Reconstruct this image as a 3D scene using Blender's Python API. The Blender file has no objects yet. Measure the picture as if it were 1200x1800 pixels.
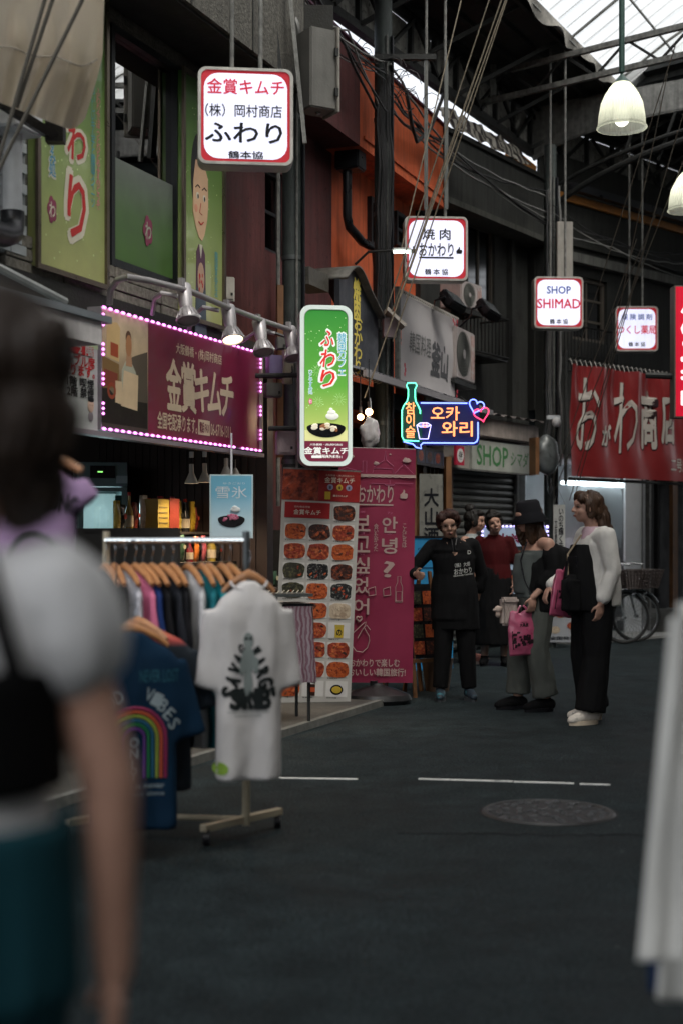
import bpy, bmesh, math, random
from mathutils import Vector, Matrix, noise
from mathutils.bvhtree import BVHTree
random.seed(7)
R = math.radians
SC = bpy.context.scene
COL = SC.collection

# ------------------------------------------------------------------ camera
FP = 2500.0; HY = 950.0; CZ = 1.30
cam = bpy.data.cameras.new('camera')
cam.sensor_fit = 'VERTICAL'; cam.sensor_height = 36; cam.sensor_width = 24; cam.lens = 50
cam.shift_y = 50/1800.0
cam.clip_start = .05; cam.clip_end = 500
cam.dof.use_dof = True; cam.dof.focus_distance = 11.3; cam.dof.aperture_fstop = 1.6
camo = bpy.data.objects.new('camera', cam); COL.objects.link(camo)
camo.location = (0, 0, CZ); camo.rotation_euler = (R(90), 0, 0)
SC.camera = camo

# ------------------------------------------------------------------ sky and sun
SUN_EL, SUN_ROT = R(58), R(150)
w = bpy.data.worlds.new('World'); SC.world = w; w.use_nodes = True
nt = w.node_tree; nt.nodes.clear()
sky = nt.nodes.new('ShaderNodeTexSky'); sky.sky_type = 'NISHITA'; sky.sun_disc = False
sky.sun_elevation = SUN_EL; sky.sun_rotation = SUN_ROT; sky.dust_density = 4; sky.air_density = 1.0
hs = nt.nodes.new('ShaderNodeHueSaturation'); hs.inputs['Saturation'].default_value = .22
bg = nt.nodes.new('ShaderNodeBackground'); bg.inputs['Strength'].default_value = .15
wo = nt.nodes.new('ShaderNodeOutputWorld')
nt.links.new(sky.outputs[0], hs.inputs['Color']); nt.links.new(hs.outputs[0], bg.inputs['Color']); nt.links.new(bg.outputs[0], wo.inputs[0])
sun = bpy.data.lights.new('sun', 'SUN'); sun.energy = .9; sun.angle = R(25); sun.color = (1, .96, .9)
suno = bpy.data.objects.new('sun', sun); COL.objects.link(suno)
suno.rotation_euler = (R(90)-SUN_EL, 0, R(180)-SUN_ROT)
SC.view_settings.view_transform = 'Standard'; SC.view_settings.look = 'None'
EXPO = 1.25; EK = 2**-EXPO
SC.view_settings.exposure = EXPO; SC.view_settings.gamma = 1.0; SC.view_settings.use_curve_mapping = False
SC.cycles.use_denoising = True
SC.cycles.max_bounces = 6; SC.cycles.transparent_max_bounces = 12
SC.cycles.sample_clamp_indirect = 4

# ------------------------------------------------------------------ materials
MATS = {}
def M(name, col=(.5,.5,.5), rough=.6, metal=0, var=.22, vs=6, bump=.12, bs=60, streak=0, emit=0, alpha=1, trans=0, grad=None, spec=.4, coat=0, col2=None, c2s=4, c2t=.55, sheen=0):
    if name in MATS: return MATS[name]
    m = bpy.data.materials.new(name); m.use_nodes = True; MATS[name] = m
    n, l = m.node_tree.nodes, m.node_tree.links
    b = n['Principled BSDF']; b.inputs['Roughness'].default_value = rough; b.inputs['Metallic'].default_value = metal
    b.inputs['Specular IOR Level'].default_value = spec
    if coat: b.inputs['Coat Weight'].default_value = coat
    tc = n.new('ShaderNodeTexCoord'); c = (*col, 1)
    out = None
    if grad:
        sp = n.new('ShaderNodeSeparateXYZ'); l.new(tc.outputs['Generated'], sp.inputs[0])
        r = n.new('ShaderNodeValToRGB'); l.new(sp.outputs[2], r.inputs[0])
        e = r.color_ramp.elements
        while len(e) < len(grad): e.new(.5)
        for i, (p, cc) in enumerate(grad): e[i].position = p; e[i].color = (*cc, 1)
        out = r.outputs[0]
    elif col2:
        ns = n.new('ShaderNodeTexNoise'); ns.inputs['Scale'].default_value = c2s; ns.inputs['Detail'].default_value = 8; ns.inputs['Roughness'].default_value = .65
        l.new(tc.outputs['Object'], ns.inputs['Vector'])
        r = n.new('ShaderNodeValToRGB'); l.new(ns.outputs[0], r.inputs[0])
        r.color_ramp.elements[0].position = c2t-.06; r.color_ramp.elements[0].color = c
        r.color_ramp.elements[1].position = c2t+.06; r.color_ramp.elements[1].color = (*col2, 1)
        out = r.outputs[0]
    if out is None:
        v = n.new('ShaderNodeRGB'); v.outputs[0].default_value = c; out = v.outputs[0]
    if var:
        ns = n.new('ShaderNodeTexNoise'); ns.inputs['Scale'].default_value = vs; ns.inputs['Detail'].default_value = 7; ns.inputs['Roughness'].default_value = .6
        l.new(tc.outputs['Object'], ns.inputs['Vector'])
        mr = n.new('ShaderNodeMapRange'); mr.inputs[1].default_value = .3; mr.inputs[2].default_value = .7
        mr.inputs[3].default_value = 1-var; mr.inputs[4].default_value = 1+var*.6; l.new(ns.outputs[0], mr.inputs[0])
        mx = n.new('ShaderNodeVectorMath'); mx.operation = 'SCALE'; l.new(out, mx.inputs[0]); l.new(mr.outputs[0], mx.inputs['Scale']); out = mx.outputs[0]
        rr = n.new('ShaderNodeMapRange'); rr.inputs[1].default_value = .3; rr.inputs[2].default_value = .7
        rr.inputs[3].default_value = max(.03, rough-.12); rr.inputs[4].default_value = min(1, rough+.12); l.new(ns.outputs[0], rr.inputs[0]); l.new(rr.outputs[0], b.inputs['Roughness'])
    if streak:
        mp = n.new('ShaderNodeMapping'); mp.inputs['Scale'].default_value = (9, 9, .7); l.new(tc.outputs['Object'], mp.inputs[0])
        ns = n.new('ShaderNodeTexNoise'); ns.inputs['Scale'].default_value = 1.6; ns.inputs['Detail'].default_value = 9; ns.inputs['Roughness'].default_value = .7
        l.new(mp.outputs[0], ns.inputs['Vector'])
        mr = n.new('ShaderNodeMapRange'); mr.inputs[1].default_value = .42; mr.inputs[2].default_value = .68; mr.inputs[3].default_value = 1; mr.inputs[4].default_value = 1-streak
        l.new(ns.outputs[0], mr.inputs[0])
        mx = n.new('ShaderNodeVectorMath'); mx.operation = 'SCALE'; l.new(out, mx.inputs[0]); l.new(mr.outputs[0], mx.inputs['Scale']); out = mx.outputs[0]
    l.new(out, b.inputs['Base Color'])
    if emit:
        l.new(out, b.inputs['Emission Color']); b.inputs['Emission Strength'].default_value = emit*EK
        if emit > .3: b.inputs['Base Color'].default_value = (*[x*.6 for x in col], 1)
    if bump:
        nb = n.new('ShaderNodeTexNoise'); nb.inputs['Scale'].default_value = bs; nb.inputs['Detail'].default_value = 6; l.new(tc.outputs['Object'], nb.inputs['Vector'])
        bp = n.new('ShaderNodeBump'); bp.inputs['Strength'].default_value = bump; bp.inputs['Distance'].default_value = .01
        l.new(nb.outputs[0], bp.inputs['Height']); l.new(bp.outputs[0], b.inputs['Normal'])
    if alpha < 1: b.inputs['Alpha'].default_value = alpha
    if trans: b.inputs['Transmission Weight'].default_value = trans
    return m
def sheet_mat(name, col, clear, ribs=0):
    """thin translucent plastic: part clear, part diffusing"""
    if name in MATS: return MATS[name]
    m = bpy.data.materials.new(name); m.use_nodes = True; MATS[name] = m
    n, l = m.node_tree.nodes, m.node_tree.links; n.clear()
    t = n.new('ShaderNodeBsdfTransparent'); t.inputs[0].default_value = (*col, 1)
    d = n.new('ShaderNodeBsdfTranslucent'); d.inputs[0].default_value = (*col, 1)
    df = n.new('ShaderNodeBsdfDiffuse'); df.inputs[0].default_value = (*[x*.6 for x in col], 1)
    a = n.new('ShaderNodeMixShader'); a.inputs[0].default_value = .25; l.new(d.outputs[0], a.inputs[1]); l.new(df.outputs[0], a.inputs[2])
    x = n.new('ShaderNodeMixShader'); l.new(a.outputs[0], x.inputs[1]); l.new(t.outputs[0], x.inputs[2]); x.inputs[0].default_value = clear
    if ribs:
        tc = n.new('ShaderNodeTexCoord'); ns = n.new('ShaderNodeTexNoise'); ns.inputs['Scale'].default_value = ribs; ns.inputs['Detail'].default_value = 5
        l.new(tc.outputs['Object'], ns.inputs['Vector'])
        mr = n.new('ShaderNodeMapRange'); mr.inputs[1].default_value = .3; mr.inputs[2].default_value = .7; mr.inputs[3].default_value = clear*.75; mr.inputs[4].default_value = min(1, clear*1.2)
        l.new(ns.outputs[0], mr.inputs[0]); l.new(mr.outputs[0], x.inputs[0])
    o = n.new('ShaderNodeOutputMaterial'); l.new(x.outputs[0], o.inputs[0])
    return m
def glass_mat(name, tint=(.6,.65,.65), refl=.12, rough=.02):
    if name in MATS: return MATS[name]
    m = bpy.data.materials.new(name); m.use_nodes = True; MATS[name] = m
    n, l = m.node_tree.nodes, m.node_tree.links; n.clear()
    t = n.new('ShaderNodeBsdfTransparent'); t.inputs[0].default_value = (*tint, 1)
    g = n.new('ShaderNodeBsdfGlossy'); g.inputs['Roughness'].default_value = rough
    f = n.new('ShaderNodeFresnel'); f.inputs[0].default_value = 1.5
    ad = n.new('ShaderNodeMath'); ad.operation = 'ADD'; ad.inputs[1].default_value = refl; l.new(f.outputs[0], ad.inputs[0])
    x = n.new('ShaderNodeMixShader'); l.new(ad.outputs[0], x.inputs[0]); l.new(t.outputs[0], x.inputs[1]); l.new(g.outputs[0], x.inputs[2])
    o = n.new('ShaderNodeOutputMaterial'); l.new(x.outputs[0], o.inputs[0])
    return m
def E(name, col, s, var=0, **k):   # something that gives off light
    return M(name, col, rough=.5, var=var, bump=0, emit=s, **k)
def flat(name, col, rough=.6, **k):
    return M(name, col, rough=rough, spec=k.pop('spec', .2), var=k.pop('var', .12), bump=k.pop('bump', 0), **k)

# ------------------------------------------------------------------ mesh builder
class MB:
    def __init__(s): s.bm = bmesh.new()
    def box(s, c, d, rot=None, bev=0):
        m = Matrix.Translation(c) @ (rot.to_4x4() if rot else Matrix.Identity(4)) @ Matrix.Diagonal((d[0], d[1], d[2], 1))
        r = bmesh.ops.create_cube(s.bm, size=1, matrix=m)
        if bev:
            es = list({e for v in r['verts'] for e in v.link_edges})
            bmesh.ops.bevel(s.bm, geom=es, offset=bev, segments=2, affect='EDGES', clamp_overlap=True)
        return s
    def bx(s, x0, x1, y0, y1, z0, z1, bev=0):
        return s.box(((x0+x1)/2, (y0+y1)/2, (z0+z1)/2), (abs(x1-x0), abs(y1-y0), abs(z1-z0)), bev=bev)
    def bar(s, p, q, r, n=8, r2=None, caps=True):
        p, q = Vector(p), Vector(q); d = q-p
        if d.length < 1e-6: return s
        rot = Vector((0,0,1)).rotation_difference(d).to_matrix().to_4x4()
        bmesh.ops.create_cone(s.bm, cap_ends=caps, segments=n, radius1=r, radius2=r if r2 is None else r2, depth=d.length, matrix=Matrix.Translation((p+q)/2) @ rot)
        return s
    def beam(s, p, q, w, h):   # square bar
        p, q = Vector(p), Vector(q); d = q-p
        z = Vector((0,0,1)) if abs(d.normalized().z) < .99 else Vector((0,1,0))
        x = d.normalized(); y = z.cross(x).normalized(); zz = x.cross(y)
        rot = Matrix((x, y, zz)).transposed()
        return s.box((p+q)/2, (d.length, w, h), rot)
    def tube(s, pts, r, n=6, closed=False):
        pts = [Vector(p) for p in pts]; N = len(pts); rings = []
        up = Vector((0,0,1)); prev = None
        for i, p in enumerate(pts):
            a = pts[(i-1) % N] if (i > 0 or closed) else p; b = pts[(i+1) % N] if (i < N-1 or closed) else p
            t = (b-a).normalized() if (b-a).length > 1e-9 else Vector((1,0,0))
            if prev is None:
                prev = t.orthogonal().normalized()
            u = (prev - t*prev.dot(t)); u = u.normalized() if u.length > 1e-6 else t.orthogonal().normalized(); prev = u
            v = t.cross(u); rr = r[i] if isinstance(r, (list, tuple)) else r
            rings.append([s.bm.verts.new(p + (u*math.cos(k*2*math.pi/n) + v*math.sin(k*2*math.pi/n))*rr) for k in range(n)])
        for i in range(N if closed else N-1):
            A, B = rings[i], rings[(i+1) % N]
            for k in range(n): s.bm.faces.new((A[k], A[(k+1) % n], B[(k+1) % n], B[k]))
        if not closed:
            s.bm.faces.new(rings[0][::-1]); s.bm.faces.new(rings[-1])
        return s
    def prism(s, pts, y0, y1):   # outline in XZ pushed along Y
        A = [s.bm.verts.new((x, y0, z)) for x, z in pts]; B = [s.bm.verts.new((x, y1, z)) for x, z in pts]; n = len(pts)
        s.bm.faces.new(A); s.bm.faces.new(B[::-1])
        for k in range(n): s.bm.faces.new((A[k], B[k], B[(k+1) % n], A[(k+1) % n]))
        return s
    def rrect(s, x0, x1, z0, z1, y0, y1, r, seg=5):
        return s.prism(rr_pts(x0, x1, z0, z1, r, seg), y0, y1)
    def ring(s, outer, inner, y0, y1):   # frame between two outlines with the same count
        n = len(outer); V = lambda P, y: [s.bm.verts.new((x, y, z)) for x, z in P]
        a, b, c, d = V(outer, y0), V(inner, y0), V(outer, y1), V(inner, y1)
        for k in range(n):
            j = (k+1) % n
            s.bm.faces.new((a[k], a[j], b[j], b[k])); s.bm.faces.new((c[j], c[k], d[k], d[j]))
            s.bm.faces.new((a[j], a[k], c[k], c[j])); s.bm.faces.new((b[k], b[j], d[j], d[k]))
        return s
    def lathe(s, prof, c=(0,0,0), n=20, rot=None):
        c = Vector(c); rings = []
        for r, z in prof:
            ring = []
            for k in range(n):
                a = 2*math.pi*k/n; v = Vector((r*math.cos(a), r*math.sin(a), z))
                if rot: v = rot @ v
                ring.append(s.bm.verts.new(c+v))
            rings.append(ring)
        for i in range(len(rings)-1):
            A, B = rings[i], rings[i+1]
            for k in range(n): s.bm.faces.new((A[k], A[(k+1) % n], B[(k+1) % n], B[k]))
        return s
    def ell(s, c, r, rot=None, sub=3):
        m = Matrix.Translation(c) @ (rot.to_4x4() if rot else Matrix.Identity(4)) @ Matrix.Diagonal((r[0], r[1], r[2], 1))
        bmesh.ops.create_icosphere(s.bm, subdivisions=sub, radius=1, matrix=m); return s
    def cap(s, p, q, r1, r2, sub=2):
        s.ell(p, (r1,)*3, sub=sub); s.ell(q, (r2,)*3, sub=sub); return s.bar(p, q, r1, 14, r2)
    def chain(s, pts, rs, sub=2):
        for i in range(len(pts)-1): s.cap(pts[i], pts[i+1], rs[i], rs[i+1], sub)
        return s
    def loft(s, rings, n=22, power=2.0):   # rings: (cx, cy, z, rx, ry)
        rs = []
        for cx, cy, z, rx, ry in rings:
            ring = []
            for k in range(n):
                a = 2*math.pi*k/n; c_, s_ = math.cos(a), math.sin(a)
                ring.append(s.bm.verts.new((cx + rx*math.copysign(abs(c_)**(2/power), c_), cy + ry*math.copysign(abs(s_)**(2/power), s_), z)))
            rs.append(ring)
        for i in range(len(rs)-1):
            A, B = rs[i], rs[i+1]
            for k in range(n): s.bm.faces.new((A[k], A[(k+1) % n], B[(k+1) % n], B[k]))
        s.bm.faces.new(rs[0][::-1]); s.bm.faces.new(rs[-1]); return s
    def grid(s, fn, nu, nv):
        V = [[s.bm.verts.new(fn(i/nu, j/nv)) for j in range(nv+1)] for i in range(nu+1)]
        for i in range(nu):
            for j in range(nv): s.bm.faces.new((V[i][j], V[i+1][j], V[i+1][j+1], V[i][j+1]))
        return s
    def build(s, name, mat, parent=None, smooth=False, loc=None, rz=0, bev=0):
        bmesh.ops.recalc_face_normals(s.bm, faces=s.bm.faces)
        me = bpy.data.meshes.new(name); s.bm.to_mesh(me); s.bm.free()
        return link(name, me, mat, parent, smooth, loc, rz, bev)
def link(name, me, mat, parent=None, smooth=False, loc=None, rz=0, bev=0):
    if mat:
        me.materials.clear(); me.materials.append(mat)
    if smooth:
        for p in me.polygons: p.use_smooth = True
        if smooth != 'all': me.set_sharp_from_angle(angle=R(38))
    o = bpy.data.objects.new(name, me); COL.objects.link(o)
    if parent: o.parent = parent
    if loc is not None: o.location = loc
    if rz: o.rotation_euler = (0, 0, rz)
    if bev:
        b = o.modifiers.new('b', 'BEVEL'); b.width = bev; b.segments = 2; b.limit_method = 'ANGLE'
    return o
def rr_pts(x0, x1, z0, z1, r, seg=5):
    P = []
    for cx, cz, a0 in ((x1-r, z1-r, 0), (x0+r, z1-r, 90), (x0+r, z0+r, 180), (x1-r, z0+r, 270)):
        for k in range(seg+1):
            a = R(a0 + 90*k/seg); P.append((cx+r*math.cos(a), cz+r*math.sin(a)))
    return P
def tag(o, label=None, cat=None, group=None, kind=None):
    if label: o['label'] = label
    if cat: o['category'] = cat
    if group: o['group'] = group
    if kind: o['kind'] = kind
    return o
def thing(name, label, cat, loc=(0,0,0), rz=0, group=None, rot=None):
    o = bpy.data.objects.new(name, None); COL.objects.link(o); o.location = loc
    o.rotation_euler = rot or (0, 0, rz); o.empty_display_size = .1
    return tag(o, label, cat, group)
def copy_tree(o, parent=None):
    c = o.copy(); COL.objects.link(c); c.parent = parent
    for ch in [x for x in KIDS(o)]: copy_tree(ch, c)
    return c
def KIDS(o): return list(o.children)
def share(o, parent, loc, rot=None, mat=None, name=None):   # another object on the same mesh
    c = o.copy(); COL.objects.link(c); c.parent = parent; c.location = loc
    if rot: c.rotation_euler = rot
    return c
# ------------------------------------------------------------------ lettering
def glyphs(s, bold=0, gap=1.0, line=1.0):
    c = bpy.data.curves.new('lettering', 'FONT'); c.body = s; c.resolution_u = 2; c.offset = bold; c.align_x = 'CENTER'
    c.space_character = gap; c.space_line = line
    o = bpy.data.objects.new('lettering', c); me = bpy.data.meshes.new_from_object(o)
    bpy.data.objects.remove(o); bpy.data.curves.remove(c); return me
def text(s, parent, x, z, w=None, h=None, mat=None, y=-.002, bold=.012, rot=0, gap=1.0, line=1.0, shear=0, name='lettering', bvh=None, thick=0, bvh_off=.003, arc=None):
    me = glyphs(s, 0, gap, line)
    if not len(me.vertices): return None
    xs = [v.co.x for v in me.vertices]; ys = [v.co.y for v in me.vertices]
    W, H = max(xs)-min(xs), max(ys)-min(ys); cx, cy = (max(xs)+min(xs))/2, (max(ys)+min(ys))/2
    sx = w/W if w else None; sy = h/H if h else None
    sx = sx or sy; sy = sy or sx; c_, s_ = math.cos(rot), math.sin(rot)
    for v in me.vertices:
        a, b = (v.co.x-cx)*sx, (v.co.y-cy)*sy; a += b*shear
        a, b = a*c_-b*s_, a*s_+b*c_
        X, Z, Y = x+a, z+b, y
        if bvh:
            hit = bvh.ray_cast(Vector((X, -2, Z)), Vector((0,1,0)))
            if hit[0] is not None: Y = hit[0].y-bvh_off
        v.co = (X, Y, Z)
    if bold > .001:
        k = bold*.85; n_ = 4 if bold < .045 else 8; bm = bmesh.new(); bm.from_mesh(me); src = bm.faces[:]
        for q in range(n_):
            a_ = 2*math.pi*q/n_+.4; g = bmesh.ops.duplicate(bm, geom=src); ox, oz = math.cos(a_)*k*sx, math.sin(a_)*k*sy
            for v in g['geom']:
                if isinstance(v, bmesh.types.BMVert): v.co += Vector((ox, -.00012*(q+1), oz))
        bm.to_mesh(me); bm.free()
    if thick:
        bm = bmesh.new(); bm.from_mesh(me); r = bmesh.ops.extrude_face_region(bm, geom=bm.faces[:])
        for v in r['geom']:
            if isinstance(v, bmesh.types.BMVert): v.co.y -= thick
        bmesh.ops.recalc_face_normals(bm, faces=bm.faces); bm.to_mesh(me); bm.free()
    return link(name, me, mat, parent)
def bvh_of(me): bb = bmesh.new(); bb.from_mesh(me); t = BVHTree.FromBMesh(bb); bb.free(); return t
# ------------------------------------------------------------------ places measured on the street
def P(px, py, Y): return Vector(((px-600)/FP*Y, Y, CZ+(HY-py)/FP*Y))
class Plane:
    """a vertical building line on plan: through (x0,y0), running k metres in x per metre in y"""
    def __init__(s, x0, y0, k):
        s.x0, s.y0, s.k = x0, y0, k; n = math.hypot(k, 1); s.dx, s.dy = k/n, 1/n; s.nx, s.ny = 1/n, -k/n
        s.rz = math.atan2(s.dy, s.dx)
    def hit(s, px, py=950, off=0):
        u = (px-600)/FP
        t = (u*(s.y0+off*s.ny)-s.x0-off*s.nx)/(s.dx-u*s.dy); Y = s.y0+t*s.dy+off*s.ny
        return t, CZ+(HY-py)/FP*Y
    def at(s, t, off=0, z=0): return Vector((s.x0+t*s.dx+off*s.nx, s.y0+t*s.dy+off*s.ny, z))
    def thing(s, name, label, cat, t, off=0, z=0, group=None):
        return thing(name, label, cat, s.at(t, off, z), s.rz, group)
A = Plane(-.65, 11.5, .39)
Bp = Plane(1.15, 16.1, .65)
Cp = Plane(2.65, 18.4, 1.0)
Fp = Plane(.41, 14.6, .514)
# ================================================================== SETTING
def asphalt():
    m = bpy.data.materials.new('asphalt'); m.use_nodes = True; n, l = m.node_tree.nodes, m.node_tree.links
    b = n['Principled BSDF']; tc = n.new('ShaderNodeTexCoord')
    f = n.new('ShaderNodeTexNoise'); f.inputs['Scale'].default_value = 75; f.inputs['Detail'].default_value = 3; l.new(tc.outputs['Object'], f.inputs['Vector'])
    v = n.new('ShaderNodeTexVoronoi'); v.inputs['Scale'].default_value = 85; l.new(tc.outputs['Object'], v.inputs['Vector'])
    g = n.new('ShaderNodeTexNoise'); g.inputs['Scale'].default_value = .8; g.inputs['Detail'].default_value = 8; g.inputs['Roughness'].default_value = .65; l.new(tc.outputs['Object'], g.inputs['Vector'])
    r = n.new('ShaderNodeValToRGB'); l.new(f.outputs[0], r.inputs[0]); e = r.color_ramp.elements
    e[0].position = .35; e[0].color = (.0035,.0062,.0066,1); e[1].position = .66; e[1].color = (.028,.038,.041,1)
    mr = n.new('ShaderNodeMapRange'); mr.inputs[1].default_value = .3; mr.inputs[2].default_value = .7; mr.inputs[3].default_value = .62; mr.inputs[4].default_value = 1.25; l.new(g.outputs[0], mr.inputs[0])
    v2 = n.new('ShaderNodeTexVoronoi'); v2.inputs['Scale'].default_value = 60; l.new(tc.outputs['Object'], v2.inputs['Vector'])
    sp = n.new('ShaderNodeMapRange'); sp.inputs[1].default_value = .10; sp.inputs[2].default_value = .16; sp.inputs[3].default_value = 2.6; sp.inputs[4].default_value = 1; l.new(v2.outputs['Distance'], sp.inputs[0])
    g2 = n.new('ShaderNodeTexNoise'); g2.inputs['Scale'].default_value = 4.5; g2.inputs['Detail'].default_value = 9; g2.inputs['Roughness'].default_value = .7; l.new(tc.outputs['Object'], g2.inputs['Vector'])
    m2 = n.new('ShaderNodeMapRange'); m2.inputs[1].default_value = .35; m2.inputs[2].default_value = .65; m2.inputs[3].default_value = .7; m2.inputs[4].default_value = 1.3; l.new(g2.outputs[0], m2.inputs[0])
    ml = n.new('ShaderNodeMath'); ml.operation = 'MULTIPLY'; l.new(sp.outputs[0], ml.inputs[0]); l.new(m2.outputs[0], ml.inputs[1])
    ml2 = n.new('ShaderNodeMath'); ml2.operation = 'MULTIPLY'; l.new(ml.outputs[0], ml2.inputs[0]); l.new(mr.outputs[0], ml2.inputs[1])
    mx = n.new('ShaderNodeVectorMath'); mx.operation = 'SCALE'; l.new(r.outputs[0], mx.inputs[0]); l.new(ml2.outputs[0], mx.inputs['Scale']); l.new(mx.outputs[0], b.inputs['Base Color'])
    rr = n.new('ShaderNodeMapRange'); rr.inputs[1].default_value = .3; rr.inputs[2].default_value = .7; rr.inputs[3].default_value = .6; rr.inputs[4].default_value = .9; l.new(g.outputs[0], rr.inputs[0]); l.new(rr.outputs[0], b.inputs['Roughness'])
    b.inputs['Specular IOR Level'].default_value = .1
    bp = n.new('ShaderNodeBump'); bp.inputs['Strength'].default_value = .7; bp.inputs['Distance'].default_value = .006; l.new(v.outputs[0], bp.inputs['Height']); l.new(bp.outputs[0], b.inputs['Normal'])
    return m
tag(MB().grid(lambda u, v: (-60+120*u, -40+160*v, 0), 2, 2).build('road', asphalt()), kind='structure')
CONC = M('concrete', (.055,.052,.046), .8, var=.35, vs=3, bump=.3, bs=90, streak=.3)
# shop apron: raised concrete slab in front of the shops with a pale worn edge
def gp(px, py): Y = CZ*FP/(py-HY); return ((px-600)/FP*Y, Y)
e0, e1 = gp(495, 1293), gp(640, 1248)
kx = (e1[0]-e0[0])/(e1[1]-e0[1])
def edge(Y, o=0): return e0[0]+kx*(Y-e0[1])+o
b = MB(); pts = [(edge(-1), -1), (edge(11.4), 11.4), (edge(11.9)-.2, 11.9), (edge(11.9)-5.5, 11.9), (edge(-1)-5.5, -1)]
top = [b.bm.verts.new((x, y, .05)) for x, y in pts]; bot = [b.bm.verts.new((x, y, -.05)) for x, y in pts]
b.bm.faces.new(top)
for k in range(5): b.bm.faces.new((top[k], bot[k], bot[(k+1) % 5], top[(k+1) % 5]))
tag(b.build('shop_floor', CONC), kind='structure')
b = MB(); b.beam((edge(-1, .03), -1, .026), (edge(11.3, .03), 11.3, .026), .05, .052); tag(b.build('kerb', M('kerb_stone', (.12,.12,.11), .8, var=.4, vs=20, bump=.3)), kind='structure')
PAINT = M('road_paint', (.75,.75,.72), .6, col2=(.06,.06,.06), c2s=14, c2t=.62, bump=.2)
b = MB()
for (x0, y0, x1, y1, w_) in ((472,1368,628,1370.5,.022), (735,1370,900,1374.5,.03), (902,1375,1008,1378,.03), (1018,1379,1072,1380.5,.028)):
    p, q = gp(x0, y0), gp(x1, y1); b.beam((p[0], p[1], .003), (q[0], q[1], .003), w_, .004)
tag(b.build('road_marking', PAINT), kind='structure')
b = MB(); pts = []
for i in range(30):
    x, y = gp(700+i*16, 1466+random.uniform(-2, 2)+i*.12); pts.append((x, y, .0005))
b.tube(pts, .004, 4); tag(b.build('road_joint', flat('tar', (.008,.008,.009), .7)), kind='structure')
# pavement strip at the far shops
b = MB(); q = [Cp.at(-.3, .75), Cp.at(9, .75), Cp.at(9, -.3), Cp.at(-.3, -.3)]
vs = [b.bm.verts.new((v.x, v.y, .03)) for v in q]; b.bm.faces.new(vs); vs2 = [b.bm.verts.new((v.x, v.y, -.03)) for v in q]
for k in range(4): b.bm.faces.new((vs[k], vs2[k], vs2[(k+1) % 4], vs[(k+1) % 4]))
tag(b.build('pavement', M('pavement_concrete', (.27,.27,.26), .8, var=.3, bump=.3)), kind='structure')
# manhole cover with cast leaf ornament
mh = thing('manhole_cover', 'round cast iron manhole cover with curling relief set into the asphalt', 'manhole cover', (.985, 6.79, 0))
IRON = M('cast_iron', (.030,.031,.032), .55, .3, var=.3, vs=30, bump=.2)
MB().lathe([(.001,.004), (.285,.004)], n=40).build('plate', IRON, mh)
MB().lathe([(.285,.004), (.29,.010), (.31,.010), (.318,.001)], n=40).build('rim', M('rim_iron', (.05,.05,.05), .5, .3), mh, True)
MB().lathe([(.318,.0015), (.332,.0015)], n=40).build('joint', flat('tar', 0), mh)
for ring_, cnt in ((.07, 5), (.14, 9), (.21, 13), (.26, 18)):
    for k in range(cnt):
        a = 2*math.pi*k/cnt + ring_*9; c = Vector((ring_*math.cos(a), ring_*math.sin(a), .006)); r0 = .028; s0 = random.uniform(0, 6); sg = random.choice((-1, 1))
        MB().tube([c+Vector((math.cos(s0+sg*t*.8)*r0*(1-t*.11), math.sin(s0+sg*t*.8)*r0*(1-t*.11), 0)) for t in range(7)], .0055, 5).build('relief', M('worn_iron', (.085,.087,.09), .5, .3, bump=.1), mh)

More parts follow.
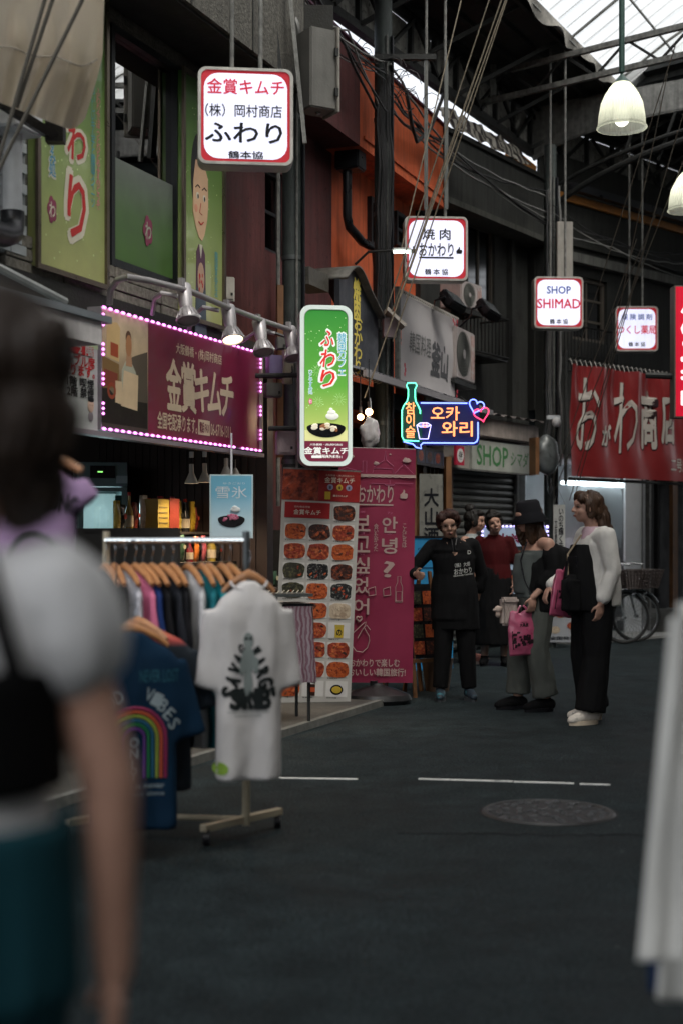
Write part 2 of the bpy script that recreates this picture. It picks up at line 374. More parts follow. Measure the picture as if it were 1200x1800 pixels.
# ------------------------------------------------------------------ street roof
DARK = M('dark_steel', (.022,.023,.022), .6, .3, var=.5, vs=14, bump=.25, streak=.3)
PALE = M('weathered_steel', (.16,.16,.15), .6, .2, var=.5, vs=18, bump=.25, streak=.5)
SOOT = M('sooty_wood', (.014,.014,.012), .8, var=.4, vs=9, bump=.3)
def weathered():
    return M('weathered_board', (.24,.235,.215), .8, var=.45, vs=5, bump=.35, bs=40, col2=(.05,.048,.042), c2s=16, c2t=.60, streak=.4)
GAL = M('corrugated_iron', (.03,.032,.031), .55, .4, var=.4, vs=3, bump=.1, streak=.35)
LIT = sheet_mat('skylight_plastic', (.95,.95,.91), .66, ribs=.9)
FZ0, FZ1 = 6.36, 6.86
def off2(pl, t, o, z): v = pl.at(t, o, z); return v
def roof_side(pl, t0, t1, nm, lab, near):
    r = thing(nm, lab, 'roof', pl.at(0), pl.rz)
    for i in range(int((t1-t0)/.62)+1):     # fascia boards between posts
        a, c = t0+i*.62, min(t1, t0+i*.62+.60)
        if c-a > .05: MB().bx(a, c, -.01+random.uniform(-.008,.008), .02, FZ0+.06, FZ1-.05).build('fascia_board', weathered(), r)
    b = MB(); b.beam((t0, -.03, FZ0), (t1, -.03, FZ0), .10, .09); b.build('bottom_chord', DARK, r)
    b = MB(); b.beam((t0, -.03, FZ1), (t1, -.03, FZ1), .08, .07); b.build('top_chord', DARK, r)
    for i in range(int((t1-t0)/.62)+1):
        a = t0+i*.62-.01
        MB().beam((a, -.05, FZ0), (a, -.05, FZ1), .05, .05).build('post', DARK, r)
        b = MB(); s_ = 1 if i % 2 else 0
        b.beam((a+.05, -.09, FZ0+.03 if s_ else FZ1-.05), (a+.62, -.09, FZ1-.03 if s_ else FZ0+.05), .03, .04); b.build('brace', DARK, r)
        if i % 2 == 0:
            MB().beam((a, -.06, FZ0+.02), (a+.5, -1.1, FZ1+.13), .035, .045).build('strut', DARK, r)
    n = int((t1-t0)/.09)
    def f(u, v):
        t = t0+(t1-t0)*u; ph = (u*n) % 1
        return (t, -.02-1.16*v, FZ1+.05+.12*v + (.012 if int(u*n*2) % 2 else -.012))
    b = MB(); b.grid(f, n*2, 3); o = b.build('roof_sheet', GAL, r)
    for k in range(4):
        y = -.15-k*.32; z = FZ1+.02+.12*(-y)/1.16
        MB().beam((t0, y, z), (t1, y, z), .05, .06).build('purlin', DARK, r)
    MB().beam((t0, -1.19, FZ1+.18), (t1, -1.19, FZ1+.18), .03, .07).build('gutter_edge', PALE, r)
    return r
roofA = roof_side(Fp, -15.5, 4.45, 'arcade_roof_edge', 'dark lean-to roof of ribbed iron with weathered fascia boards above the purple and orange walls', 1)
Gp = Plane(Fp.at(4.45).x, Fp.at(4.45).y, .95)
roofB = roof_side(Gp, .02, 9, 'arcade_roof_edge', 'dark lean-to roof of ribbed iron above the grey wall past the corner post', 0)
far = thing('far_roof', 'dark far roof sheet closing the street beyond the portal beam', 'roof', Gp.at(0), Gp.rz)
MB().bx(.6, 12, -7.5, -1.0, 7.25, 7.3).build('roof_sheet', GAL, far)
for k in range(7): MB().beam((.8+k*1.3, -1.0, 7.2), (.8+k*1.3, -7.4, 7.2), .06, .08).build('rafter', DARK, far)
# torn canvas lip hanging off the roof edge
b = MB()
def f(u, v):
    t = -3+7.4*u; return (t, -1.22-.05*math.sin(u*40)*v, FZ1+.21-.13*v*(1+.35*noise.noise((t*2.3, 0, 3)))-.02*v*math.sin(t*9))
b.grid(f, 120, 4); lip = b.build('canvas_valance', M('grubby_canvas', (.22,.21,.19), .85, var=.5, vs=12), None, True, Fp.at(0), Fp.rz)
tag(lip, 'frayed grey canvas lip hanging along the bright edge of the lean-to roof', 'valance')
# skylights: ribbed translucent sheets on the open middle of the street
def skylight(pl, t0, t1, wd, lab):
    r = thing('skylight', lab, 'skylight', pl.at(0), pl.rz)
    z0 = FZ1+.24; k = 0; t = t0
    while t < t1:
        c = min(t+1.8, t1); nn = 44
        b = MB(); b.grid(lambda u, v: (t+(c-t-.015)*u, -1.2-wd*v, z0+(1.1*math.sin(math.pi*v)) + (.01 if int(u*nn) % 2 else -.01)), nn, 8)
        b.build('skylight_sheet', LIT, r); t += 1.8; k += 1
    for i in range(int((t1-t0)/1.8)+1):
        pts = [(t0+i*1.8, -1.2-wd*v/8, z0-.05+1.1*math.sin(math.pi*v/8)) for v in range(9)]
        MB().tube(pts, .018, 4).build('rafter', PALE, r)
    for v in (.12, .3, .5, .7, .88):
        MB().beam((t0, -1.2-wd*v, z0-.04+1.1*math.sin(math.pi*v)), (t1, -1.2-wd*v, z0-.04+1.1*math.sin(math.pi*v)), .018, .025).build('purlin', PALE, r)
    for k in range(int((t1-t0)/.30)):
        a = t0+.15+k*.30; MB().tube([(a, -1.2-wd*v/6, z0+.02+1.1*math.sin(math.pi*v/6)) for v in range(7)], .006, 3).build('rib', PALE, r)
    return r
skylight(Fp, -15.5, 5.3, 5.2, 'ribbed milky skylight sheets over the middle of the street beyond the first hanging lamp')
# trusses across the street
def truss(p, q, h, nm, lab, n=7, mat=PALE, wd=.06):
    p, q = Vector(p), Vector(q); r = thing(nm, lab, 'truss', p); d = q-p; L = d.length; up = Vector((0,0,h))
    MB().beam((0,0,0), d, wd, wd).build('lower_chord', mat, r); MB().beam(up, d+up, wd, wd).build('upper_chord', mat, r)
    for i in range(n):
        a, c = d*(i/n), d*((i+1)/n)
        MB().beam(a+(up if i % 2 else up*0), c+(up*0 if i % 2 else up), .014, .03).build('web', DARK, r)
    return r
p0, p1 = Vector((1.63, 17.0, 6.52)), Vector((3.66, 15.3, 6.52)); dd = (p1-p0)
tr1 = truss(p0, p0+dd*2.4, .31, 'truss', 'slim pale steel truss crossing in front of the dark roof beside the hanging lamp', 16)
MB().beam(dd*.08+Vector((0,0,.05)), dd*.08+Vector((0,0,1.5)), .07, .07).build('hanger', PALE, tr1)
for k, s in ((2, 1),):
    q0 = p0-Vector((Fp.dx, Fp.dy, 0))*4.6; truss(q0, q0+dd*2.4, .31, 'truss', 'slim pale steel truss nearer the camera crossing above the hung sign boxes', 16)
    q0 = p0-Vector((Fp.dx, Fp.dy, 0))*9.2; truss(q0, q0+dd*2.4, .31, 'truss', 'slim pale steel truss high above the clothes rail', 16)
# corner portal beam with an arched bracket
c0 = Gp.at(.0, .06, 0); c0.z = 6.25; c1 = c0+Vector((2.05, -1.35, 0))*2.2
pb = thing('portal_beam', 'deep pale steel portal beam with arched bracket at the dark corner post', 'beam', (c0.x, c0.y, 0))
dv = (c1-c0); un = dv.normalized(); n_ = Vector((-un.y, un.x, 0))
def bend(u, v):
    s = u*dv.length; top = 6.92; low = 6.60-.34*math.exp(-s*1.6); return un*s + n_*0 + Vector((0,0, low+(top-low)*v))
b = MB(); b.grid(bend, 30, 1); o = b.build('beam_web', M('beam_paint', (.2,.2,.19), .6, .1, var=.45, vs=12, streak=.5), pb)
sm = o.modifiers.new('s', 'SOLIDIFY'); sm.thickness = .05; sm.offset = 0
for zz in (0, 1):
    MB().tube([bend(u/16, zz) for u in range(17)], .03, 4).build('flange', PALE, pb)
for (ra, z0, z1, k) in ((.04, 5.3, 6.3, 1.1), (.028, 5.6, 6.45, 1.3)):
    MB().tube([Vector((-.02,-.05,z0))+un*(3.2*(u/14)**1.5*k)+Vector((0,0,(z1-z0)*math.sin(u/14*math.pi/2))) for u in range(15)], ra, 8).build('arch_pipe', DARK, pb, True)
for u in (1.2, 1.7, 2.3):
    MB().beam(un*u+Vector((0,0,6.0)), un*(u+.25)+Vector((0,0,6.62)), .03, .03).build('brace', DARK, pb)

# ------------------------------------------------------------------ building with stone cladding (first shop)
STONE = M('rough_stone', (.20,.185,.155), .85, var=.5, vs=28, bump=.9, bs=22, streak=.25)
STONE2 = M('pebble_dash', (.10,.095,.082), .9, var=.55, vs=45, bump=1.0, bs=55, streak=.35)
FRAME = M('dark_frame', (.02,.022,.025), .4, .4, var=.3)
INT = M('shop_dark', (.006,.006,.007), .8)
tw0 = A.hit(190, 500)[0]; tw1 = A.hit(313, 500)[0]; tEnd = A.hit(395, 400)[0]; tS = A.hit(-420, 400)[0]
zw0, zw1 = A.hit(193, 467)[1], A.hit(193, 42)[1]; zS = 2.86
bA = thing('shop_building', 'first shop building with rough stone cladding above its dark open shopfront', 'building', A.at(0), A.rz)
b = MB()
b.bx(tS, tw0, 0, .2, zS, 4.86); b.bx(tw1, tEnd, 0, .2, zS, 4.86); b.bx(tw0, tw1, 0, .2, zS, zw0); b.bx(tw0, tw1, 0, .2, zw1, 4.86)
b.build('wall', STONE2, bA)
t = tw0-1.2
while t < tEnd-.05:     # split-face cladding panels under the windows
    L = min(.62, tEnd-t)
    for zz in range(3):
        z0 = zS+.002+zz*.078; MB().bx(t+.006, t+L-.006, -.028-random.random()*.012, .01, z0, z0+.073, bev=.004).build('cladding_panel', STONE, bA)
    t += .62
MB().bx(tS, tEnd+.4, -.50, .25, 4.80, 7.2).build('upper_storey', STONE2, bA)
MB().bx(tS, tEnd+.36, -.47, -.03, 4.775, 4.798).build('soffit', SOOT, bA)
for k in range(9):
    t = tEnd+.38-k*.95
    MB().bx(t-.008, t+.008, -.506, -.49, 4.8, 7.2).build('joint', SOOT, bA)
MB().bx(tS, tEnd+.4, .25, 5, 4.9, 7).build('rear_block', SOOT, bA)
wf = MB(); wf.ring([(tw0, zw0), (tw1, zw0), (tw1, zw1), (tw0, zw1)], [(tw0+.045, zw0+.05), (tw1-.07, zw0+.05), (tw1-.07, zw1-.05), (tw0+.045, zw1-.05)], -.03, .06)
win = wf.build('window', FRAME, bA)
MB().bx(tw0+.045, tw1-.07, .015, .021, zw0+.05, zw1-.05).build('pane', glass_mat('window_glass', (.10,.12,.12), .50, .0), win)
zf = zw0+.05+(zw1-zw0)*.43
film = M('green_film', (.1,.2,.08), .5, grad=[(0,(.07,.15,.035)), (.5,(.085,.15,.06)), (.85,(.13,.16,.125)), (1,(.16,.18,.16))], bump=0)
MB().bx(tw0+.045, tw1-.07, .004, .010, zw0+.05, zf).build('film', film, win)
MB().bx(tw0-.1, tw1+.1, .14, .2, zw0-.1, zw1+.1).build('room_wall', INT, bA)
PINK_ = flat('plum_print', (.22,.05,.09)); 
def blossom(parent, x, z, s, y, mat, mat2):
    b = MB(); pts = []
    for k in range(50):
        a = k*2*math.pi/50; r = s*(.8+.25*abs(math.sin(2.5*a))); pts.append((x+r*.72*math.cos(a), z+r*1.15*math.sin(a)))
    b.prism(pts, y, y+.002).build('flower_mark', mat, parent)
    text('わ', parent, x, z, s*.9, s*1.3, mat2, y-.001, .02)
blossom(win, tw0+(tw1-tw0)*.55, zw0+.33, .09, -.002, PINK_, flat('pale_film', (.35,.4,.3)))
# shopfront: room behind
D = 3.6
tR = A.hit(470, 800)[0]
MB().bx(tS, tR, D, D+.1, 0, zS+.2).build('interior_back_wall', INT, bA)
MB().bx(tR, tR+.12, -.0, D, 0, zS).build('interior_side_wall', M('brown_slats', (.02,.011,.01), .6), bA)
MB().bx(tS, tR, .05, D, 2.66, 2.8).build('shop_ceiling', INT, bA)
MB().bx(tS, tR, -.06, .12, 2.62, zS+.01).build('header_beam', SOOT, bA)
for k in range(22):
    MB().bx(tR-.012, tR-.002, .1+k*.07, .15+k*.07, .05, 2.66).build('slat', M('brown_slat', (.022,.012,.011), .6), bA)
# white tiled corner pier at the very edge of the first building
tp0 = A.hit(0, 300, .06)[0]; tp1 = A.hit(44, 300, .06)[0]
pier = thing('tiled_wall_bay', 'pale grey tiled wall bay behind the rolled canvas awning', 'wall', A.at(0), A.rz)
MB().bx(tp0-1.2, tp1+.05, -.03, -.004, 2.95, 4.75).build('wall_back', M('tile_mortar', (.25,.27,.28), .8), pier)
zz = 2.96; row = 0; TL = M('grey_tile', (.42,.45,.46), .5, var=.2)
while zz < 4.7:
    t = tp0-1.2+(row % 2)*.11
    while t < tp1-.02:
        MB().bx(t+.003, min(t+.219, tp1+.04), -.045-random.random()*.004, -.028, zz+.002, zz+.056).build('tile', TL, pier); t += .222
    zz += .06; row += 1
dp = thing('drain_pipe', 'white square topped drainpipe with black elbow on the tiled wall bay', 'drainpipe', A.at(0), A.rz)
WP = M('white_pvc', (.6,.62,.64), .45, var=.15); BP = M('black_rubber', (.012,.013,.016), .35)
t0, z0 = A.hit(28, 235, .16); _, z1 = A.hit(28, 390, .16)
MB().bar((t0,-.14,z0+.1), (t0,-.14,z1), .055, 16).build('pipe', WP, dp, True)
MB().bx(t0-.16, t0+.13, -.26, -.05, z0, z0+.17, .01).build('hopper', WP, dp)
MB().bar((t0+.12,-.14,z0+.17), (t0+.12,-.14,z0+.5), .05, 14).build('upper_pipe', M('galvanised', (.35,.37,.38), .35, .7), dp, True)
MB().tube([(t0,-.14,z1+.06), (t0,-.14,z1-.01), (t0-.04,-.16,z1-.07), (t0-.12,-.17,z1-.10), (t0-.5,-.2,z1-.13)], .068, 12).build('elbow', BP, dp, True)

# ------------------------------------------------------------------ purple and orange building
PUR = M('purple_render', (.088,.025,.025), .8, var=.3, vs=4, bump=.25, bs=30, col2=(.018,.011,.010), c2s=16, c2t=.66, streak=.45)
ORA = M('orange_render', (.62,.12,.04), .8, var=.3, vs=3, bump=.3, bs=70, streak=.45)
bB = thing('painted_building', 'two storey building painted purple and orange behind the round posts', 'building', A.at(0), A.rz)
tP0, tPO, tPO2, tO1 = tEnd, A.hit(632, 300)[0], A.hit(583, 300, -.35)[0], A.hit(782, 300)[0]
b = MB(); wx0, wx1 = A.hit(466, 400, -.35)[0], A.hit(502, 400, -.35)[0]; wz0, wz1 = A.hit(470, 440, -.35)[1], A.hit(470, 292, -.35)[1]
b.bx(tP0-.02, wx0, .35, .6, 2.72, 5.3); b.bx(wx1, tPO2, .35, .6, 2.72, 5.3); b.bx(tR+.16, tPO2, .36, .6, 0, 2.71); b.bx(wx0, wx1, .35, .6, 0, wz0); b.bx(wx0, wx1, .35, .6, wz1, 5.3)
b.build('purple_wall', PUR, bB)
b = MB(); b.bx(tPO2, tO1, .352, .6, 2.5, 5.3); b.build('orange_wall', ORA, bB)
MB().bx(tP0+.5, tPO, 0, .6, 5.08, 5.99).build('purple_parapet', PUR, bB)
MB().bx(tPO, tO1, .002, .6, 5.08, 5.99).build('orange_parapet', ORA, bB)
MB().bx(tP0+.5, tO1, -.03, .65, 5.992, 6.012).build('coping', M('purple_coping', (.09,.03,.06), .6), bB)
MB().bx(tPO+.1, tO1, -.018, 0, 5.17, 5.2).build('ledge', ORA, bB)
MB().bx(tP0, tO1+.0, .65, 5, 3.0, 5.85).build('rear_block', SOOT, bB)
def window(parent, pl_t0, pl_t1, z0, z1, y, bars=(1, 1), mat=FRAME, fr=.04):
    o = MB().ring([(pl_t0, z0), (pl_t1, z0), (pl_t1, z1), (pl_t0, z1)], [(pl_t0+fr, z0+fr), (pl_t1-fr, z0+fr), (pl_t1-fr, z1-fr), (pl_t0+fr, z1-fr)], y-.03, y+.04).build('window', mat, parent)
    MB().bx(pl_t0+fr, pl_t1-fr, y, y+.006, z0+fr, z1-fr).build('pane', glass_mat('dim_glass', (.05,.06,.06), .10, .08), o)
    for k in range(1, bars[0]):
        t = pl_t0+(pl_t1-pl_t0)*k/bars[0]; MB().bx(t-.014, t+.014, y-.02, y+.02, z0+fr, z1-fr).build('mullion', mat, o)
    for k in range(1, bars[1]):
        z = z0+(z1-z0)*k/bars[1]; MB().bx(pl_t0+fr, pl_t1-fr, y-.018, y+.018, z-.014, z+.014).build('glazing_bar', mat, o)
    return o
window(bB, wx0, wx1, wz0, wz1, .42, (1, 2))
a0, a1 = A.hit(645, 400, -.35)[0], A.hit(660, 400, -.35)[0]
window(bB, a0, a1+.03, A.hit(645, 430, -.35)[1], A.hit(645, 345, -.35)[1], .33)
a0, a1 = A.hit(690, 400, -.35)[0], A.hit(712, 400, -.35)[0]
window(bB, a0, a1, A.hit(690, 430, -.35)[1], A.hit(690, 370, -.35)[1], .33, (1, 2))
# its black downpipe with hopper
dp = thing('drain_pipe', 'black cranked downpipe and hopper on the orange wall', 'drainpipe', A.at(0), A.rz)
th, zh = A.hit(612, 280, -.2); _, zl = A.hit(605, 395, -.2)
MB().bx(th-.12, th+.1, .05, .3, zh-.12, zh+.1, .015).build('hopper', BP, dp)
MB().tube([(th-.03,.2,zh-.1), (th-.03,.2,zl+.1), (th,.19,zl), (th+.25,.15,zl-.1), (th+.5,.1,zl-.13), (th+.55,.1,zl-.3), (th+.55,.1,zl-.7)], .045, 10).build('pipe', BP, dp, True)
dp2 = thing('drain_pipe', 'thin pale vertical pipe down the purple wall beside the round post', 'drainpipe', A.at(0), A.rz)
th, zh = A.hit(489, 290, -.25)
MB().bar((th,.25,5.0), (th,.25,1.6), .02, 8).build('pipe', PALE, dp2, True)
# ground floor behind the banners: timber front of the grill restaurant
WOOD = M('varnished_wood', (.16,.075,.032), .5, var=.4, vs=5, bump=.15, streak=.3)
gf = thing('restaurant_front', 'timber framed grill restaurant front under a ribbed canopy behind the pink banner', 'shopfront', A.at(0), A.rz)
g0, g1 = A.hit(560, 700)[0], A.hit(800, 800)[0]
MB().bx(g0, g1, 1.6, 1.7, 0, 3.1).build('back_wall', M('dim_room', (.05,.04,.035), .8), gf)
for px in (668, 706, 738, 786):
    t = A.hit(px, 800)[0]; MB().bx(t-.045, t+.045, -.05, .06, 0, 2.95).build('post', WOOD, gf)
MB().bx(g0, g1, -.08, .3, 2.62, 2.78).build('lintel', SOOT, gf)
b = MB(); nn = 90
b.grid(lambda u, v: (g0+(g1-g0)*u, .2-.62*v, 2.98-.17*v+(.012 if int(u*nn) % 2 else -.012)), nn, 1); b.build('canopy_sheet', M('canopy_tin', (.15,.15,.16), .5, .5), gf)
MB().bx(g0, g1, -.45, -.42, 2.74, 2.80).build('canopy_edge', M('grey_edge', (.2,.19,.2), .6), gf)
for k in range(7):
    t = A.hit(738+k*7, 800)[0]; MB().bx(t-.012, t+.012, .02, .06, .3, 2.1).build('slat', WOOD, gf)
# strip of grill photographs under the neon
FOODM = [M('food_red', (.22,.03,.015), .4, var=.6, vs=40, col2=(.45,.12,.04), c2s=30, bump=.5, bs=60), M('food_dark', (.03,.012,.01), .4, col2=(.2,.05,.02), c2s=35, bump=.5), M('food_green', (.02,.02,.012), .5, col2=(.09,.08,.04), c2s=40), M('food_orange', (.38,.08,.02), .4, col2=(.15,.02,.01), c2s=45, bump=.5), M('food_black', (.008,.008,.009), .5, col2=(.25,.25,.22), c2s=60, c2t=.6), M('food_pale', (.45,.36,.26), .6, col2=(.25,.18,.12), c2s=12)]
CARD = flat('photo_card', (.50,.48,.46))
ms = thing('menu_board', 'row of dim grill dish photographs on a board under the neon sign', 'menu board', A.at(0), A.rz)
m0, zt = A.hit(728, 783, .1); m1, _ = A.hit(786, 783, .1); _, zb = A.hit(728, 816, .1)
MB().bx(m0, m1, -.12, -.10, zb, zt).build('board', flat('slate', (.06,.055,.06)), ms)
for k in range(4):
    a = m0+(m1-m0)*(k+.08)/4; c = m0+(m1-m0)*(k+.9)/4
    MB().bx(a, c, -.124, -.12, zb+.03, zt-.03).build('photo', flat('photo_blue', (.08,.09,.13)), ms)
    MB().ell(((a+c)/2, -.126, (zb+zt)/2), ((c-a)*.36, .003, (zt-zb)*.3), sub=2).build('dish', FOODM[k % 2], ms)
# ------------------------------------------------------------------ dark grey building with shutter
GREY = M('grey_mortar', (.032,.033,.030), .85, var=.45, vs=2.5, bump=.3, bs=35, col2=(.018,.018,.016), c2s=3, c2t=.6, streak=.5)
BAND = M('grey_band', (.036,.037,.033), .85, var=.45, vs=3, bump=.3, streak=.55)
bC = thing('grey_building', 'dark grey mortar building with overhanging band, balcony rail and roller shutter', 'building', Bp.at(0), Bp.rz)
tB1 = Bp.hit(966, 600)[0]
b = MB(); v0, v1 = Bp.hit(822, 500, -.3)[0], Bp.hit(868, 500, -.3)[0]; vz0, vz1 = Bp.hit(840, 560, -.3)[1], Bp.hit(840, 395, -.3)[1]
b.bx(.0, v0, .3, .5, 2.6, 5.3); b.bx(v1, tB1, .3, .5, 2.6, 5.3); b.bx(v0, v1, .3, .5, 2.6, vz0); b.bx(v0, v1, .3, .5, vz1, 5.3); b.build('wall', GREY, bC)
MB().bx(.01, tB1, -.02, .5, 5.2, 5.92).build('band', BAND, bC)
MB().bx(.01, tB1, -.06, .5, 5.922, 5.98).build('coping', SOOT, bC)
MB().bx(.01, tB1, -.05, .3, 5.13, 5.198).build('band_ledge', M('ledge_grey', (.07,.07,.06), .8, streak=.5), bC)
MB().bx(0, tB1+.3, .5, 5, 0, 5.85).build('rear_block', SOOT, bC)
window(bC, v0, v1, vz0, vz1, .36, (2, 1), M('bronze_frame', (.06,.05,.04), .6))
for px in (895, 945):
    t = Bp.hit(px, 600, -.28)[0]; MB().bx(t-.05, t+.05, .22, .3, 2.7, 5.13).build('pilaster', GREY, bC)
# balcony rail
r0, rz1 = Bp.hit(806, 540, .05); r1, _ = Bp.hit(888, 548, .05); _, rz0 = Bp.hit(806, 612, .05)
rail = thing('balcony_rail', 'dark iron balcony rail of thin uprights beside the white air conditioner', 'railing', Bp.at(0), Bp.rz)
IRN = M('black_iron', (.014,.014,.014), .5, .5)
for z in (rz0, rz1): MB().tube([(r0,.3,z), (r0,-.1,z), (r1-.03,-.1,z), (r1,-.07,z), (r1,.3,z)], .014, 6).build('rail_bar', IRN, rail)
k = 0; t = r0
while t <= r1+.001:
    MB().bar((t,-.1,rz0), (t,-.1,rz1), .008, 6).build('upright', IRN, rail); t += (r1-r0)/13
MB().bx(r0, r1, -.08, .29, rz0-.04, rz0-.02).build('rail_floor', IRN, rail)
# roller shutter, its slats one by one
s0, s1 = Bp.hit(786, 900, .0)[0], Bp.hit(907, 900, .0)[0]; z1 = Bp.hit(850, 826, .0)[1]
sh = thing('roller_shutter', 'closed grey roller shutter under the green lettered shop fascia', 'shutter', Bp.at(0), Bp.rz)
SM = M('shutter_steel', (.085,.085,.075), .45, .4, var=.3, vs=3, streak=.25)
first = None; zz = .04
while zz < z1-.05:
    if first is None:
        b = MB(); b.prism([(0,0), (s1-s0,0), (s1-s0,.078), (0,.078)], .0, .01)
        b.bm.free(); b = MB()
        prof = [(0,0), (-.012,.012), (-.018,.035), (-.012,.062), (0,.074), (.01,.074), (.01,0)]
        Av = [b.bm.verts.new((0, y, z)) for y, z in prof]; Bv = [b.bm.verts.new((s1-s0, y, z)) for y, z in prof]
        for q in range(7): b.bm.faces.new((Av[q], Av[(q+1) % 7], Bv[(q+1) % 7], Bv[q]))
        first = b.build('slat', SM, sh, False, (s0, .03, zz))
    else: share(first, sh, (s0, .03, zz))
    zz += .078
for t in (s0, s1): MB().bx(t-.03, t+.03, -.02, .08, 0, z1+.05).build('guide_rail', PALE, sh)
MB().bx(s0-.1, s1, .05, .2, 0, 2.7).build('backing', INT, sh)
# shop fascia sign with green lettering and folded awning
fs = thing('shop_fascia', 'pale fascia board with green lettering and a folded cream awning above the shutter', 'shop sign', Bp.at(0), Bp.rz)
f0, fz1 = Bp.hit(783, 762, .22); f1, _ = Bp.hit(935, 780, .22); _, fz0 = Bp.hit(783, 820, .22)
w0 = Bp.hit(829, 800, .22)[0]
MB().bx(w0, f1, -.22, 0, fz0, fz0+.34).build('sign_board', M('sign_white_dim', (.36,.37,.33), .5, var=.2, streak=.2), fs)
MB().bx(f0, w0-.01, -.19, 0, fz0, fz0+.36).build('side_board', M('beige_board', (.3,.27,.24), .6), fs)
MB().bx(f0, f1+.1, -.26, .0, fz0+.37, fz0+.60, .02).build('awning_case', M('awning_cream', (.33,.28,.25), .7, var=.3, streak=.3), fs)
b = MB(); b.grid(lambda u, v: (f0-.1+(f1-f0+.3)*u, .1-.45*v, fz0+.72-.08*v+.015*math.sin(u*60)*v), 50, 3); b.build('awning_fold', M('awning_cloth', (.12,.105,.1), .8), fs)
GRN = flat('sign_green', (.05,.17,.06))
text('SHOP', fs, w0+(f1-w0)*.32, fz0+.17, (f1-w0)*.5, .23, GRN, -.223, .02)
text('シマダ', fs, w0+(f1-w0)*.77, fz0+.165, (f1-w0)*.3, .18, GRN, -.223, .01, shear=.15)
MB().bx(f0+.03, f1, -.223, -.2, fz0-.02, fz0).build('edge_strip', PALE, fs)
# tobacco sign
tb = thing('tobacco_sign', 'small red and white tobacco sign plate beside the green lettered fascia', 'sign', Bp.at(0), Bp.rz)
ta, tz = Bp.hit(801, 783, .3); tc_, tz0 = Bp.hit(815, 818, .3)
MB().bx(ta, tc_, -.3, -.27, tz0, tz).build('plate', flat('tobacco_red', (.42,.02,.05)), tb)
MB().lathe([(.001,0), ((tc_-ta)*.42,0)], ((ta+tc_)/2, -.303, (tz+tz0)/2), 24, Matrix.Rotation(R(90), 3, 'X')).build('disc', flat('white_enamel', (.6,.58,.56)), tb)
text('た\nば\nこ', tb, (ta+tc_)/2, (tz+tz0)/2, (tc_-ta)*.45, (tz-tz0)*.42, flat('ink', (.01,.01,.012)), -.306, .03, line=.8)
# ------------------------------------------------------------------ far grey wall past the corner
bD = thing('corner_building', 'sooty grey building past the corner post with lattice windows above a white lit shop', 'building', Cp.at(0), Cp.rz)
GREY2 = M('grey_mortar_far', (.026,.027,.024), .85, var=.5, vs=2, bump=.3, bs=30, col2=(.022,.022,.02), c2s=3, c2t=.58, streak=.5)
cw0, cw1 = Cp.hit(1006, 540, 0)[0], Cp.hit(1066, 540, 0)[0]; cz0, cz1 = Cp.hit(1030, 600)[1], Cp.hit(1030, 488)[1]
b = MB(); b.bx(.02, cw0, 0, .2, 2.6, 5.75); b.bx(cw1, 9, 0, .2, 2.6, 5.75); b.bx(cw0, cw1, 0, .2, 2.6, cz0); b.bx(cw0, cw1, 0, .2, cz1, 5.75); b.build('wall', GREY2, bD)
zc = Cp.hit(1100, 470)[1]
MB().bx(.02, 9, -.12, 0, zc-.12, zc).build('cornice', M('grey_cornice', (.13,.13,.12), .8, streak=.6), bD)
MB().bx(.02, 9, -.06, 0, zc+.1, zc+.14).build('string_course', GREY2, bD)
MB().bx(0, 9, -.05, .2, 5.752, 5.85).build('coping', M('ochre_board', (.42,.17,.035), .6, var=.3), bD)
MB().bx(0, 9, .12, .16, 5.85, 6.4).build('upper_board', GREY2, bD)
MB().bx(.3, 9, -.20, -.11, 5.86, 5.96).build('gutter', BP, bD)
MB().bx(0, 9, .2, 5, 3.0, 5.7).build('rear_block', SOOT, bD)
window(bD, cw0, cw1, cz0, cz1, .08, (2, 3), M('wood_frame_dim', (.10,.085,.07), .7), .05)
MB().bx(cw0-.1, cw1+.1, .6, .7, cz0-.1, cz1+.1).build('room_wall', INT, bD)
rail = thing('balcony_rail', 'rusty window guard of thin uprights behind the red banner top', 'railing', Cp.at(0), Cp.rz)
r0, ra = Cp.hit(985, 568, .2); r1, _ = Cp.hit(1085, 575, .2); rb = Cp.hit(985, 650, .2)[1]
for z in (ra, rb, (ra+rb*2)/3): MB().bar((r0,-.2,z), (r1,-.2,z), .012, 6).build('rail_bar', IRN, rail)
t = r0
while t < r1: MB().bar((t,-.2,rb), (t,-.2,ra), .009, 5).build('upright', IRN, rail); t += .075
# lit white shop: floor level room behind
wsh = thing('white_shop', 'white walled shop with clear plastic curtain and ceiling tube lights behind the women', 'shop', Cp.at(0), Cp.rz)
WW = M('white_panel', (.62,.64,.66), .4, var=.08, bump=0)
q0, q1 = Bp.hit(912, 900, -.1)[0], Cp.hit(1126, 900, .0)[0]
qs = Cp.hit(958, 900)[0]
MB().bx(-1.0, q1, 1.3, 1.4, .0, 2.5).build('back_wall', WW, wsh)
MB().bx(q1-.42, q1-.02, -.02, .01, .0, 2.35).build('door_panel', WW, wsh)
MB().bx(q1-.02, q1+.04, -.04, 1.4, 0, 2.45).build('side_wall', M('metal_jamb', (.2,.2,.2), .4, .5), wsh)
MB().bx(-1.0, q1, -.1, 1.4, 2.36, 2.42).build('ceiling', WW, wsh)
MB().bx(-1.0, q1+3, -.15, .0, 2.42, 2.62).build('header', SOOT, wsh)
tl0, lz = Cp.hit(984, 846, -.15); tl1 = Cp.hit(1102, 849, -.15)[0]; tm = (tl0+tl1)/2
for a, c in ((tl0, tm-.03), (tm+.02, tl1)):
    o = MB().bar((a,.12,lz-.02), (c,.12,lz-.02), .024, 12).build('tube_light', E('tube_white', (.82,.95,1), 13), wsh)
    MB().bx(a-.03, c+.03, .08, .16, lz+.01, lz+.05).build('tube_batten', WW, o)
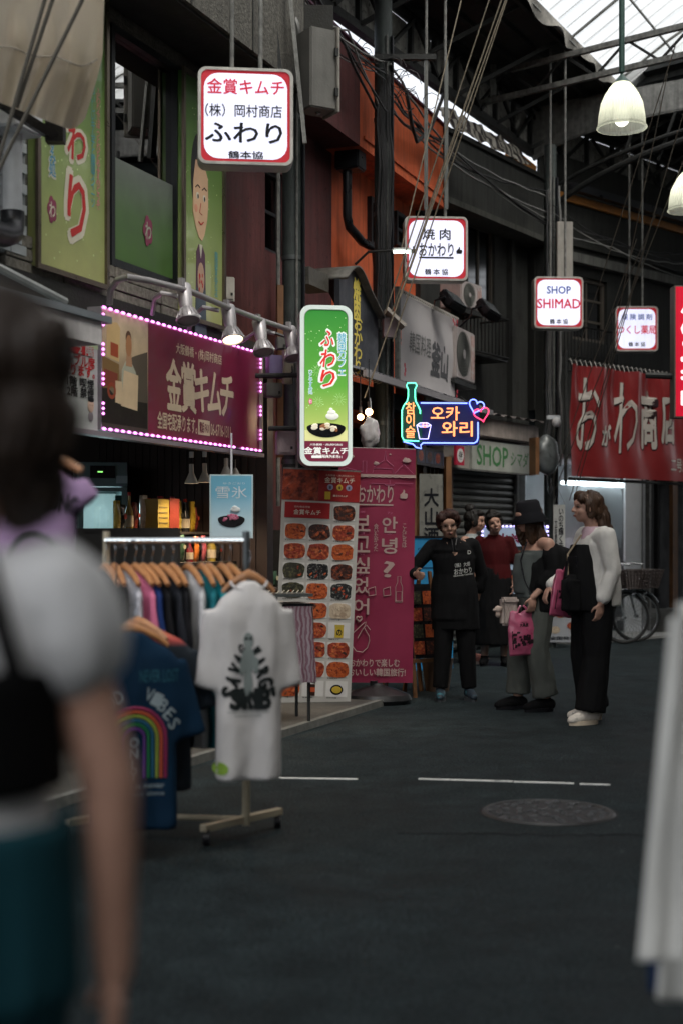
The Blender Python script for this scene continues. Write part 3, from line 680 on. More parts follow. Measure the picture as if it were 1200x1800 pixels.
PLA = sheet_mat('clear_plastic', (.85,.9,.92), .72)
b = MB(); b.grid(lambda u, v: (-.35+(q1-.15)*u, .03+.05*math.sin(u*23)*v+.04*math.sin(u*9+v*4), 2.3-1.1*v), 60, 8); b.build('plastic_curtain', PLA, wsh, True)
b = MB(); b.grid(lambda u, v: (tl0+(tl1-tl0)*.9*u, .0+.02*math.sin(u*12), 2.28-.14*math.sin(math.pi*u)-.04*v), 30, 1); b.build('curtain_swag', WW, wsh, True)
c0_, cz_ = Cp.hit(990, 975, .0); MB().bx(-.6, q1-.75, -.05, .9, .12, cz_-.1).build('counter', M('counter_white', (.5,.52,.54), .3), wsh)
MB().bx(-.6, q1-.75, -.04, .5, cz_-.098, cz_+.22).build('display_glass', glass_mat('case_glass', (.8,.85,.85), .08, .02), wsh)
MB().bx(-.5, q1-.8, .02, .48, cz_+.02, cz_+.05).build('case_light', E('case_pink', (1,.8,.85), 1.2), wsh)
for a, z_, w_ in ((Cp.hit(1000, 930, -.3)[0], 1.45, .3), (Cp.hit(1020, 930, -.3)[0], 1.45, .22)):
    MB().bx(a-w_/2, a+w_/2, .35, .6, cz_+.22, cz_+.42, .01).build('scale', M('dark_scale', (.03,.03,.035), .4), wsh)
# alley past it with planks and poles
al = thing('timber_alley', 'dark gap past the white shop with upright planks and pipes', 'alley', Cp.at(0), Cp.rz)
MB().bx(q1+.05, q1+4, 1.2, 1.3, 0, 2.6).build('back_wall', INT, al)
for px, w_, mt, y in ((1140,.05,PALE,-.02), (1157,.05,DARK,.1), (1167,.05,DARK,.1), (1183,.13,WOOD,-.03), (1197,.05,PALE,-.1), (1150,.06,SOOT,.2), (1173,.04,SOOT,.2), (1215,.2,WOOD,0), (1240,.2,DARK,0)):
    t = Cp.hit(px, 1000)[0]; MB().bx(t-w_/2, t+w_/2, y, y+.06, 0, 2.42).build('plank', mt, al)
tt = Cp.hit(1160, 1100, .3)[0]
b = MB(); b.grid(lambda u, v: (tt-.1+.4*u, -.2-.25*math.sin(u*3.1)-.05*noise.noise((u*8, v*8, 0)), .03+.33*v), 10, 6); b.build('plastic_wrap', sheet_mat('dusty_plastic', (.3,.3,.28), .3), al, True)
# ribbed translucent wall seen through the gap above the parapets
gapw = thing('clerestory', 'bright ribbed translucent strip between the painted parapet and the lean-to roof', 'window', A.at(0), A.rz)
b = MB(); nn = 160
b.grid(lambda u, v: (-3+8*u, 1.4+(.02 if int(u*nn) % 2 else -.02), 5.8+2.4*v), nn, 1); b.build('translucent_sheet', sheet_mat('clerestory_plastic', (.88,.93,1), .8, .5), gapw)
for k in range(9): MB().bar((-3+k, 1.36, 5.8), (-3+k, 1.36, 8.2), .02, 5).build('mullion', PALE, gapw)

# unseen opposite shop row and roof, added to block daylight; pale wall bounces light
op = thing('opposite_light_block', 'unseen plain grey shop row added across the covered street to hold back daylight', 'building', Fp.at(0), Fp.rz)
MB().bx(-25, 12, -8.5, -8.3, 0, 7.4).build('wall', M('opposite_bounce_render', (.38,.37,.35), .8), op)
MB().bx(-15.5, 12, -8.4, -6.35, 7.45, 7.5).build('roof_sheet', GAL, op)
for k in range(12): MB().bx(-24.5+k*3, -22.2+k*3, -8.29, -8.27, 0, 2.4).build('shutter', SM, op)
# ================================================================== SIGNS
INK = flat('sign_ink', (.006,.007,.010), .5)
ALU = M('box_rim', (.42,.41,.38), .4, .3, var=.25, vs=12, streak=.15)
WLIT = E('lit_face', (.80,.82,1.0), .66, var=.10, vs=3.5, streak=.10)
RLIT = E('lit_red', (.34,.006,.016), .6)
CLIT = E('lit_crimson_text', (.42,.003,.03), .7)
BLIT = E('lit_blue_text', (.004,.03,.16), .7)
def sign_box(label, px, py, Y, wpx, hpx, lines, rz, group='lit sign boxes hung along the arcade', rods=True):
    c = P(px, py, Y); w_, h_ = wpx/FP*Y, hpx/FP*Y
    r = thing('sign_box', label, 'sign', c, rz, group)
    MB().rrect(-w_/2, w_/2, -h_/2, h_/2, 0, .16, w_*.09).build('case', ALU, r, True, bev=.006)
    o, i = rr_pts(-w_/2+.004, w_/2-.004, -h_/2+.004, h_/2-.004, w_*.085), rr_pts(-w_/2+.022, w_/2-.022, -h_/2+.022, h_/2-.022, w_*.07)
    MB().ring(o, i, -.012, .001).build('rim', ALU, r)
    MB().rrect(-w_/2+.02, w_/2-.02, -h_/2+.02, h_/2-.02, -.004, -.001, w_*.07).build('red_border', RLIT, r)
    MB().rrect(-w_/2+.04, w_/2-.04, -h_/2+.04, h_/2-.04, -.0065, -.0045, w_*.15).build('lit_panel', WLIT, r)
    for s, x, z, ww, hh, m, bd in lines:
        text(s, r, x*w_, z*h_, ww*w_, hh*h_, m, -.009, bd)
    if rods:
        for sx in (-.14, .16):
            MB().bar((sx*w_, .08, h_/2), (sx*w_, .08, 7.2-c.z), .014, 8).build('hanging_rod', PALE, r, True)
    return r, w_, h_
sign_box('large white lit sign box with red corners, five line Japanese lettering in red and black, nearest of the hung boxes'.replace(', nearest of the hung boxes', '').replace('five','four'), 432, 205, 9.0, 168, 172,
  [('金賞キムチ', 0, .30, .80, .155, CLIT, .02), ('（株）岡村商店', -.02, .055, .80, .13, INK, .014), ('ふわり', -.02, -.17, .80, .20, INK, .022), ('鶴本協', 0, -.395, .36, .075, INK, .03)], R(6))
r, w_, h_ = sign_box('white lit sign box with thin red border, grill lettering and two thumbs up marks', 766, 437, 13.3, 112, 114,
  [('焼 肉', -.0, .22, .44, .17, INK, .02), ('おかわり', 0, -.02, .54, .20, INK, .02), ('鶴 本 協', 0, -.36, .36, .09, INK, .025)], R(4))
MB().bx(-.27*w_, .27*w_, -.010, -.0085, -.155*h_, -.13*h_).build('underline', INK, r)
def thumb(parent, x, z, s, mat, y, sgn=1):
    pts = [(-.5,-.55), (.35,-.6), (.5,-.45), (.55,-.2), (.55,.05), (.45,.15), (.12,.17), (.15,.5), (.05,.72), (-.08,.7), (-.12,.4), (-.4,.08), (-.55,0)]
    b = MB(); b.prism([(x+sgn*a*s, z+c*s) for a, c in pts], y, y+.0015); return b.build('thumb_mark', mat, parent)
thumb(r, -.36*w_, -.03*h_, .085*w_, INK, -.010, -1); thumb(r, .36*w_, -.03*h_, .085*w_, INK, -.010, 1)
sign_box('white lit sign box with blue and red roman lettering hung before the corner post', 981, 532, 16.4, 88, 92,
  [('SHOP', 0, .24, .48, .14, BLIT, .022), ('SHIMAD', 0, -.02, .86, .18, CLIT, .022), ('鶴 本 協', 0, -.36, .36, .095, INK, .025)], R(3))
sign_box('smallest white lit sign box with pharmacy lettering hung above the red banner', 1118, 578, 18.4, 76, 80,
  [('保 険 調 剤', 0, .26, .70, .13, BLIT, .02), ('つくし薬局', 0, -.02, .88, .19, CLIT, .022), ('鶴 本 協', 0, -.34, .38, .095, INK, .025)], R(0))

# green snack cafe light box
c = P(573, 678, 10.6); gw, gh = 92/FP*10.6, 282/FP*10.6
r = thing('cafe_sign_box', 'tall green lit cafe sign box with red brush lettering and a dessert bowl picture', 'sign', c, R(8))
MB().rrect(-gw/2, gw/2, -gh/2, gh/2, 0, .19, .075).build('case', M('lilac_rim', (.42,.36,.40), .4, .3, var=.2, streak=.2), r, True, bev=.008)
MB().ring(rr_pts(-gw/2, gw/2, -gh/2, gh/2, .075), rr_pts(-gw/2+.03, gw/2-.03, -gh/2+.03, gh/2-.03, .06), -.014, .001).build('rim', E('lit_rim', (.60,.68,.64), .42), r)
zb = -gh/2+.03; zm = -gh/2+gh*.155
GLIT = M('lit_green', (0,0,0), grad=[(0,(.62,.66,.20)), (.16,(.38,.52,.12)), (.42,(.11,.38,.045)), (1,(.025,.235,.03))], var=0, bump=0, emit=.46)
MB().rrect(-gw/2+.035, gw/2-.035, zm, gh/2-.035, -.006, -.002, .055).build('green_panel', GLIT, r)
MB().bx(-gw/2+.035, gw/2-.035, -.0061, -.002, zm, zm+.08).build('cream_panel', E('lit_cream', (.62,.62,.28), .62), r)
MB().rrect(-gw/2+.035, gw/2-.035, zb+.005, zm+.0, -.0062, -.002, .05).build('plum_panel', E('lit_plum', (.14,.012,.035), .55), r)
MB().bx(-gw/2+.035, gw/2-.035, -.0063, -.0062, zm-.08, zm-.001).build('plum_strip', E('lit_plum', (0,0,0), 0), r)
WT = E('lit_white_text', (.72,.74,.70), .66); RT = E('lit_brush_red', (.62,.02,.015), .62); BT = E('lit_cyan_text', (.05,.32,.45), .6)
for ch, x, z, s in (('ふ',.03,.27,.13), ('わ',.03,.145,.145), ('り',.03,.02,.14)):
    z = z*gh/1.0+.03
    text(ch, r, x*.4, z, s*.86, s, WT, -.0075, .075, shear=.12); text(ch, r, x*.4, z, s*.74, s*.88, RT, -.0095, .02, shear=.12)
text('韓\n国\nカ\nフ\nェ', r, gw*.30, gh*.20, gw*.17, gh*.27, WT, -.0075, .07, line=.85); text('韓\n国\nカ\nフ\nェ', r, gw*.30, gh*.20, gw*.155, gh*.26, BT, -.0095, .012, line=.85)
text('ひ\nと\nや\nす\nみ\n処', r, -gw*.30, gh*.02, gw*.08, gh*.15, WT, -.0075, .07, line=.8); text('ひ\nと\nや\nす\nみ\n処', r, -gw*.30, gh*.02, gw*.07, gh*.145, BT, -.0095, .01, line=.8)
blossom(r, -gw*.3, -gh*.10, .02, -.010, E('lit_pink_mark', (.6,.1,.2), .6), WT)
fl = E('lit_fleck', (.5,.75,.35), .62)
for k in range(46):
    x, z = random.uniform(-gw*.4, gw*.4), random.uniform(-gh*.15, gh*.44); s = random.choice((.0022,.003,.0045))
    MB().lathe([(.0001,0), (s,0)], (x,-.0068,z), 6, Matrix.Rotation(R(90), 3, 'X')).build('fleck', fl, r)
for x, z, s in ((-.07,.11,.045), (.1,-.10,.05), (-.06,-.12,.04)):
    b = MB()
    for k in range(12):
        a = k*R(30); b.beam((x+.25*s*math.cos(a), -.0066, z+.25*s*math.sin(a)), (x+s*math.cos(a), -.0066, z+s*math.sin(a)), .001, .0015)
    b.build('firework_print', fl, r)
# dessert bowl
bz = zm+.10
BLK = flat('bowl_black', (.01,.01,.012), .3)
def bowl(parent, x, z, w_, h_, y, bm_, foods, n=16, k=1.0):
    pts = [(x+w_*math.cos(a), z+h_*(.45 if math.sin(a) > 0 else 1)*math.sin(a)) for a in [i*2*math.pi/36 for i in range(36)]]
    MB().prism(pts, y-.003, y).build('bowl', bm_, parent)
    rr_ = random.Random(int(x*1000)+n)
    for i in range(n):
        a = rr_.uniform(0, 6.28); q = rr_.uniform(0, .72); s = rr_.uniform(.16, .30)*w_*k
        o = MB().ell((x+w_*q*math.cos(a), y-.003, z+h_*.12+h_*.5*q*math.sin(a)), (s, .006, s*.62), Matrix.Rotation(rr_.uniform(-1, 1), 3, 'Y'), 2).build('food_piece', foods[i % len(foods)], parent, True)
FL = [E('lit_icing', (.62,.55,.42), .6), E('lit_cake', (.55,.42,.26), .6), E('lit_cream2', (.72,.66,.52), .6), E('lit_syrup', (.22,.08,.03), .6)]
bowl(r, 0, bz, gw*.37, .075, -.007, BLK, FL[:3]+[FL[3]]+FL[:1], 15, .75)
MB().ell((.045,-.012,bz+.085), (.05,.008,.028)).ell((.04,-.013,bz+.112), (.032,.008,.02)).ell((.035,-.014,bz+.135), (.014,.006,.013)).build('whipped_cream', E('lit_whip', (.72,.72,.66), .62), r, True)
text('大阪鶴橋・(株)岡村商店', r, 0, zm-.028, gw*.62, .018, WT, -.0085, .01)
text('金賞キムチ', r, 0, zm-.072, gw*.84, .052, WT, -.0085, .03)
text('全国宅配承ります。', r, -.0, zm-.112, gw*.54, .02, WT, -.0085, .02)
MB().bx(-gw*.28, -gw*.08, -.0085, -.006, zb+.028, zb+.046).build('phone_tab', WT, r)
text('06-6716-1311', r, gw*.12, zb+.037, gw*.36, .017, WT, -.0085, .02)
MB().bar((.2,.1,.1), (-.5,.3,.1), .02, 8).build('arm', DARK, r); MB().bar((.2,.1,-.3), (-.4,.3,-.3), .02, 8).build('arm', DARK, r)

# LED framed kimchi board, in the shopfront line
OFF = .16
t0, zt0 = A.hit(178, 537, OFF); t1, zt1 = A.hit(456, 621, OFF); zb0 = A.hit(178, 756, OFF)[1]; zb1 = A.hit(456, 793, OFF)[1]
zt = (zt0+zt1)/2; zb = (zb0+zb1)/2; L = t1-t0
r = A.thing('kimchi_sign_board', 'long maroon kimchi shop board edged with pink lights and an old portrait print', 'sign', t0, OFF, zb)
H = zt-zb
PLUM = M('board_plum', (.17,.010,.04), .45, var=.25, vs=2.5, bump=0, coat=.08)
MB().bx(0, L, 0, .12, 0, H).build('box_body', M('sign_case', (.2,.19,.2), .5), r)
xp = (A.hit(260, 600, OFF)[0]-t0)
MB().bx(xp, L-.012, -.004, -.0005, .01, H-.01).build('plum_face', PLUM, r)
SEP = M('sepia_print', (.50,.38,.24), .5, grad=[(0,(.04,.035,.025)), (.25,(.10,.08,.055)), (.45,(.30,.22,.14)), (.75,(.55,.42,.27)), (1,(.60,.47,.33))], var=.3, vs=5, bump=0)
ph = MB().bx(.012, xp-.002, -.0045, -.0005, .01, H-.01).build('portrait_print', SEP, r)
def pg(pts, mat, d, nm='print_shape'): MB().prism([(x*xp, z*H) for x, z in pts], -.0045-d, -.0045).build(nm, mat, ph)
T_ = lambda n, c: flat(n, c, .5)
pg([(0,.06),(.98,.06),(.98,.30),(.8,.34),(.65,.30),(.3,.28),(.02,.4)], T_('print_dark', (.018,.014,.012)), .0004)
pg([(.55,.62),(.7,.66),(.98,.72),(.98,.28),(.55,.28)], T_('print_grey', (.10,.08,.06)), .0006)
pg([(.02,.34),(.36,.36),(.36,.56),(.02,.60)], T_('print_cart', (.22,.13,.05)), .0008)
pg([(.05,.36),(.32,.37),(.33,.48),(.05,.5)], T_('print_cart_red', (.22,.05,.03)), .001)
pg([(.10,.60),(.36,.58),(.38,.86),(.32,.9),(.16,.89),(.10,.84)], T_('print_booth', (.60,.42,.2)), .001)
pg([(.18,.62),(.34,.61),(.34,.72),(.18,.73)], T_('print_booth_red', (.35,.07,.03)), .0013)
pg([(.40,.28),(.74,.29),(.72,.52),(.62,.60),(.5,.60),(.42,.52)], T_('print_coat', (.42,.42,.33)), .0014)
pg([(.5,.56),(.64,.56),(.62,.66),(.52,.66)], T_('print_collar', (.42,.24,.14)), .0016)
MB().ell((.565*xp, -.0055, .73*H), (.065*xp, .0012, .10*H), sub=3).build('print_face', T_('print_skin', (.40,.19,.09)), ph, True)
MB().ell((.56*xp, -.0048, .80*H), (.06*xp, .0012, .06*H), sub=3).build('print_hair', T_('print_hair', (.10,.05,.03)), ph, True)
pg([(.40,.22),(.75,.20),(.77,.50),(.46,.52)], T_('print_paper', (.66,.50,.32)), .0022)
pg([(.28,.24),(.42,.23),(.42,.42),(.28,.42)], T_('print_paper', (.66,.50,.32)), .002)
MB().lathe([(.05*xp*1.0,0), (.09*xp,0)], (.2*xp,-.0068,.33*H), 20, Matrix.Rotation(R(90), 3, 'X')).build('print_wheel', T_('print_wheel', (.3,.06,.03)), ph)
CRM = flat('cream_letter', (.66,.52,.38), .5)
text('大阪鶴橋・(株)岡村商店', r, L*.565, H*.815, L*.30, H*.11, CRM, -.006, .006)
ch = '金賞キムチ'
xs = [A.hit(p, 700, OFF)[0]-t0 for p in (305, 331, 354, 377, 398)]
for k_, (cc, x) in enumerate(zip(ch, xs)):
    text(cc, r, x, H*(.49+.0*k_), .215, H*.44 if k_ < 2 else H*.38, CRM, -.006, .035, shear=-.05+.1*(k_ > 1))
text('全国宅配承ります。', r, xp+L*.175, H*.155, L*.245, H*.15, CRM, -.006, .02)
xt = A.hit(358, 760, OFF)[0]-t0
MB().bx(xt-.09, xt+.09, -.0065, -.004, H*.08, H*.22).build('phone_tab', CRM, r); text('電話 FAX', r, xt, H*.15, .15, H*.1, PLUM, -.008, .02)
text('06-6716-1311', r, xt+.27, H*.145, .33, H*.11, CRM, -.006, .01)
LED = E('led_pink', (1.0,.30,.95), 3.0); led = None
def put_led(x, z, vert=False):
    global led
    if led is None:
        led = MB().box((0,0,0), (.042,.012,.017), bev=.005).build('led', LED, r, True, (x,-.014,z))
    else: share(led, r, (x,-.014,z))
for k in range(31):
    put_led(.015+(L-.03)*k/30, H-.006)
    if k not in (25,): put_led(.015+(L-.03)*k/30, .006)
for q in range(4):
    for j in range(3):
        z = .10+q*.185+j*.032
        for x in (.004, L-.004):
            o = share(led, r, (x,-.014,z)); o.scale = (.5,1,1)
strip_l = bpy.data.lights.new('led_strip_glow', 'AREA')
MB().bx(-.9, L+.03, -.03, .05, -.045, -.015).build('lower_rail', M('rail_lilac', (.3,.26,.3), .4, .4), r)
MB().bx(L+.005, L+.03, -.02, .1, -.0, H).build('end_strip', M('pale_batten', (.35,.3,.25), .6), r)
bpy.data.lights.remove(strip_l)

# white upstairs notice panel left of it
t0_, zt_ = A.hit(60, 565, OFF); t1_, _ = A.hit(172, 570, OFF); zb_ = A.hit(172, 757, OFF)[1]; zt_ = A.hit(172, 570, OFF)[1]
r = A.thing('notice_panel', 'white upstairs seating notice with a green top and red band at the maroon board end', 'sign', t1_, OFF, zb_)
W_ = t1_-t0_; H_ = zt_-zb_
MB().bx(-W_, 0, 0, .05, 0, H_).build('board', flat('notice_white', (.42,.43,.42)), r)
MB().bx(-W_, 0, -.003, 0, H_*.76, H_-.002).build('green_band', M('notice_green', (0,0,0), grad=[(0,(.40,.5,.30)), (1,(.05,.2,.03))], bump=0, var=.1), r)
MB().bx(-W_*.75, -.055, -.004, 0, H_*.68, H_*.77).build('red_band', flat('notice_red', (.45,.015,.02)), r)
RD = flat('notice_red', 0); NW = flat('notice_white', 0)
text('JAPANESE & KOREAN', r, -W_*.42, H_*.925, W_*.75, .035, flat('notice_maroon', (.2,.03,.02)), -.004, .01)
text('DESSERT CAFE', r, -W_*.40, H_*.855, W_*.6, .035, flat('notice_teal', (.05,.25,.2)), -.004, .01)
text('2 階', r, -.145, H_*.725, .17, .06, NW, -.005, .02)
text('テーブル席', r, -.24, H_*.62, .40, .07, RD, -.004, .03); text('あります。', r, -.22, H_*.53, .36, .065, RD, -.004, .03)
text('1階 喫煙', r, -.2, H_*.42, .3, .06, INK, -.004, .03); text('2階 禁煙', r, -.2, H_*.33, .3, .06, INK, -.004, .03)
cx_, cz_ = -.085, .15
MB().ell((cx_,-.004,cz_), (.036,.003,.045)).build('cartoon_face', flat('cartoon_skin', (.55,.38,.3)), r, True)
MB().ell((cx_,-.005,cz_+.035), (.036,.003,.02)).build('cartoon_hair', INK, r, True); MB().ell((cx_,-.003,cz_-.07), (.03,.002,.03)).build('cartoon_suit', flat('cartoon_suit', (.2,.17,.19)), r, True)
for s in (-1, 1): MB().ell((cx_+s*.013,-.0075,cz_), (.004,.001,.003), sub=1).build('cartoon_eye', INK, r)
# white box canopy above the notice
t0_, z0_ = A.hit(-40, 545, .55); t1_, _ = A.hit(100, 575, .55)
r = A.thing('box_canopy', 'white boxed canopy with grey flat top over the notice panel', 'canopy', t1_, .0, z0_)
MB().bx(-2.2, .42, -.58, .1, -.03, .10).build('canopy_body', M('canopy_white', (.5,.48,.48), .5, var=.2, streak=.15), r)
MB().bx(-2.2, .5, -.60, .1, .101, .14).build('canopy_flashing', M('flashing', (.22,.25,.27), .4, .6), r)
MB().tube([(-2.2,-.3,.45), (-1.2,-.35,.36), (-.3,-.38,.30), (.35,-.38,.22)], .024, 8).build('conduit', M('conduit_grey', (.28,.29,.28), .45, .3), r, True)

# tall green print panels on the first building
def green_panel(px0, px1, pyb, pyt, label, soff=.07):
    a, zb = A.hit(px0, pyb, soff); c, _ = A.hit(px1, 400, soff); zt = A.hit(px0, pyt, soff)[1]
    r = A.thing('green_wall_panel', label, 'sign', a, soff, zb, 'green print panels beside the upstairs window'); w_, h_ = c-a, zt-zb
    MB().bx(0, w_, 0, soff-.005, 0, h_).build('panel', M('panel_green', (0,0,0), .45, grad=[(0,(.34,.35,.14)), (.35,(.22,.29,.10)), (.65,(.11,.21,.045)), (1,(.045,.13,.022))], var=.12, bump=0, coat=.3), r)
    MB().ring([(-.02,-.02),(w_+.02,-.02),(w_+.02,h_+.02),(-.02,h_+.02)], [(.012,.012),(w_-.012,.012),(w_-.012,h_-.012),(.012,h_-.012)], -.02, 0).build('frame', M('bronze_trim', (.16,.13,.10), .35, .8), r)
    fk = flat('panel_fleck', (.5,.6,.3))
    for k in range(60):
        x, z = random.uniform(.04, w_-.04), random.uniform(.04, h_-.04); MB().lathe([(.0001,0), (random.uniform(.003,.008),0)], (x,-.0015,z), 6, Matrix.Rotation(R(90), 3, 'X')).build('fleck', fk, r)
    return r, w_, h_
WH = flat('letter_cream', (.55,.52,.42)); RB = flat('brush_red', (.42,.035,.035)); CY = flat('letter_teal', (.10,.30,.32)); PK = flat('letter_pink', (.5,.2,.2))
r, w_, h_ = green_panel(66, 186, 466, -80, 'green print panel with red brush lettering partly under the rolled awning')
for ch, z, s in (('ふ', 1.20, .27), ('わ', .84, .27), ('り', .43, .42)):
    text(ch, r, w_*.55, z, w_*.31, s, WH, -.002, .07, shear=.05); text(ch, r, w_*.55, z, w_*.26, s*.88, RB, -.0045, .02, shear=.05)
for x, ss, m in ((.80, 'おいしいキムチと韓国スイーツ', CY), (.88, 'ふわりでほっとひとやすみどうぞ', PK)):
    text('\n'.join(ss), r, w_*x, h_*.47, .05, h_*.42, m, -.002, .02, line=.8)
text('ひ\nと\nや\nす\nみ\n処', r, w_*.2, .78, .08, .46, WH, -.002, .08, line=.8); text('ひ\nと\nや\nす\nみ\n処', r, w_*.2, .78, .07, .44, flat('letter_blue', (.06,.25,.38)), -.0045, .02, line=.8)
blossom(r, w_*.2, .36, .07, -.003, PINK_, WH)
r, w_, h_ = green_panel(322, 392, 555, 122, 'green print panel with a cartoon man in a dark waistcoat beside the purple wall')
SK = flat('cartoon_skin2', (.58,.38,.24)); fx = w_*.42
def oval(x, z, a, c, mat, y, nm): MB().ell((x,y,z), (a,.002,c), sub=3).build(nm, mat, r, True)
fz = h_*.49
oval(fx-.03, fz+.2, .12, .30, flat('cartoon_black', (.03,.03,.03)), -.001, 'print_hair')
MB().prism([(fx-.115,fz+.14),(fx-.12,fz-.08),(fx-.085,fz-.17),(fx-.03,fz-.25),(fx+.02,fz-.27),(fx+.06,fz-.22),(fx+.105,fz-.1),(fx+.12,fz+.0),(fx+.115,fz+.2),(fx+.04,fz+.32),(fx-.08,fz+.30)], -.0045, -.001).build('print_face', SK, r)
for s, ex in ((1, fx-.05), (1, fx+.055)):
    oval(ex, fz+.045, .022, .026, WH, -.005, 'print_eye'); oval(ex+.004, fz+.042, .012, .018, INK, -.006, 'print_pupil')
    MB().tube([(ex-.035,-.005,fz+.10), (ex,-.005,fz+.125), (ex+.035,-.005,fz+.11)], .004, 4).build('print_brow', INK, r)
MB().tube([(fx+.0,-.005,fz+.0), (fx-.02,-.005,fz-.07), (fx+.02,-.005,fz-.08)], .003, 4).build('print_nose', RB, r)
MB().tube([(fx-.035,-.005,fz-.14), (fx,-.005,fz-.155), (fx+.04,-.005,fz-.13)], .005, 4).build('print_mouth', RB, r)
oval(fx-.075, fz-.05, .025, .03, flat('cheek', (.6,.28,.18)), -.0048, 'print_cheek')
MB().prism([(fx-.07,fz-.62),(fx+.08,fz-.62),(fx+.07,fz-.36),(fx+.025,fz-.30),(fx-.025,fz-.30),(fx-.065,fz-.36)], -.004, -.001).build('print_waistcoat', flat('waistcoat', (.10,.05,.08)), r)
MB().prism([(fx-.025,fz-.30),(fx+.025,fz-.30),(fx,fz-.40)], -.006, -.004).build('print_shirt', WH, r)
MB().prism([(fx-.09,fz-.98),(fx+.10,fz-.98),(fx+.08,fz-.62),(fx-.07,fz-.62)], -.004, -.001).build('print_trousers', flat('trouser_slate', (.07,.09,.11)), r)
oval(fx, fz-.55, .055, .12, flat('kimchi_print', (.42,.28,.2)), -.0065, 'print_cabbage')
for k in range(12): oval(fx+random.uniform(-.03,.03), fz-.55+random.uniform(-.08,.08), .006, .016, RB, -.0085, 'print_leaf')
text('\n'.join('韓国食品の店'), r, w_*.82, h_*.22, .05, .34, CY, -.002, .01, line=.8)

# spotlights on a bent rail above the board
spt = A.thing('spotlight_rail', 'bent lilac grey conduit with three gooseneck arms above the maroon board', 'lamp rail', t0, OFF, zt)
CON = M('conduit_lilac', (.36,.34,.35), .4, .4, var=.15)
def A2(px, py, off): t, z = A.hit(px, py, off); return (t-t0, OFF-off, z-zt)
y_ = .52
pts = [A2(193,535,.22), A2(195,510,.25), A2(207,492,.34), A2(225,487,y_), A2(262,493,y_), A2(330,510,y_), A2(400,540,y_), A2(460,563,y_), A2(525,585,y_)]
MB().tube(pts, .020, 10).build('rail_pipe', CON, spt, True)
for a, m_, e in (((268,552),(272,525),(285,515)), ((333,578),(340,555),(358,540)), ((425,600),(440,590),(455,580))):
    q1_, q2_, q3_ = A2(*a,.2), A2(*m_,.3), A2(*e,.42); q4 = A2(e[0]+28, e[1]+6, y_)
    MB().tube([q1_, q2_, q3_, q4], .015, 8).build('gooseneck', CON, spt, True)
def spot(px, py, on, lab):
    t, z = A.hit(px, py, y_); r = A.thing('spotlight', lab, 'spotlight', t, y_, z, 'spotlights above the maroon board')
    rot = Matrix.Rotation(R(16), 3, 'Y') @ Matrix.Rotation(R(-16), 3, 'X')
    b = MB(); b.lathe([(.001,.10),(.045,.10),(.05,.09),(.045,-.02),(.038,-.07)], (0,0,-.02), 20, rot); b.build('head', CON, r, True)
    prof = [(.038,-.07),(.06,-.10),(.078,-.15),(.075,-.165),(.07,-.165),(.065,-.13)]
    MB().lathe(prof, (0,0,-.02), 24, rot).build('reflector', M('reflector_grey', (.36,.34,.35), .4, .5), r, True)
    for k in range(16):
        a = k*R(22.5); p, q = rot @ Vector((.045*math.cos(a), .045*math.sin(a), -.10)), rot @ Vector((.079*math.cos(a), .079*math.sin(a), -.17))
        MB().bar(p, q, .004, 4).build('fin', CON, r)
    MB().lathe([(.001,-.155),(.068,-.155)], (0,0,-.02), 20, rot).build('lens', E('warm_lens', (1,.78,.5), 5) if on else flat('lens_grey', (.3,.28,.27), .2), r)
    MB().box((-.05,0,.08), (.04,.03,.05)).build('clamp', CON, r)
    if on:
        l = bpy.data.lights.new('spot_glow', 'SPOT'); l.energy = 14; l.spot_size = R(95); l.spot_blend = .7; l.color = (1,.72,.45); l.shadow_soft_size = .05
        o = bpy.data.objects.new('lamp_light', l); COL.objects.link(o); o.parent = r; v = rot @ Vector((0,0,-1)); o.location = rot @ Vector((0,0,-.2)); o.rotation_euler = v.to_track_quat('-Z', 'Y').to_euler()
spot(326, 520, False, 'unlit grey spotlight directly below the topmost bend of the rail, first from the rail bend'.replace('directly below the topmost bend of the rail, ', ''))
spot(404, 556, True, 'the one glowing warm spotlight on the rail')
spot(458, 580, False, 'unlit spotlight just past the glowing one, above the end of the maroon board')
spot(512, 592, False, 'unlit lilac tinted spotlight against the edge of the green sign box')

# cloth sign for the korean restaurant
t0k, zt0 = A.hit(705, 514, .35); t1k, _ = A.hit(801, 556, .35); zb0 = A.hit(702, 672, .35)[1]
r = A.thing('cloth_sign', 'wide off white cloth sign laced to a rope, lettered in faded charcoal', 'sign', t0k, .35, zb0); W_ = t1k-t0k; H_ = zt0-zb0
CLW = M('sign_cloth', (.36,.34,.345), .7, var=.12, vs=2, bump=.1, bs=15)
b = MB(); b.grid(lambda u, v: (W_*u, .012*math.sin(u*7+v*3)+.01*math.sin(v*9), H_*v), 30, 30); cv = bvh_of(b.build('cloth', CLW, r, True).data)
CH = flat('charcoal', (.07,.07,.075))
text('釜山', r, W_*.66, H_*.40, W_*.34, .34, CH, -.03, .05, bvh=cv)
text('韓国料理', r, W_*.30, H_*.50, W_*.34, .20, flat('faded_charcoal', (.13,.13,.13)), -.03, .01, bvh=cv)
MB().bx(.0, W_, .0, .03, -.05, -.02).build('bottom_bar', PALE, r)
MB().bx(-.06, -.02, .0, .05, -.05, H_+.05).build('side_post', PALE, r); MB().bx(-.02, W_, .02, .05, H_+.0, H_+.03).build('top_bar', DARK, r)
for k in range(34):
    x = W_*k/33; MB().tube([(x,-.01,H_-.015), (x+.01,-.02,H_+.02), (x+.02,.03,H_+.035)], .006, 4).build('lacing', flat('cord_pale', (.4,.38,.35)), r)
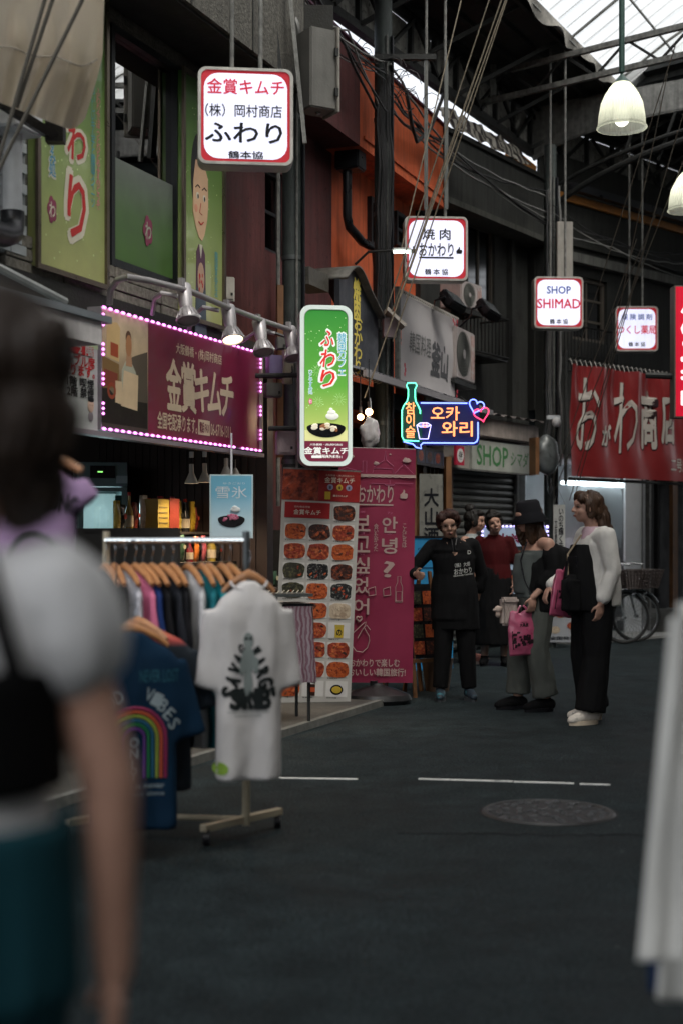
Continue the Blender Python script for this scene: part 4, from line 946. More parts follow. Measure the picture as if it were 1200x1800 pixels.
for x, z in ((.93,.93),(.97,.90),(.9,.96),(.98,.97),(.02,.1),(.03,.15),(.02,.2),(.97,.04),(.98,.1)): MB().ell((W_*x,-.022,H_*z), (.02,.004,.025), sub=2).build('petal_print', flat('petal_red', (.38,.03,.05)), r)
# black wavy topped grill sign
t0w, _ = A.hit(597, 600, .3); t1w, _ = A.hit(664, 600, .3); zt_ = A.hit(620, 472, .3)[1]; zb_ = A.hit(620, 655, .3)[1]
r = A.thing('wavy_grill_sign', 'black grill sign with yellow brush lettering under a curled grey tin cap', 'sign', t0w, .3, zb_); W_ = t1w-t0w; H_ = zt_-zb_
pw = []
for k in range(25):
    u = k/24; pw.append((W_*u, H_*(.84+.16*math.sin(min(1, max(0, (u-.0)/.62))*math.pi) - .22*max(0, u-.62)/.38)))
MB().prism([(0,0)]+pw+[(W_,0)], 0, .05).build('board', M('sign_black', (.018,.02,.026), .5, var=.3), r)
b = MB(); vs_ = []
for x, z in pw: vs_.append([b.bm.verts.new((x, y, z+.015)) for y in (-.07, .34)])
for i in range(24): b.bm.faces.new((vs_[i][0], vs_[i+1][0], vs_[i+1][1], vs_[i][1]))
o = b.build('curled_cap', M('tin_cap', (.08,.075,.065), .6, .3, var=.5, vs=20, bump=.4), r, True); sm = o.modifiers.new('s', 'SOLIDIFY'); sm.thickness = .02
YL = flat('brush_yellow', (.62,.5,.10))
text('焼\n肉', r, W_*.42, H_*.72, .17, .36, YL, -.004, .05, line=.85); text('お\nか\nわ\nり', r, W_*.45, H_*.28, .2, .52, YL, -.004, .03, line=.85)
MB().bx(-.45, .0, .10, .3, H_*.72, H_*.88).build('tin_hood', M('tin_cap', 0), r)
for k in range(12):
    x = W_*k/11; MB().tube([(x,-.01,.01), (x+.01,-.03,-.02), (x+.02,.02,-.03)], .005, 4).build('lacing', flat('cord_pale', 0), r)

# neon speech bubble
nr = thing('neon_sign', 'blue speech bubble neon sign with green bottle outline, orange Korean letters and two hearts', 'neon sign', P(778, 735, 12.4), R(4))
s = 12.4/FP
def N(px, py): return ((px-778)*s, (735-py)*s)
bg_ = MB(); bg_.rrect(*N(712,0)[:1], N(842,0)[0], N(0,783)[1], N(0,706)[1], .0, .012, .03); bg_.build('back_plate', E('navy_acrylic', (.004,.006,.045), .8), nr)
bot = [(714,676),(732,676),(731,684),(731,704),(738,716),(741,724),(741,778),(706,778),(706,724),(709,716),(716,704),(716,684)]
MB().prism([N(*p) for p in bot], -.003, .009).build('bottle_plate', E('teal_acrylic', (.0,.03,.022), .8), nr)
def neon(pts, mat, nm='tube', r_=.0058, closed=False, y=-.022): MB().tube([(N(*p)[0], y, N(*p)[1]) for p in pts], r_, 6, closed).build(nm, mat, nr, True)
NB, NG, NO, NR, NL = E('neon_blue', (.12,.18,1), 4.5), E('neon_green', (.12,1,.55), 2.2), E('neon_orange', (1,.30,.11), 1.7), E('neon_red', (1,.04,.12), 2.6), E('neon_lilac', (.45,.42,1), 2.6)
neon([(738,709),(820,709)], NB); neon([(839,742),(839,770),(837,776),(832,779),(750,779),(742,779),(738,783),(739,789),(730,787),(724,781),(708,777)], NB)
neon([(737,728),(737,722),(734,715),(729,706),(728,698),(728,685),(731,679),(729,674),(715,674),(713,679),(716,685),(716,698),(714,706),(708,714),(705,722),(705,768),(708,774),(712,775),(735,776)], NG)
def heart(cx, cy, w_, rot, mat, y=-.022):
    pts = []
    for k in range(28):
        a = k*2*math.pi/28; x = 16*math.sin(a)**3; z = 13*math.cos(a)-5*math.cos(2*a)-2*math.cos(3*a)-math.cos(4*a)
        x, z = x*w_/32, z*w_/32; X = x*math.cos(rot)-z*math.sin(rot); Z = x*math.sin(rot)+z*math.cos(rot); pts.append((cx+X, cy-Z))
    neon(pts, mat, 'heart', closed=True, y=y)
heart(836, 714, 27, R(-18), NB); heart(845, 728, 27, R(14), NR, -.036)
neon([(731,748),(756,748),(751,772),(736,772)], NL, closed=True, r_=.005); neon([(731,748),(737,744),(750,744),(756,748),(750,751),(737,751)], NL, closed=True, r_=.004)
neon([(745+3.6*math.cos(k*.785), 748+3.6*math.sin(k*.785)) for k in range(8)], E('neon_coral', (1,.25,.15), 2.6), 'ball', .004, True, -.03)
text('오카', nr, *N(781,727), 50*s, 24*s, NO, -.024, .018, thick=.006, name='neon_lettering'); text('와리', nr, *N(802,754), 54*s, 26*s, NO, -.024, .018, thick=.006, name='neon_lettering')
text('참\n이\n슬', nr, *N(720,739), 17*s, 62*s, NO, -.024, .012, thick=.006, name='neon_lettering', line=.9)
for x in (735, 820): MB().bar((N(x,0)[0], .01, N(0,706)[1]), (N(x,0)[0], .35, N(0,690)[1]), .006, 6).build('hanger', IRN, nr)

# red laced banner of the corner shop
Dp = Plane(2.72, 16.6, 1.08)
t0r, ztr = Dp.hit(1004, 638); _, zbr = Dp.hit(1012, 836); zbr = Dp.hit(1012, 837)[1]
r = Dp.thing('red_banner', 'broad red vinyl banner with white brush shop lettering laced over the white shop', 'banner', t0r, 0, zbr); H_ = ztr-zbr; W_ = 3.6
RV = M('red_vinyl', (.15,.012,.013), .38, var=.2, vs=2, bump=.1, bs=8, coat=.2)
def rb_f(u, v):
    x = W_*u; edge_ = v**6
    return (x, .030*math.sin(x*9+.8*math.sin(v*4))*(.4+v*.9)+.018*math.sin(x*27+v*3)*(v**2)+.02*noise.noise((x*2, v*3, 0)), H_*v - .012*abs(math.sin(x*7.5))*edge_)
b = MB(); b.grid(rb_f, 200, 26); ban = b.build('vinyl', RV, r, 'all')
bb = bmesh.new(); bb.from_mesh(ban.data); bv = BVHTree.FromBMesh(bb)
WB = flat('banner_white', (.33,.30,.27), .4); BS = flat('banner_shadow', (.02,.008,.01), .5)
def Dx(px, py): t, z = Dp.hit(px, py); return t-t0r, z-zbr
for ch_, px, py, w_, h_, bd, sh_ in (('お',1032,728,.34,.84,.012,.1), ('が',1064,765,.2,.25,.04,.1), ('わ',1098,735,.42,.86,-.004,.05), ('商',1140,738,.32,.68,.045,0), ('店',1172,735,.32,.62,.045,0)):
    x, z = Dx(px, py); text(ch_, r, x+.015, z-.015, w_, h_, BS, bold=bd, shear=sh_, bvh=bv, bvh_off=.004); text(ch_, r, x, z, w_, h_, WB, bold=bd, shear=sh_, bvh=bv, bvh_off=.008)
x, z = Dx(1193, 818); text('二号店', r, x, z, .42, .17, WB, bold=.02, bvh=bv, bvh_off=.006)
MB().bar((0,.06,H_+.03), (W_,.06,H_+.03), .02, 8).build('top_pole', DARK, r); MB().bar((0,.04,-.03), (W_,.04,-.03), .018, 8).build('bottom_pole', DARK, r); MB().bar((-.05,.05,-.1), (-.05,.05,H_+.15), .02, 8).build('side_pole', DARK, r)
for k in range(40): MB().tube([(W_*k/39,-.01,H_-.02), (W_*k/39,.02,H_+.055), (W_*k/39+.01,.08,H_+.03)], .005, 4).build('lacing', flat('cord_pale', 0), r)
# vertical red light box at the frame edge
Y = 13.2; c = P(1240, 618, Y); w_, h_ = 112/FP*Y, 232/FP*Y
r = thing('red_light_box', 'tall glowing red sign box with white brush characters cut by the picture edge', 'sign', c, R(2))
MB().bx(-w_/2, w_/2, 0, .16, -h_/2, h_/2).build('case', M('brown_case', (.12,.10,.08), .5), r)
MB().bx(-w_/2+.012, w_/2-.012, -.004, -.001, -h_/2+.012, h_/2-.012).build('lit_panel', E('lit_red_face', (.46,.002,.02), .75), r)
for k_, ch_ in enumerate('川のエキ味'): text(ch_, r, -w_*.20, h_*(.36-.18*k_), .22, .17, E('lit_white_brush', (.9,.82,.85), .75), -.008, .06)
MB().bar((-w_/2,.08,-h_*.18), (-w_/2-.24,.12,-h_*.17), .03, 8).build('bracket', DARK, r)
MB().bar((0,.08,h_/2), (0,.08,2.5), .02, 8).build('hanging_rod', DARK, r)
# ================================================================== POSTS, STALLS, RACK
POSTM = M('post_paint', (.05,.06,.057), .6, .2, var=.35, vs=10, bump=.3, bs=30, streak=.4, col2=(.018,.02,.019), c2s=26, c2t=.66)
def post(label, px, Y, r_, z1, bands):
    p = P(px, 950, Y); r = thing('round_post', label, 'post', (p.x, Y, 0), 0, 'round steel posts carrying the arcade')
    MB().bar((0,0,0), (0,0,z1), r_, 24).build('shaft', POSTM, r, True)
    for z in bands: MB().bar((0,0,z), (0,0,z+.035), r_+.007, 24).build('band', M('band_steel', (.10,.11,.11), .45, .7), r, True)
    for k in range(3):
        a = -1.2+k*.9; MB().bar((r_*1.1*math.cos(a), -r_*1.1+.02*k, .5), (r_*1.1*math.cos(a), -r_*1.1+.02*k, z1-.4), .011, 6).build('conduit', BP if k else PALE, r)
    return r
post('mottled green grey round post between the maroon board and the green sign box', 515, 11.2, .084, 6.4, (1.9, 2.9, 3.5, 4.6))
post('cable wrapped round post in front of the orange wall', 673, 13.6, .085, 6.5, (2.4, 3.3, 4.4, 5.3))
pc = post('dark corner post behind the bucket hat woman with sign rods and cables', 966, 17.3, .075, 6.1, (2.2, 3.1, 4.2))
GB = M('grey_box', (.11,.107,.098), .55, .1, var=.2, streak=.25)
# meter boxes
r = thing('switch_box', 'big grey steel switch cabinet with hinges high on the round post', 'switch box', P(556, 190, 10.7), R(30))
MB().box((0,0,.27), (.22,.22,.60), bev=.01).build('cabinet', GB, r); MB().box((.115,-.02,.27), (.02,.24,.64), bev=.006).build('door', M('cabinet_door', (.24,.225,.2), .5, .1, streak=.3), r)
for z in (.1,.4): MB().box((.10,-.13,z), (.03,.02,.06)).build('hinge', DARK, r)
for lab, px, py, Y, d, m_ in (('squat purple lit meter box on the batten past the maroon board', 487, 645, 11.0, (.15,.12,.17), M('meter_mauve', (.17,.14,.26), .5)),
    ('lower small meter box with a blue sticker under the purple lit one', 480, 686, 11.0, (.13,.1,.11), GB),
    ('cream cable trunking box fixed to the round post under the spotlights', 506, 645, 10.95, (.075,.07,.26), M('cream_box', (.40,.38,.28), .5, streak=.2)),
    ('blank dull pink switch plate box low on the round post', 502, 779, 10.9, (.15,.06,.18), M('mauve_box', (.22,.17,.18), .5)),
    ('tall pale box behind the fourth spotlight', 493, 604, 11.05, (.07,.06,.1), GB),
    ('pale box on the wall corner below the cartoon panel', 398, 510, 10.9, (.11,.1,.19), M('cream_box2', (.33,.31,.27), .6))):
    r = thing('meter_box', lab, 'electrical box', P(px, py, Y), R(20))
    MB().box((0,0,0), d, bev=.006).build('case', m_, r); MB().box((0,-d[1]/2-.004,0), (d[0]*.8,.006,d[2]*.8), bev=.002).build('cover', m_, r)
    MB().box((d[0]*.25,-d[1]/2-.01,-d[2]*.2), (.015,.006,.02)).build('latch', DARK, r)
bt = thing('wood_batten', 'upright varnished wood batten between the maroon board and the round post', 'batten', P(492, 950, 11.15), R(20))
MB().bx(-.025, .025, -.02, .02, 1.95-1.3, 3.3-1.3).build('batten_body', WOOD, bt)
r = thing('cover_board', 'tall cream cover board on the corner post above the blue and red sign box', 'box', P(991, 445, 17.0), R(5))
MB().box((0,0,.02), (.19,.08,.70), bev=.006).build('board', M('cover_cream', (.30,.28,.25), .6, streak=.25), r)
for z in (-.28,.33): MB().box((0,-.045,z), (.015,.01,.015)).build('bolt', DARK, r)
r = thing('security_camera', 'white dome security camera on the corner post above the wrapped clock', 'camera', P(975, 738, 16.9), R(0))
MB().box((-.02,.02,.03), (.16,.05,.05), bev=.006).build('bracket', WW, r); MB().ell((.01,-.03,-.03), (.055,.055,.06), sub=3).build('dome', M('white_dome', (.6,.6,.6), .25), r, True)
r = thing('wrapped_clock', 'grey plastic wrapped round clock with a wooden edge on the corner post', 'clock', P(960, 800, 16.9), R(25))
b = MB(); b.ell((0,0,0), (.16,.11,.24), sub=4); o = b.build('wrapping', M('grey_wrap', (.10,.11,.11), .35, var=.4, vs=10, bump=.5, bs=14, coat=.3), r, True)
for v in o.data.vertices: v.co *= 1+.10*noise.noise(v.co*9)
MB().bx(-.20, -.15, -.07, .07, -.24, .2).build('wood_edge', WOOD, r)
MB().tube([(-.05,-.08,-.25), (-.06,-.1,-.42), (-.03,-.1,-.5), (.0,-.1,-.42), (.0,-.08,-.28)], .012, 6).build('cord_loop', BP, r)

# ---------------- inside the first shop
def shop(px, py, off): t, z = A.hit(px, py, off); return A.at(t, off, z)
# refrigerator
p = shop(181, 1000, -1.2); Y = p.y
r = thing('display_fridge', 'teal grey glass door refrigerator with a shield badge and stacked cups inside the dark shop', 'refrigerator', (p.x, p.y, .05), R(14))
sc = Y/FP; w_ = 88*sc; zt_ = P(0, 812, Y).z-.05
TEAL = M('fridge_teal', (.12,.19,.20), .35, .1, var=.15)
b = MB(); b.bx(-w_/2, w_/2, .03, .6, 0, .35); b.bx(-w_/2, w_/2, .03, .6, zt_-.20, zt_); b.bx(-w_/2, -w_/2+.05, .03, .6, .35, zt_-.20); b.bx(w_/2-.05, w_/2, .03, .6, .35, zt_-.2); b.bx(-w_/2+.05, w_/2-.05, .57, .6, .35, zt_-.2); b.build('cabinet', TEAL, r, bev=.006)
MB().bx(-w_/2+.01, w_/2-.01, .0, .03, .36, .42).bx(-w_/2+.01, w_/2-.01, .0, .03, zt_-.24, zt_-.205).bx(-w_/2+.01, -w_/2+.05, .0, .03, .42, zt_-.24).bx(w_/2-.05, w_/2-.01, 0, .03, .42, zt_-.24).build('door', TEAL, r)
MB().bx(-w_/2+.05, w_/2-.05, .01, .016, .42, zt_-.24).build('glass', glass_mat('fridge_glass', (.75,.85,.85), .06, .02), r)
MB().bx(-.10, .10, .0, .031, zt_-.13, zt_-.03).build('control_panel', BLK, r); MB().bx(-.04,.0,-.002,.0,zt_-.085,zt_-.075).build('green_display', E('led_green', (.3,1,.2), 1.5), r)
MB().bx(.11, .20, .01, .031, zt_-.17, zt_-.11).build('label_plate', flat('pale_blue_plate', (.3,.4,.45)), r)
MB().bx(-w_/2+.05, w_/2-.05, .54, .56, .42, zt_-.24).build('glow_back', E('fridge_back_glow', (.50,.58,.58), .25), r)  # back panel glows by itself, in place of light falling on it
MB().prism([(.10,zt_-.27),(.17,zt_-.27),(.17,zt_-.33),(.135,zt_-.37),(.10,zt_-.33)], .002, .008).build('shield_badge', flat('badge_dark', (.01,.05,.05)), r)
l = bpy.data.lights.new('fridge_fill', 'POINT'); l.energy = 5*EK; l.color = (.9,.97,1); l.shadow_soft_size = .1; o = bpy.data.objects.new('lamp_light', l); COL.objects.link(o); o.parent = r; o.location = (0,.1,zt_-.42)  # fill light added inside to brighten the fridge
for zz in (.95, 1.25, 1.55):
    if zz < zt_-.4: MB().bx(-w_/2+.05, w_/2-.05, .05, .53, zz, zz+.015).build('shelf', TEAL, r)
cups = 0
for zz in (.965, 1.04, 1.115, 1.265):
    for k in range(5):
        x = -w_/2+.11+k*.075; c = thing('dessert_cup', 'small clear lidded dessert cup in the %s row of the refrigerator' % {.965:'lowest', 1.04:'second', 1.115:'third', 1.265:'top'}[zz], 'cup', Vector((p.x, p.y, .05))+Matrix.Rotation(R(14), 3, 'Z') @ Vector((x, .12, zz)), 0, 'dessert cups in the refrigerator')
        MB().lathe([(.001,0),(.024,0),(.031,.055)], n=12).build('cup_wall', glass_mat('cup_plastic', (.6,.6,.6), .15, .1), c, True); MB().lathe([(.001,.002),(.022,.002),(.026,.04),(.001,.042)], n=12).build('filling', FOODM[random.choice((0,1,5))], c, True)
        MB().lathe([(.033,.055),(.028,.07),(.001,.072)], n=12).build('lid', WW, c, True)
# pendant lamps
for k_, (px, py) in enumerate(((337, 850), (360, 848), (398, 838), (416, 840))):
    p = shop(px, py, .02-.1*k_*0-.3)
    lab = ['white cone pendant lamp hung first from the refrigerator', 'white cone pendant lamp hung second from the refrigerator', 'white cone pendant lamp mostly hidden by the blue ice dessert poster, third in the row', 'white cone pendant lamp at the end of the row over the blue ice dessert poster'][k_]
    r = thing('pendant_lamp', lab, 'lamp', p, 0, 'cone pendant lamps under the maroon board')
    MB().lathe([(.055,0),(.05,.012),(.022,.075),(.018,.085),(.018,.15),(.001,.152)], n=20).build('shade', M('lamp_white', (.6,.57,.52), .4), r, True)
    MB().lathe([(.001,.01),(.05,.01)], n=16).build('bulb', E('dim_warm_bulb', (1,.75,.5), 2.5), r)
    if k_ != 2:
        l = bpy.data.lights.new('pendant_lamp_light', 'SPOT'); l.energy = 32*EK; l.spot_size = R(140); l.spot_blend = .6; l.color = (1,.76,.5); l.shadow_soft_size = .05; o = bpy.data.objects.new('lamp_light', l); COL.objects.link(o); o.parent = r; o.location = (0,0,-.01)
    MB().bar((0,0,.15), (0,0,.21), .006, 6).build('stem', BLK, r); MB().bar((0,0,.20), (0,0,.245), .018, 10).build('ceiling_cap', WP, r)
# blue poster hung from the rail
p = shop(407, 890, .30); Y = p.y; w_, h_ = 76*Y/FP, 112*Y/FP
r = thing('ice_dessert_poster', 'pale blue hanging poster of an ice dessert bowl with white characters', 'poster', p, R(4))
MB().bx(-w_/2, w_/2, 0, .008, -h_/2, h_/2).build('card', flat('poster_rim', (.5,.6,.62)), r)
MB().bx(-w_/2+.01, w_/2-.01, -.002, -.0005, -h_/2+.01, h_/2-.01).build('print', M('poster_blue', (0,0,0), .35, grad=[(0,(.50,.62,.68)),(.3,(.45,.62,.70)),(.7,(.16,.42,.58)),(1,(.14,.40,.55))], var=.05, bump=0, coat=.3), r)
text('雪氷', r, 0, h_*.22, w_*.72, h_*.19, flat('poster_white', (.62,.68,.72)), -.004, .0)
text('ゆきごおり', r, .02, h_*.36, w_*.5, h_*.035, flat('poster_white', 0), -.004, .0)
bowl(r, 0, -h_*.20, w_*.31, h_*.13, -.004, BLK, [flat('berry_ice', (.38,.09,.16)), flat('berry_ice2', (.5,.17,.25))], 14, .8)
MB().ell((.03,-.012,-h_*.05), (.035,.006,.02)).ell((.025,-.013,-h_*.02), (.02,.006,.014)).build('cream_print', flat('cream_print', (.6,.62,.62)), r, True)
MB().bar((0,.004,h_/2), (0,.004,h_/2+.30), .008, 8).build('hanging_rod', WP, r)
# produce shelves with bright snack packs, jars and bottles
r = A.thing('snack_shelf', 'low dark tiered shelf full of snack packs behind the clothes rail', 'shelf', A.hit(250, 900, -.4)[0], -.4, .05)
SL = A.hit(452, 900, -.4)[0]-A.hit(250, 900, -.4)[0]
for k, z in enumerate((.83, 1.06, 1.30)): MB().bx(-.1, SL+.1, -.35+k*.22, .0+k*.22, z, z+.02).build('shelf_board', M('shelf_dark', (.04,.035,.03), .6), r)
MB().bx(-.1, -.06, -.35, .5, 0, 1.34).build('side_board', M('shelf_dark', 0), r); MB().bx(SL+.06, SL+.1, -.35, .5, 0, 1.34).build('side_board', M('shelf_dark', 0), r)
cols = [(.5,.32,.03),(.45,.03,.02),(.5,.15,.03),(.02,.02,.02),(.5,.42,.35),(.35,.02,.03),(.55,.4,.06),(.2,.03,.02),(.05,.1,.06),(.4,.08,.1)]
wd = ['yellow','scarlet','orange','black','cream','crimson','gold','brown','dark green','rose']
t_base = A.hit(250, 900, -.4)[0]
USED = {}
def pack_label(c, bottle, row):
    s_ = '%s %s on the %s tier of the snack shelf' % (c, 'bottle' if bottle else 'snack pack', ('bottom','middle','top')[row]); USED[s_] = USED.get(s_, 0)+1; q = USED[s_]
    return s_ if q == 1 else s_.replace(' on the', (', %s along' % ['','','second','third','fourth','fifth','sixth','seventh','eighth'][q])+' on the', 1)
for row, (z, cnt, hh) in enumerate(((.85, 15, .17), (1.08, 16, .2), (1.32, 20, .25))):
    for k in range(cnt):
        ci = (k*7+row*3) % 10; t = t_base+.03+(SL-.1)*k/(cnt-1)+(.35 if row == 2 else 0)*0; tp_ = A.at(t, -.4+.2-row*.22, .05+z)
        g = thing('snack_pack', pack_label(wd[ci], (k+row) % 3 == 1, row), 'snack pack', tp_, A.rz+random.uniform(-.2,.2), 'snack packs on the shelf behind the clothes rail')
        w2 = random.uniform(.06,.085); h2 = hh*random.uniform(.75,1.15)
        if (k+row) % 3 == 1:
            MB().lathe([(.001,0),(w2*.45,0),(w2*.48,h2*.5),(w2*.2,h2*.72),(w2*.17,h2)], n=12).build('bottle_glass', M('bottle_%d' % ci, tuple(x*.5+.01 for x in cols[ci]), .2, coat=.6, bump=0), g, True)
            MB().lathe([(w2*.49,h2*.12),(w2*.49,h2*.42)], n=12).build('paper_label', flat('pack_label', (.5,.42,.3)), g, True); MB().lathe([(.001,h2*1.05),(w2*.2,h2*1.05),(w2*.2,h2*.95)], n=10).build('bottle_cap', flat('cap_red', (.35,.03,.02)), g, True)
        else:
            b = MB(); b.grid(lambda u, v: (w2*(u-.5), -.02*math.sin(math.pi*u)*math.sin(math.pi*min(1,v*1.1))+.002*random.random(), h2*v), 6, 6); o = b.build('foil_bag', M('foil_%d' % ci, cols[ci], .3, coat=.5, var=.3, vs=20, bump=.5, bs=30), g, True); sm = o.modifiers.new('s', 'SOLIDIFY'); sm.thickness = .02
            MB().lathe([(.0001,0),(w2*.28,0)], (0,-.028,h2*.55), 14, Matrix.Rotation(R(90), 3, 'X')).build('round_print', flat('pack_print_%d' % ((ci*3) % 4), ((.5,.45,.3),(.4,.05,.03),(.05,.05,.04),(.5,.3,.06))[(ci*3) % 4]), g)
r = thing('carton', 'yellow and red printed carton standing high on the shelf near the refrigerator', 'carton', shop(290, 950, -.55), A.rz)
MB().bx(-.2,-.02,-.05,.1,0,.32).build('yellow_side', M('carton_yellow', (.20,.14,.02), .5), r); MB().bx(-.018,.14,-.055,.1,0,.33).build('red_side', M('carton_red', (.13,.018,.01), .5), r)
for k in range(6): MB().bx(-.18,-.05,-.053,-.05,.05+k*.04,.06+k*.04).build('print_line', flat('carton_line', (.08,.06,.02)), r)
# basket stall wrapped in pink striped plastic with white tubs, beside the white tee
r = thing('pickle_table', 'small table skirted with pink striped plastic and printed sheets in front of the menu banner', 'table', P(497, 950, 9.9)*1, R(18))
r.location.z = .05
zt_ = P(0, 1060, 9.9).z-.05
STR = bpy.data.materials.new('striped_plastic'); STR.use_nodes = True
_n, _l = STR.node_tree.nodes, STR.node_tree.links; _tc = _n.new('ShaderNodeTexCoord'); _w = _n.new('ShaderNodeTexWave'); _w.inputs['Scale'].default_value = 11; _w.inputs['Distortion'].default_value = 7; _l.new(_tc.outputs['Object'], _w.inputs['Vector'])
_r = _n.new('ShaderNodeValToRGB'); _r.color_ramp.elements[0].position = .45; _r.color_ramp.elements[0].color = (.12,.055,.075,1); _r.color_ramp.elements[1].position = .55; _r.color_ramp.elements[1].color = (.20,.16,.18,1); _l.new(_w.outputs[0], _r.inputs[0]); _l.new(_r.outputs[0], _n['Principled BSDF'].inputs['Base Color']); _n['Principled BSDF'].inputs['Roughness'].default_value = .4
b = MB(); b.grid(lambda u, v: ((-.14+.30*u)*(1+.18*v), -.16-.015*math.sin(u*30)*v-.05*v, zt_*.98-.52*v), 40, 8); b.build('skirt', STR, r, True)
b = MB(); b.grid(lambda u, v: (.17+.02*v, -.16+.3*u-.02*math.sin(u*9)*v, zt_*.98-.54*v), 12, 8); b.build('side_sheet', flat('printed_sheet', (.40,.37,.37)), r, True)
MB().bx(-.2,.18,-.16,.2,zt_*.98,zt_).build('table_top', BLK, r)
for x in (-.17,.15):
    for y in (-.13,.17): MB().bar((x,y,0), (x,y,zt_*.97), .012, 6).build('leg', DARK, r)
MB().bx(-.22,.16,-.2,.1,zt_+.05,zt_+.07).build('tray', M('tray_slate', (.05,.055,.055), .4), r)
for k in range(9): MB().beam((-.2+k*.035, -.19, zt_+.075), (-.1+k*.035, .1, zt_+.085), .006, .004).build('seaweed_strip', flat('strip_pale', (.35,.33,.28)), r)
for nm, x, z in (('white plastic tub on top of the other at the pickle table corner', -.13, -.00), ('lower white plastic tub at the pickle table corner', -.13, -.085)):
    o = thing('plastic_tub', nm, 'tub', r.location+Matrix.Rotation(R(18), 3, 'Z') @ Vector((x,-.24,zt_+z-.06)))
    MB().lathe([(.001,0),(.05,0),(.06,.075),(.066,.078),(.066,.085),(.058,.085),(.05,.01)], n=22).build('tub_wall', M('tub_white', (.5,.46,.40), .4), o, True)
# ---------------- kimchi menu banner
Y = 11.0; w_, h_ = .60, 1.83
r = thing('kimchi_menu_banner', 'white kimchi menu banner with a red header and three columns of dish photographs', 'banner', P(548, 1243, Y), rot=(R(2), R(2.2), R(9)))
MB().bx(-w_/2, w_/2, 0, .004, 0, h_).build('sheet', M('banner_white_cloth', (.36,.345,.32), .5, var=.1, vs=3, bump=.06, bs=6), r)
MB().bx(-w_/2, w_/2, -.003, -.0005, h_-.235, h_).build('header_print', M('header_red', (.24,.014,.014), .4, var=.3, vs=4, bump=0), r)
MB().bx(-w_/2+.002, -.02, -.005, -.0032, h_-.232, h_-.003).build('cabbage_photo', M('cabbage_red', (.30,.05,.02), .4, var=.6, vs=18, col2=(.10,.015,.01), c2s=16, bump=.8, bs=26), r)
text('大阪鶴橋・(株)岡村商店の', r, .14, h_-.035, .22, .018, flat('menu_pale', (.5,.35,.3)), -.004, .005); text('金賞キムチ', r, .14, h_-.07, .23, .045, flat('menu_cream', (.52,.46,.38)), -.004, .02)
for k, c_ in enumerate(((.25,.25,.35),(.5,.35,.06),(.25,.25,.35))):
    MB().lathe([(.0001,0),(.024,0)], (.07+k*.072,-.0045,h_-.125), 14, Matrix.Rotation(R(90), 3, 'X')).build('medal_print', flat('medal_%d' % (k % 2), c_), r); text('金', r, .07+k*.072, h_-.125, .02, .022, INK, -.006, .02)
MB().bx(.03,.075,-.005,-.003,h_-.22,h_-.16).build('jar_print', flat('jar_gold', (.4,.28,.03)), r); text('魔法のキムチ', r, .15, h_-.19, .11, .016, flat('menu_cream', 0), -.004, .02)
MB().bx(-w_/2+.025, .075, -.004, -.001, h_-.37, h_-.25).build('title_print', flat('title_red', (.26,.016,.018)), r); text('岡村商店特製', r, -.14, h_-.285, .12, .016, flat('menu_pale', 0), -.005, .01); text('金賞キムチ', r, -.10, h_-.325, .21, .04, flat('menu_cream', 0), -.005, .02)
capt = ['白菜キムチ','大根キムチ','ねぎキムチ','チャンジャ','オイキムチ','えごまの葉','するめキムチ','にんにく漬','青唐辛子','切干大根']
kinds = [[None,None,1],[3,1,0],[0,0,3],[2,4,1],[2,3,4],[3,3,5],[0,0,6],[0,0,0],[1,0,3],[3,7,8]]
cw = (w_-.04)/3; rh = (h_-.26)/10.35
for ro in range(10):
    for co in range(3):
        kd = kinds[ro][co]
        if kd is None: continue
        x = -w_/2+.02+cw*(co+.5); z = h_-.25-rh*(ro+.5)
        o = MB().bx(x-cw*.45, x+cw*.45, -.002, -.0005, z-rh*.36, z+rh*.44).build('dish_photo', CARD, r)
        if kd < 6:
            b = MB(); pts = []
            for k in range(26):
                a = k*2*math.pi/26; q = 1+.10*noise.noise((ro*3.1+math.cos(a)*1.7, co*5.3+math.sin(a)*1.7, 0)); pts.append((x+cw*.45*q*math.copysign(abs(math.cos(a))**.6, math.cos(a)), z+.004+rh*.40*q*math.copysign(abs(math.sin(a))**.6, math.sin(a))))
            b.prism(pts, -.0045, -.002); b.build('dish', FOODM[kd], o)
            for k in range(9): MB().ell((x+random.uniform(-.3,.3)*cw, -.0055, z+random.uniform(-.24,.26)*rh), (random.uniform(.012,.028), .0022, random.uniform(.006,.014)), Matrix.Rotation(random.uniform(-1.5,1.5), 3, 'Y'), 1).build('dish_piece', FOODM[kd if random.random() < .6 else random.choice((0,1,3))] if kd not in (5,) else FOODM[5], o, True)
        elif kd == 6:
            MB().bx(x-.033,x+.033,-.005,-.002,z-.05,z+.035).build('jar', flat('jar_gold', 0), o); MB().bx(x-.035,x+.035,-.006,-.002,z+.035,z+.05).build('jar_lid', flat('jar_cap', (.35,.27,.05)), o); text('の', o, x, z-.01, .04, .045, INK, -.0065, .04)
        elif kd == 7:
            MB().bx(x-.02,x+.02,-.005,-.002,z-.05,z+.04).build('bottle', flat('bottle_brown', (.03,.012,.008)), o); MB().bx(x-.02,x+.02,-.006,-.005,z-.02,z+.015).build('bottle_label', flat('bottle_red', (.35,.06,.02)), o)
        else:
            MB().ell((x,-.003,z), (.05,.002,.04)).build('dish', BLK, o, True); MB().ell((x,-.005,z), (.038,.002,.028)).build('dish_piece', flat('jar_gold', 0), o, True)
        text(capt[(ro*3+co) % 10], r, x-cw*.2, z-rh*.42, cw*.42, .009, INK, -.002, .01)
MB().bx(-w_/2, w_/2, -.05, .05, -.03, .0).build('base_bar', M('base_red', (.25,.03,.02), .5), r); MB().bx(-w_/2, w_/2, -.002, .006, h_, h_+.012).build('top_bar', PALE, r)
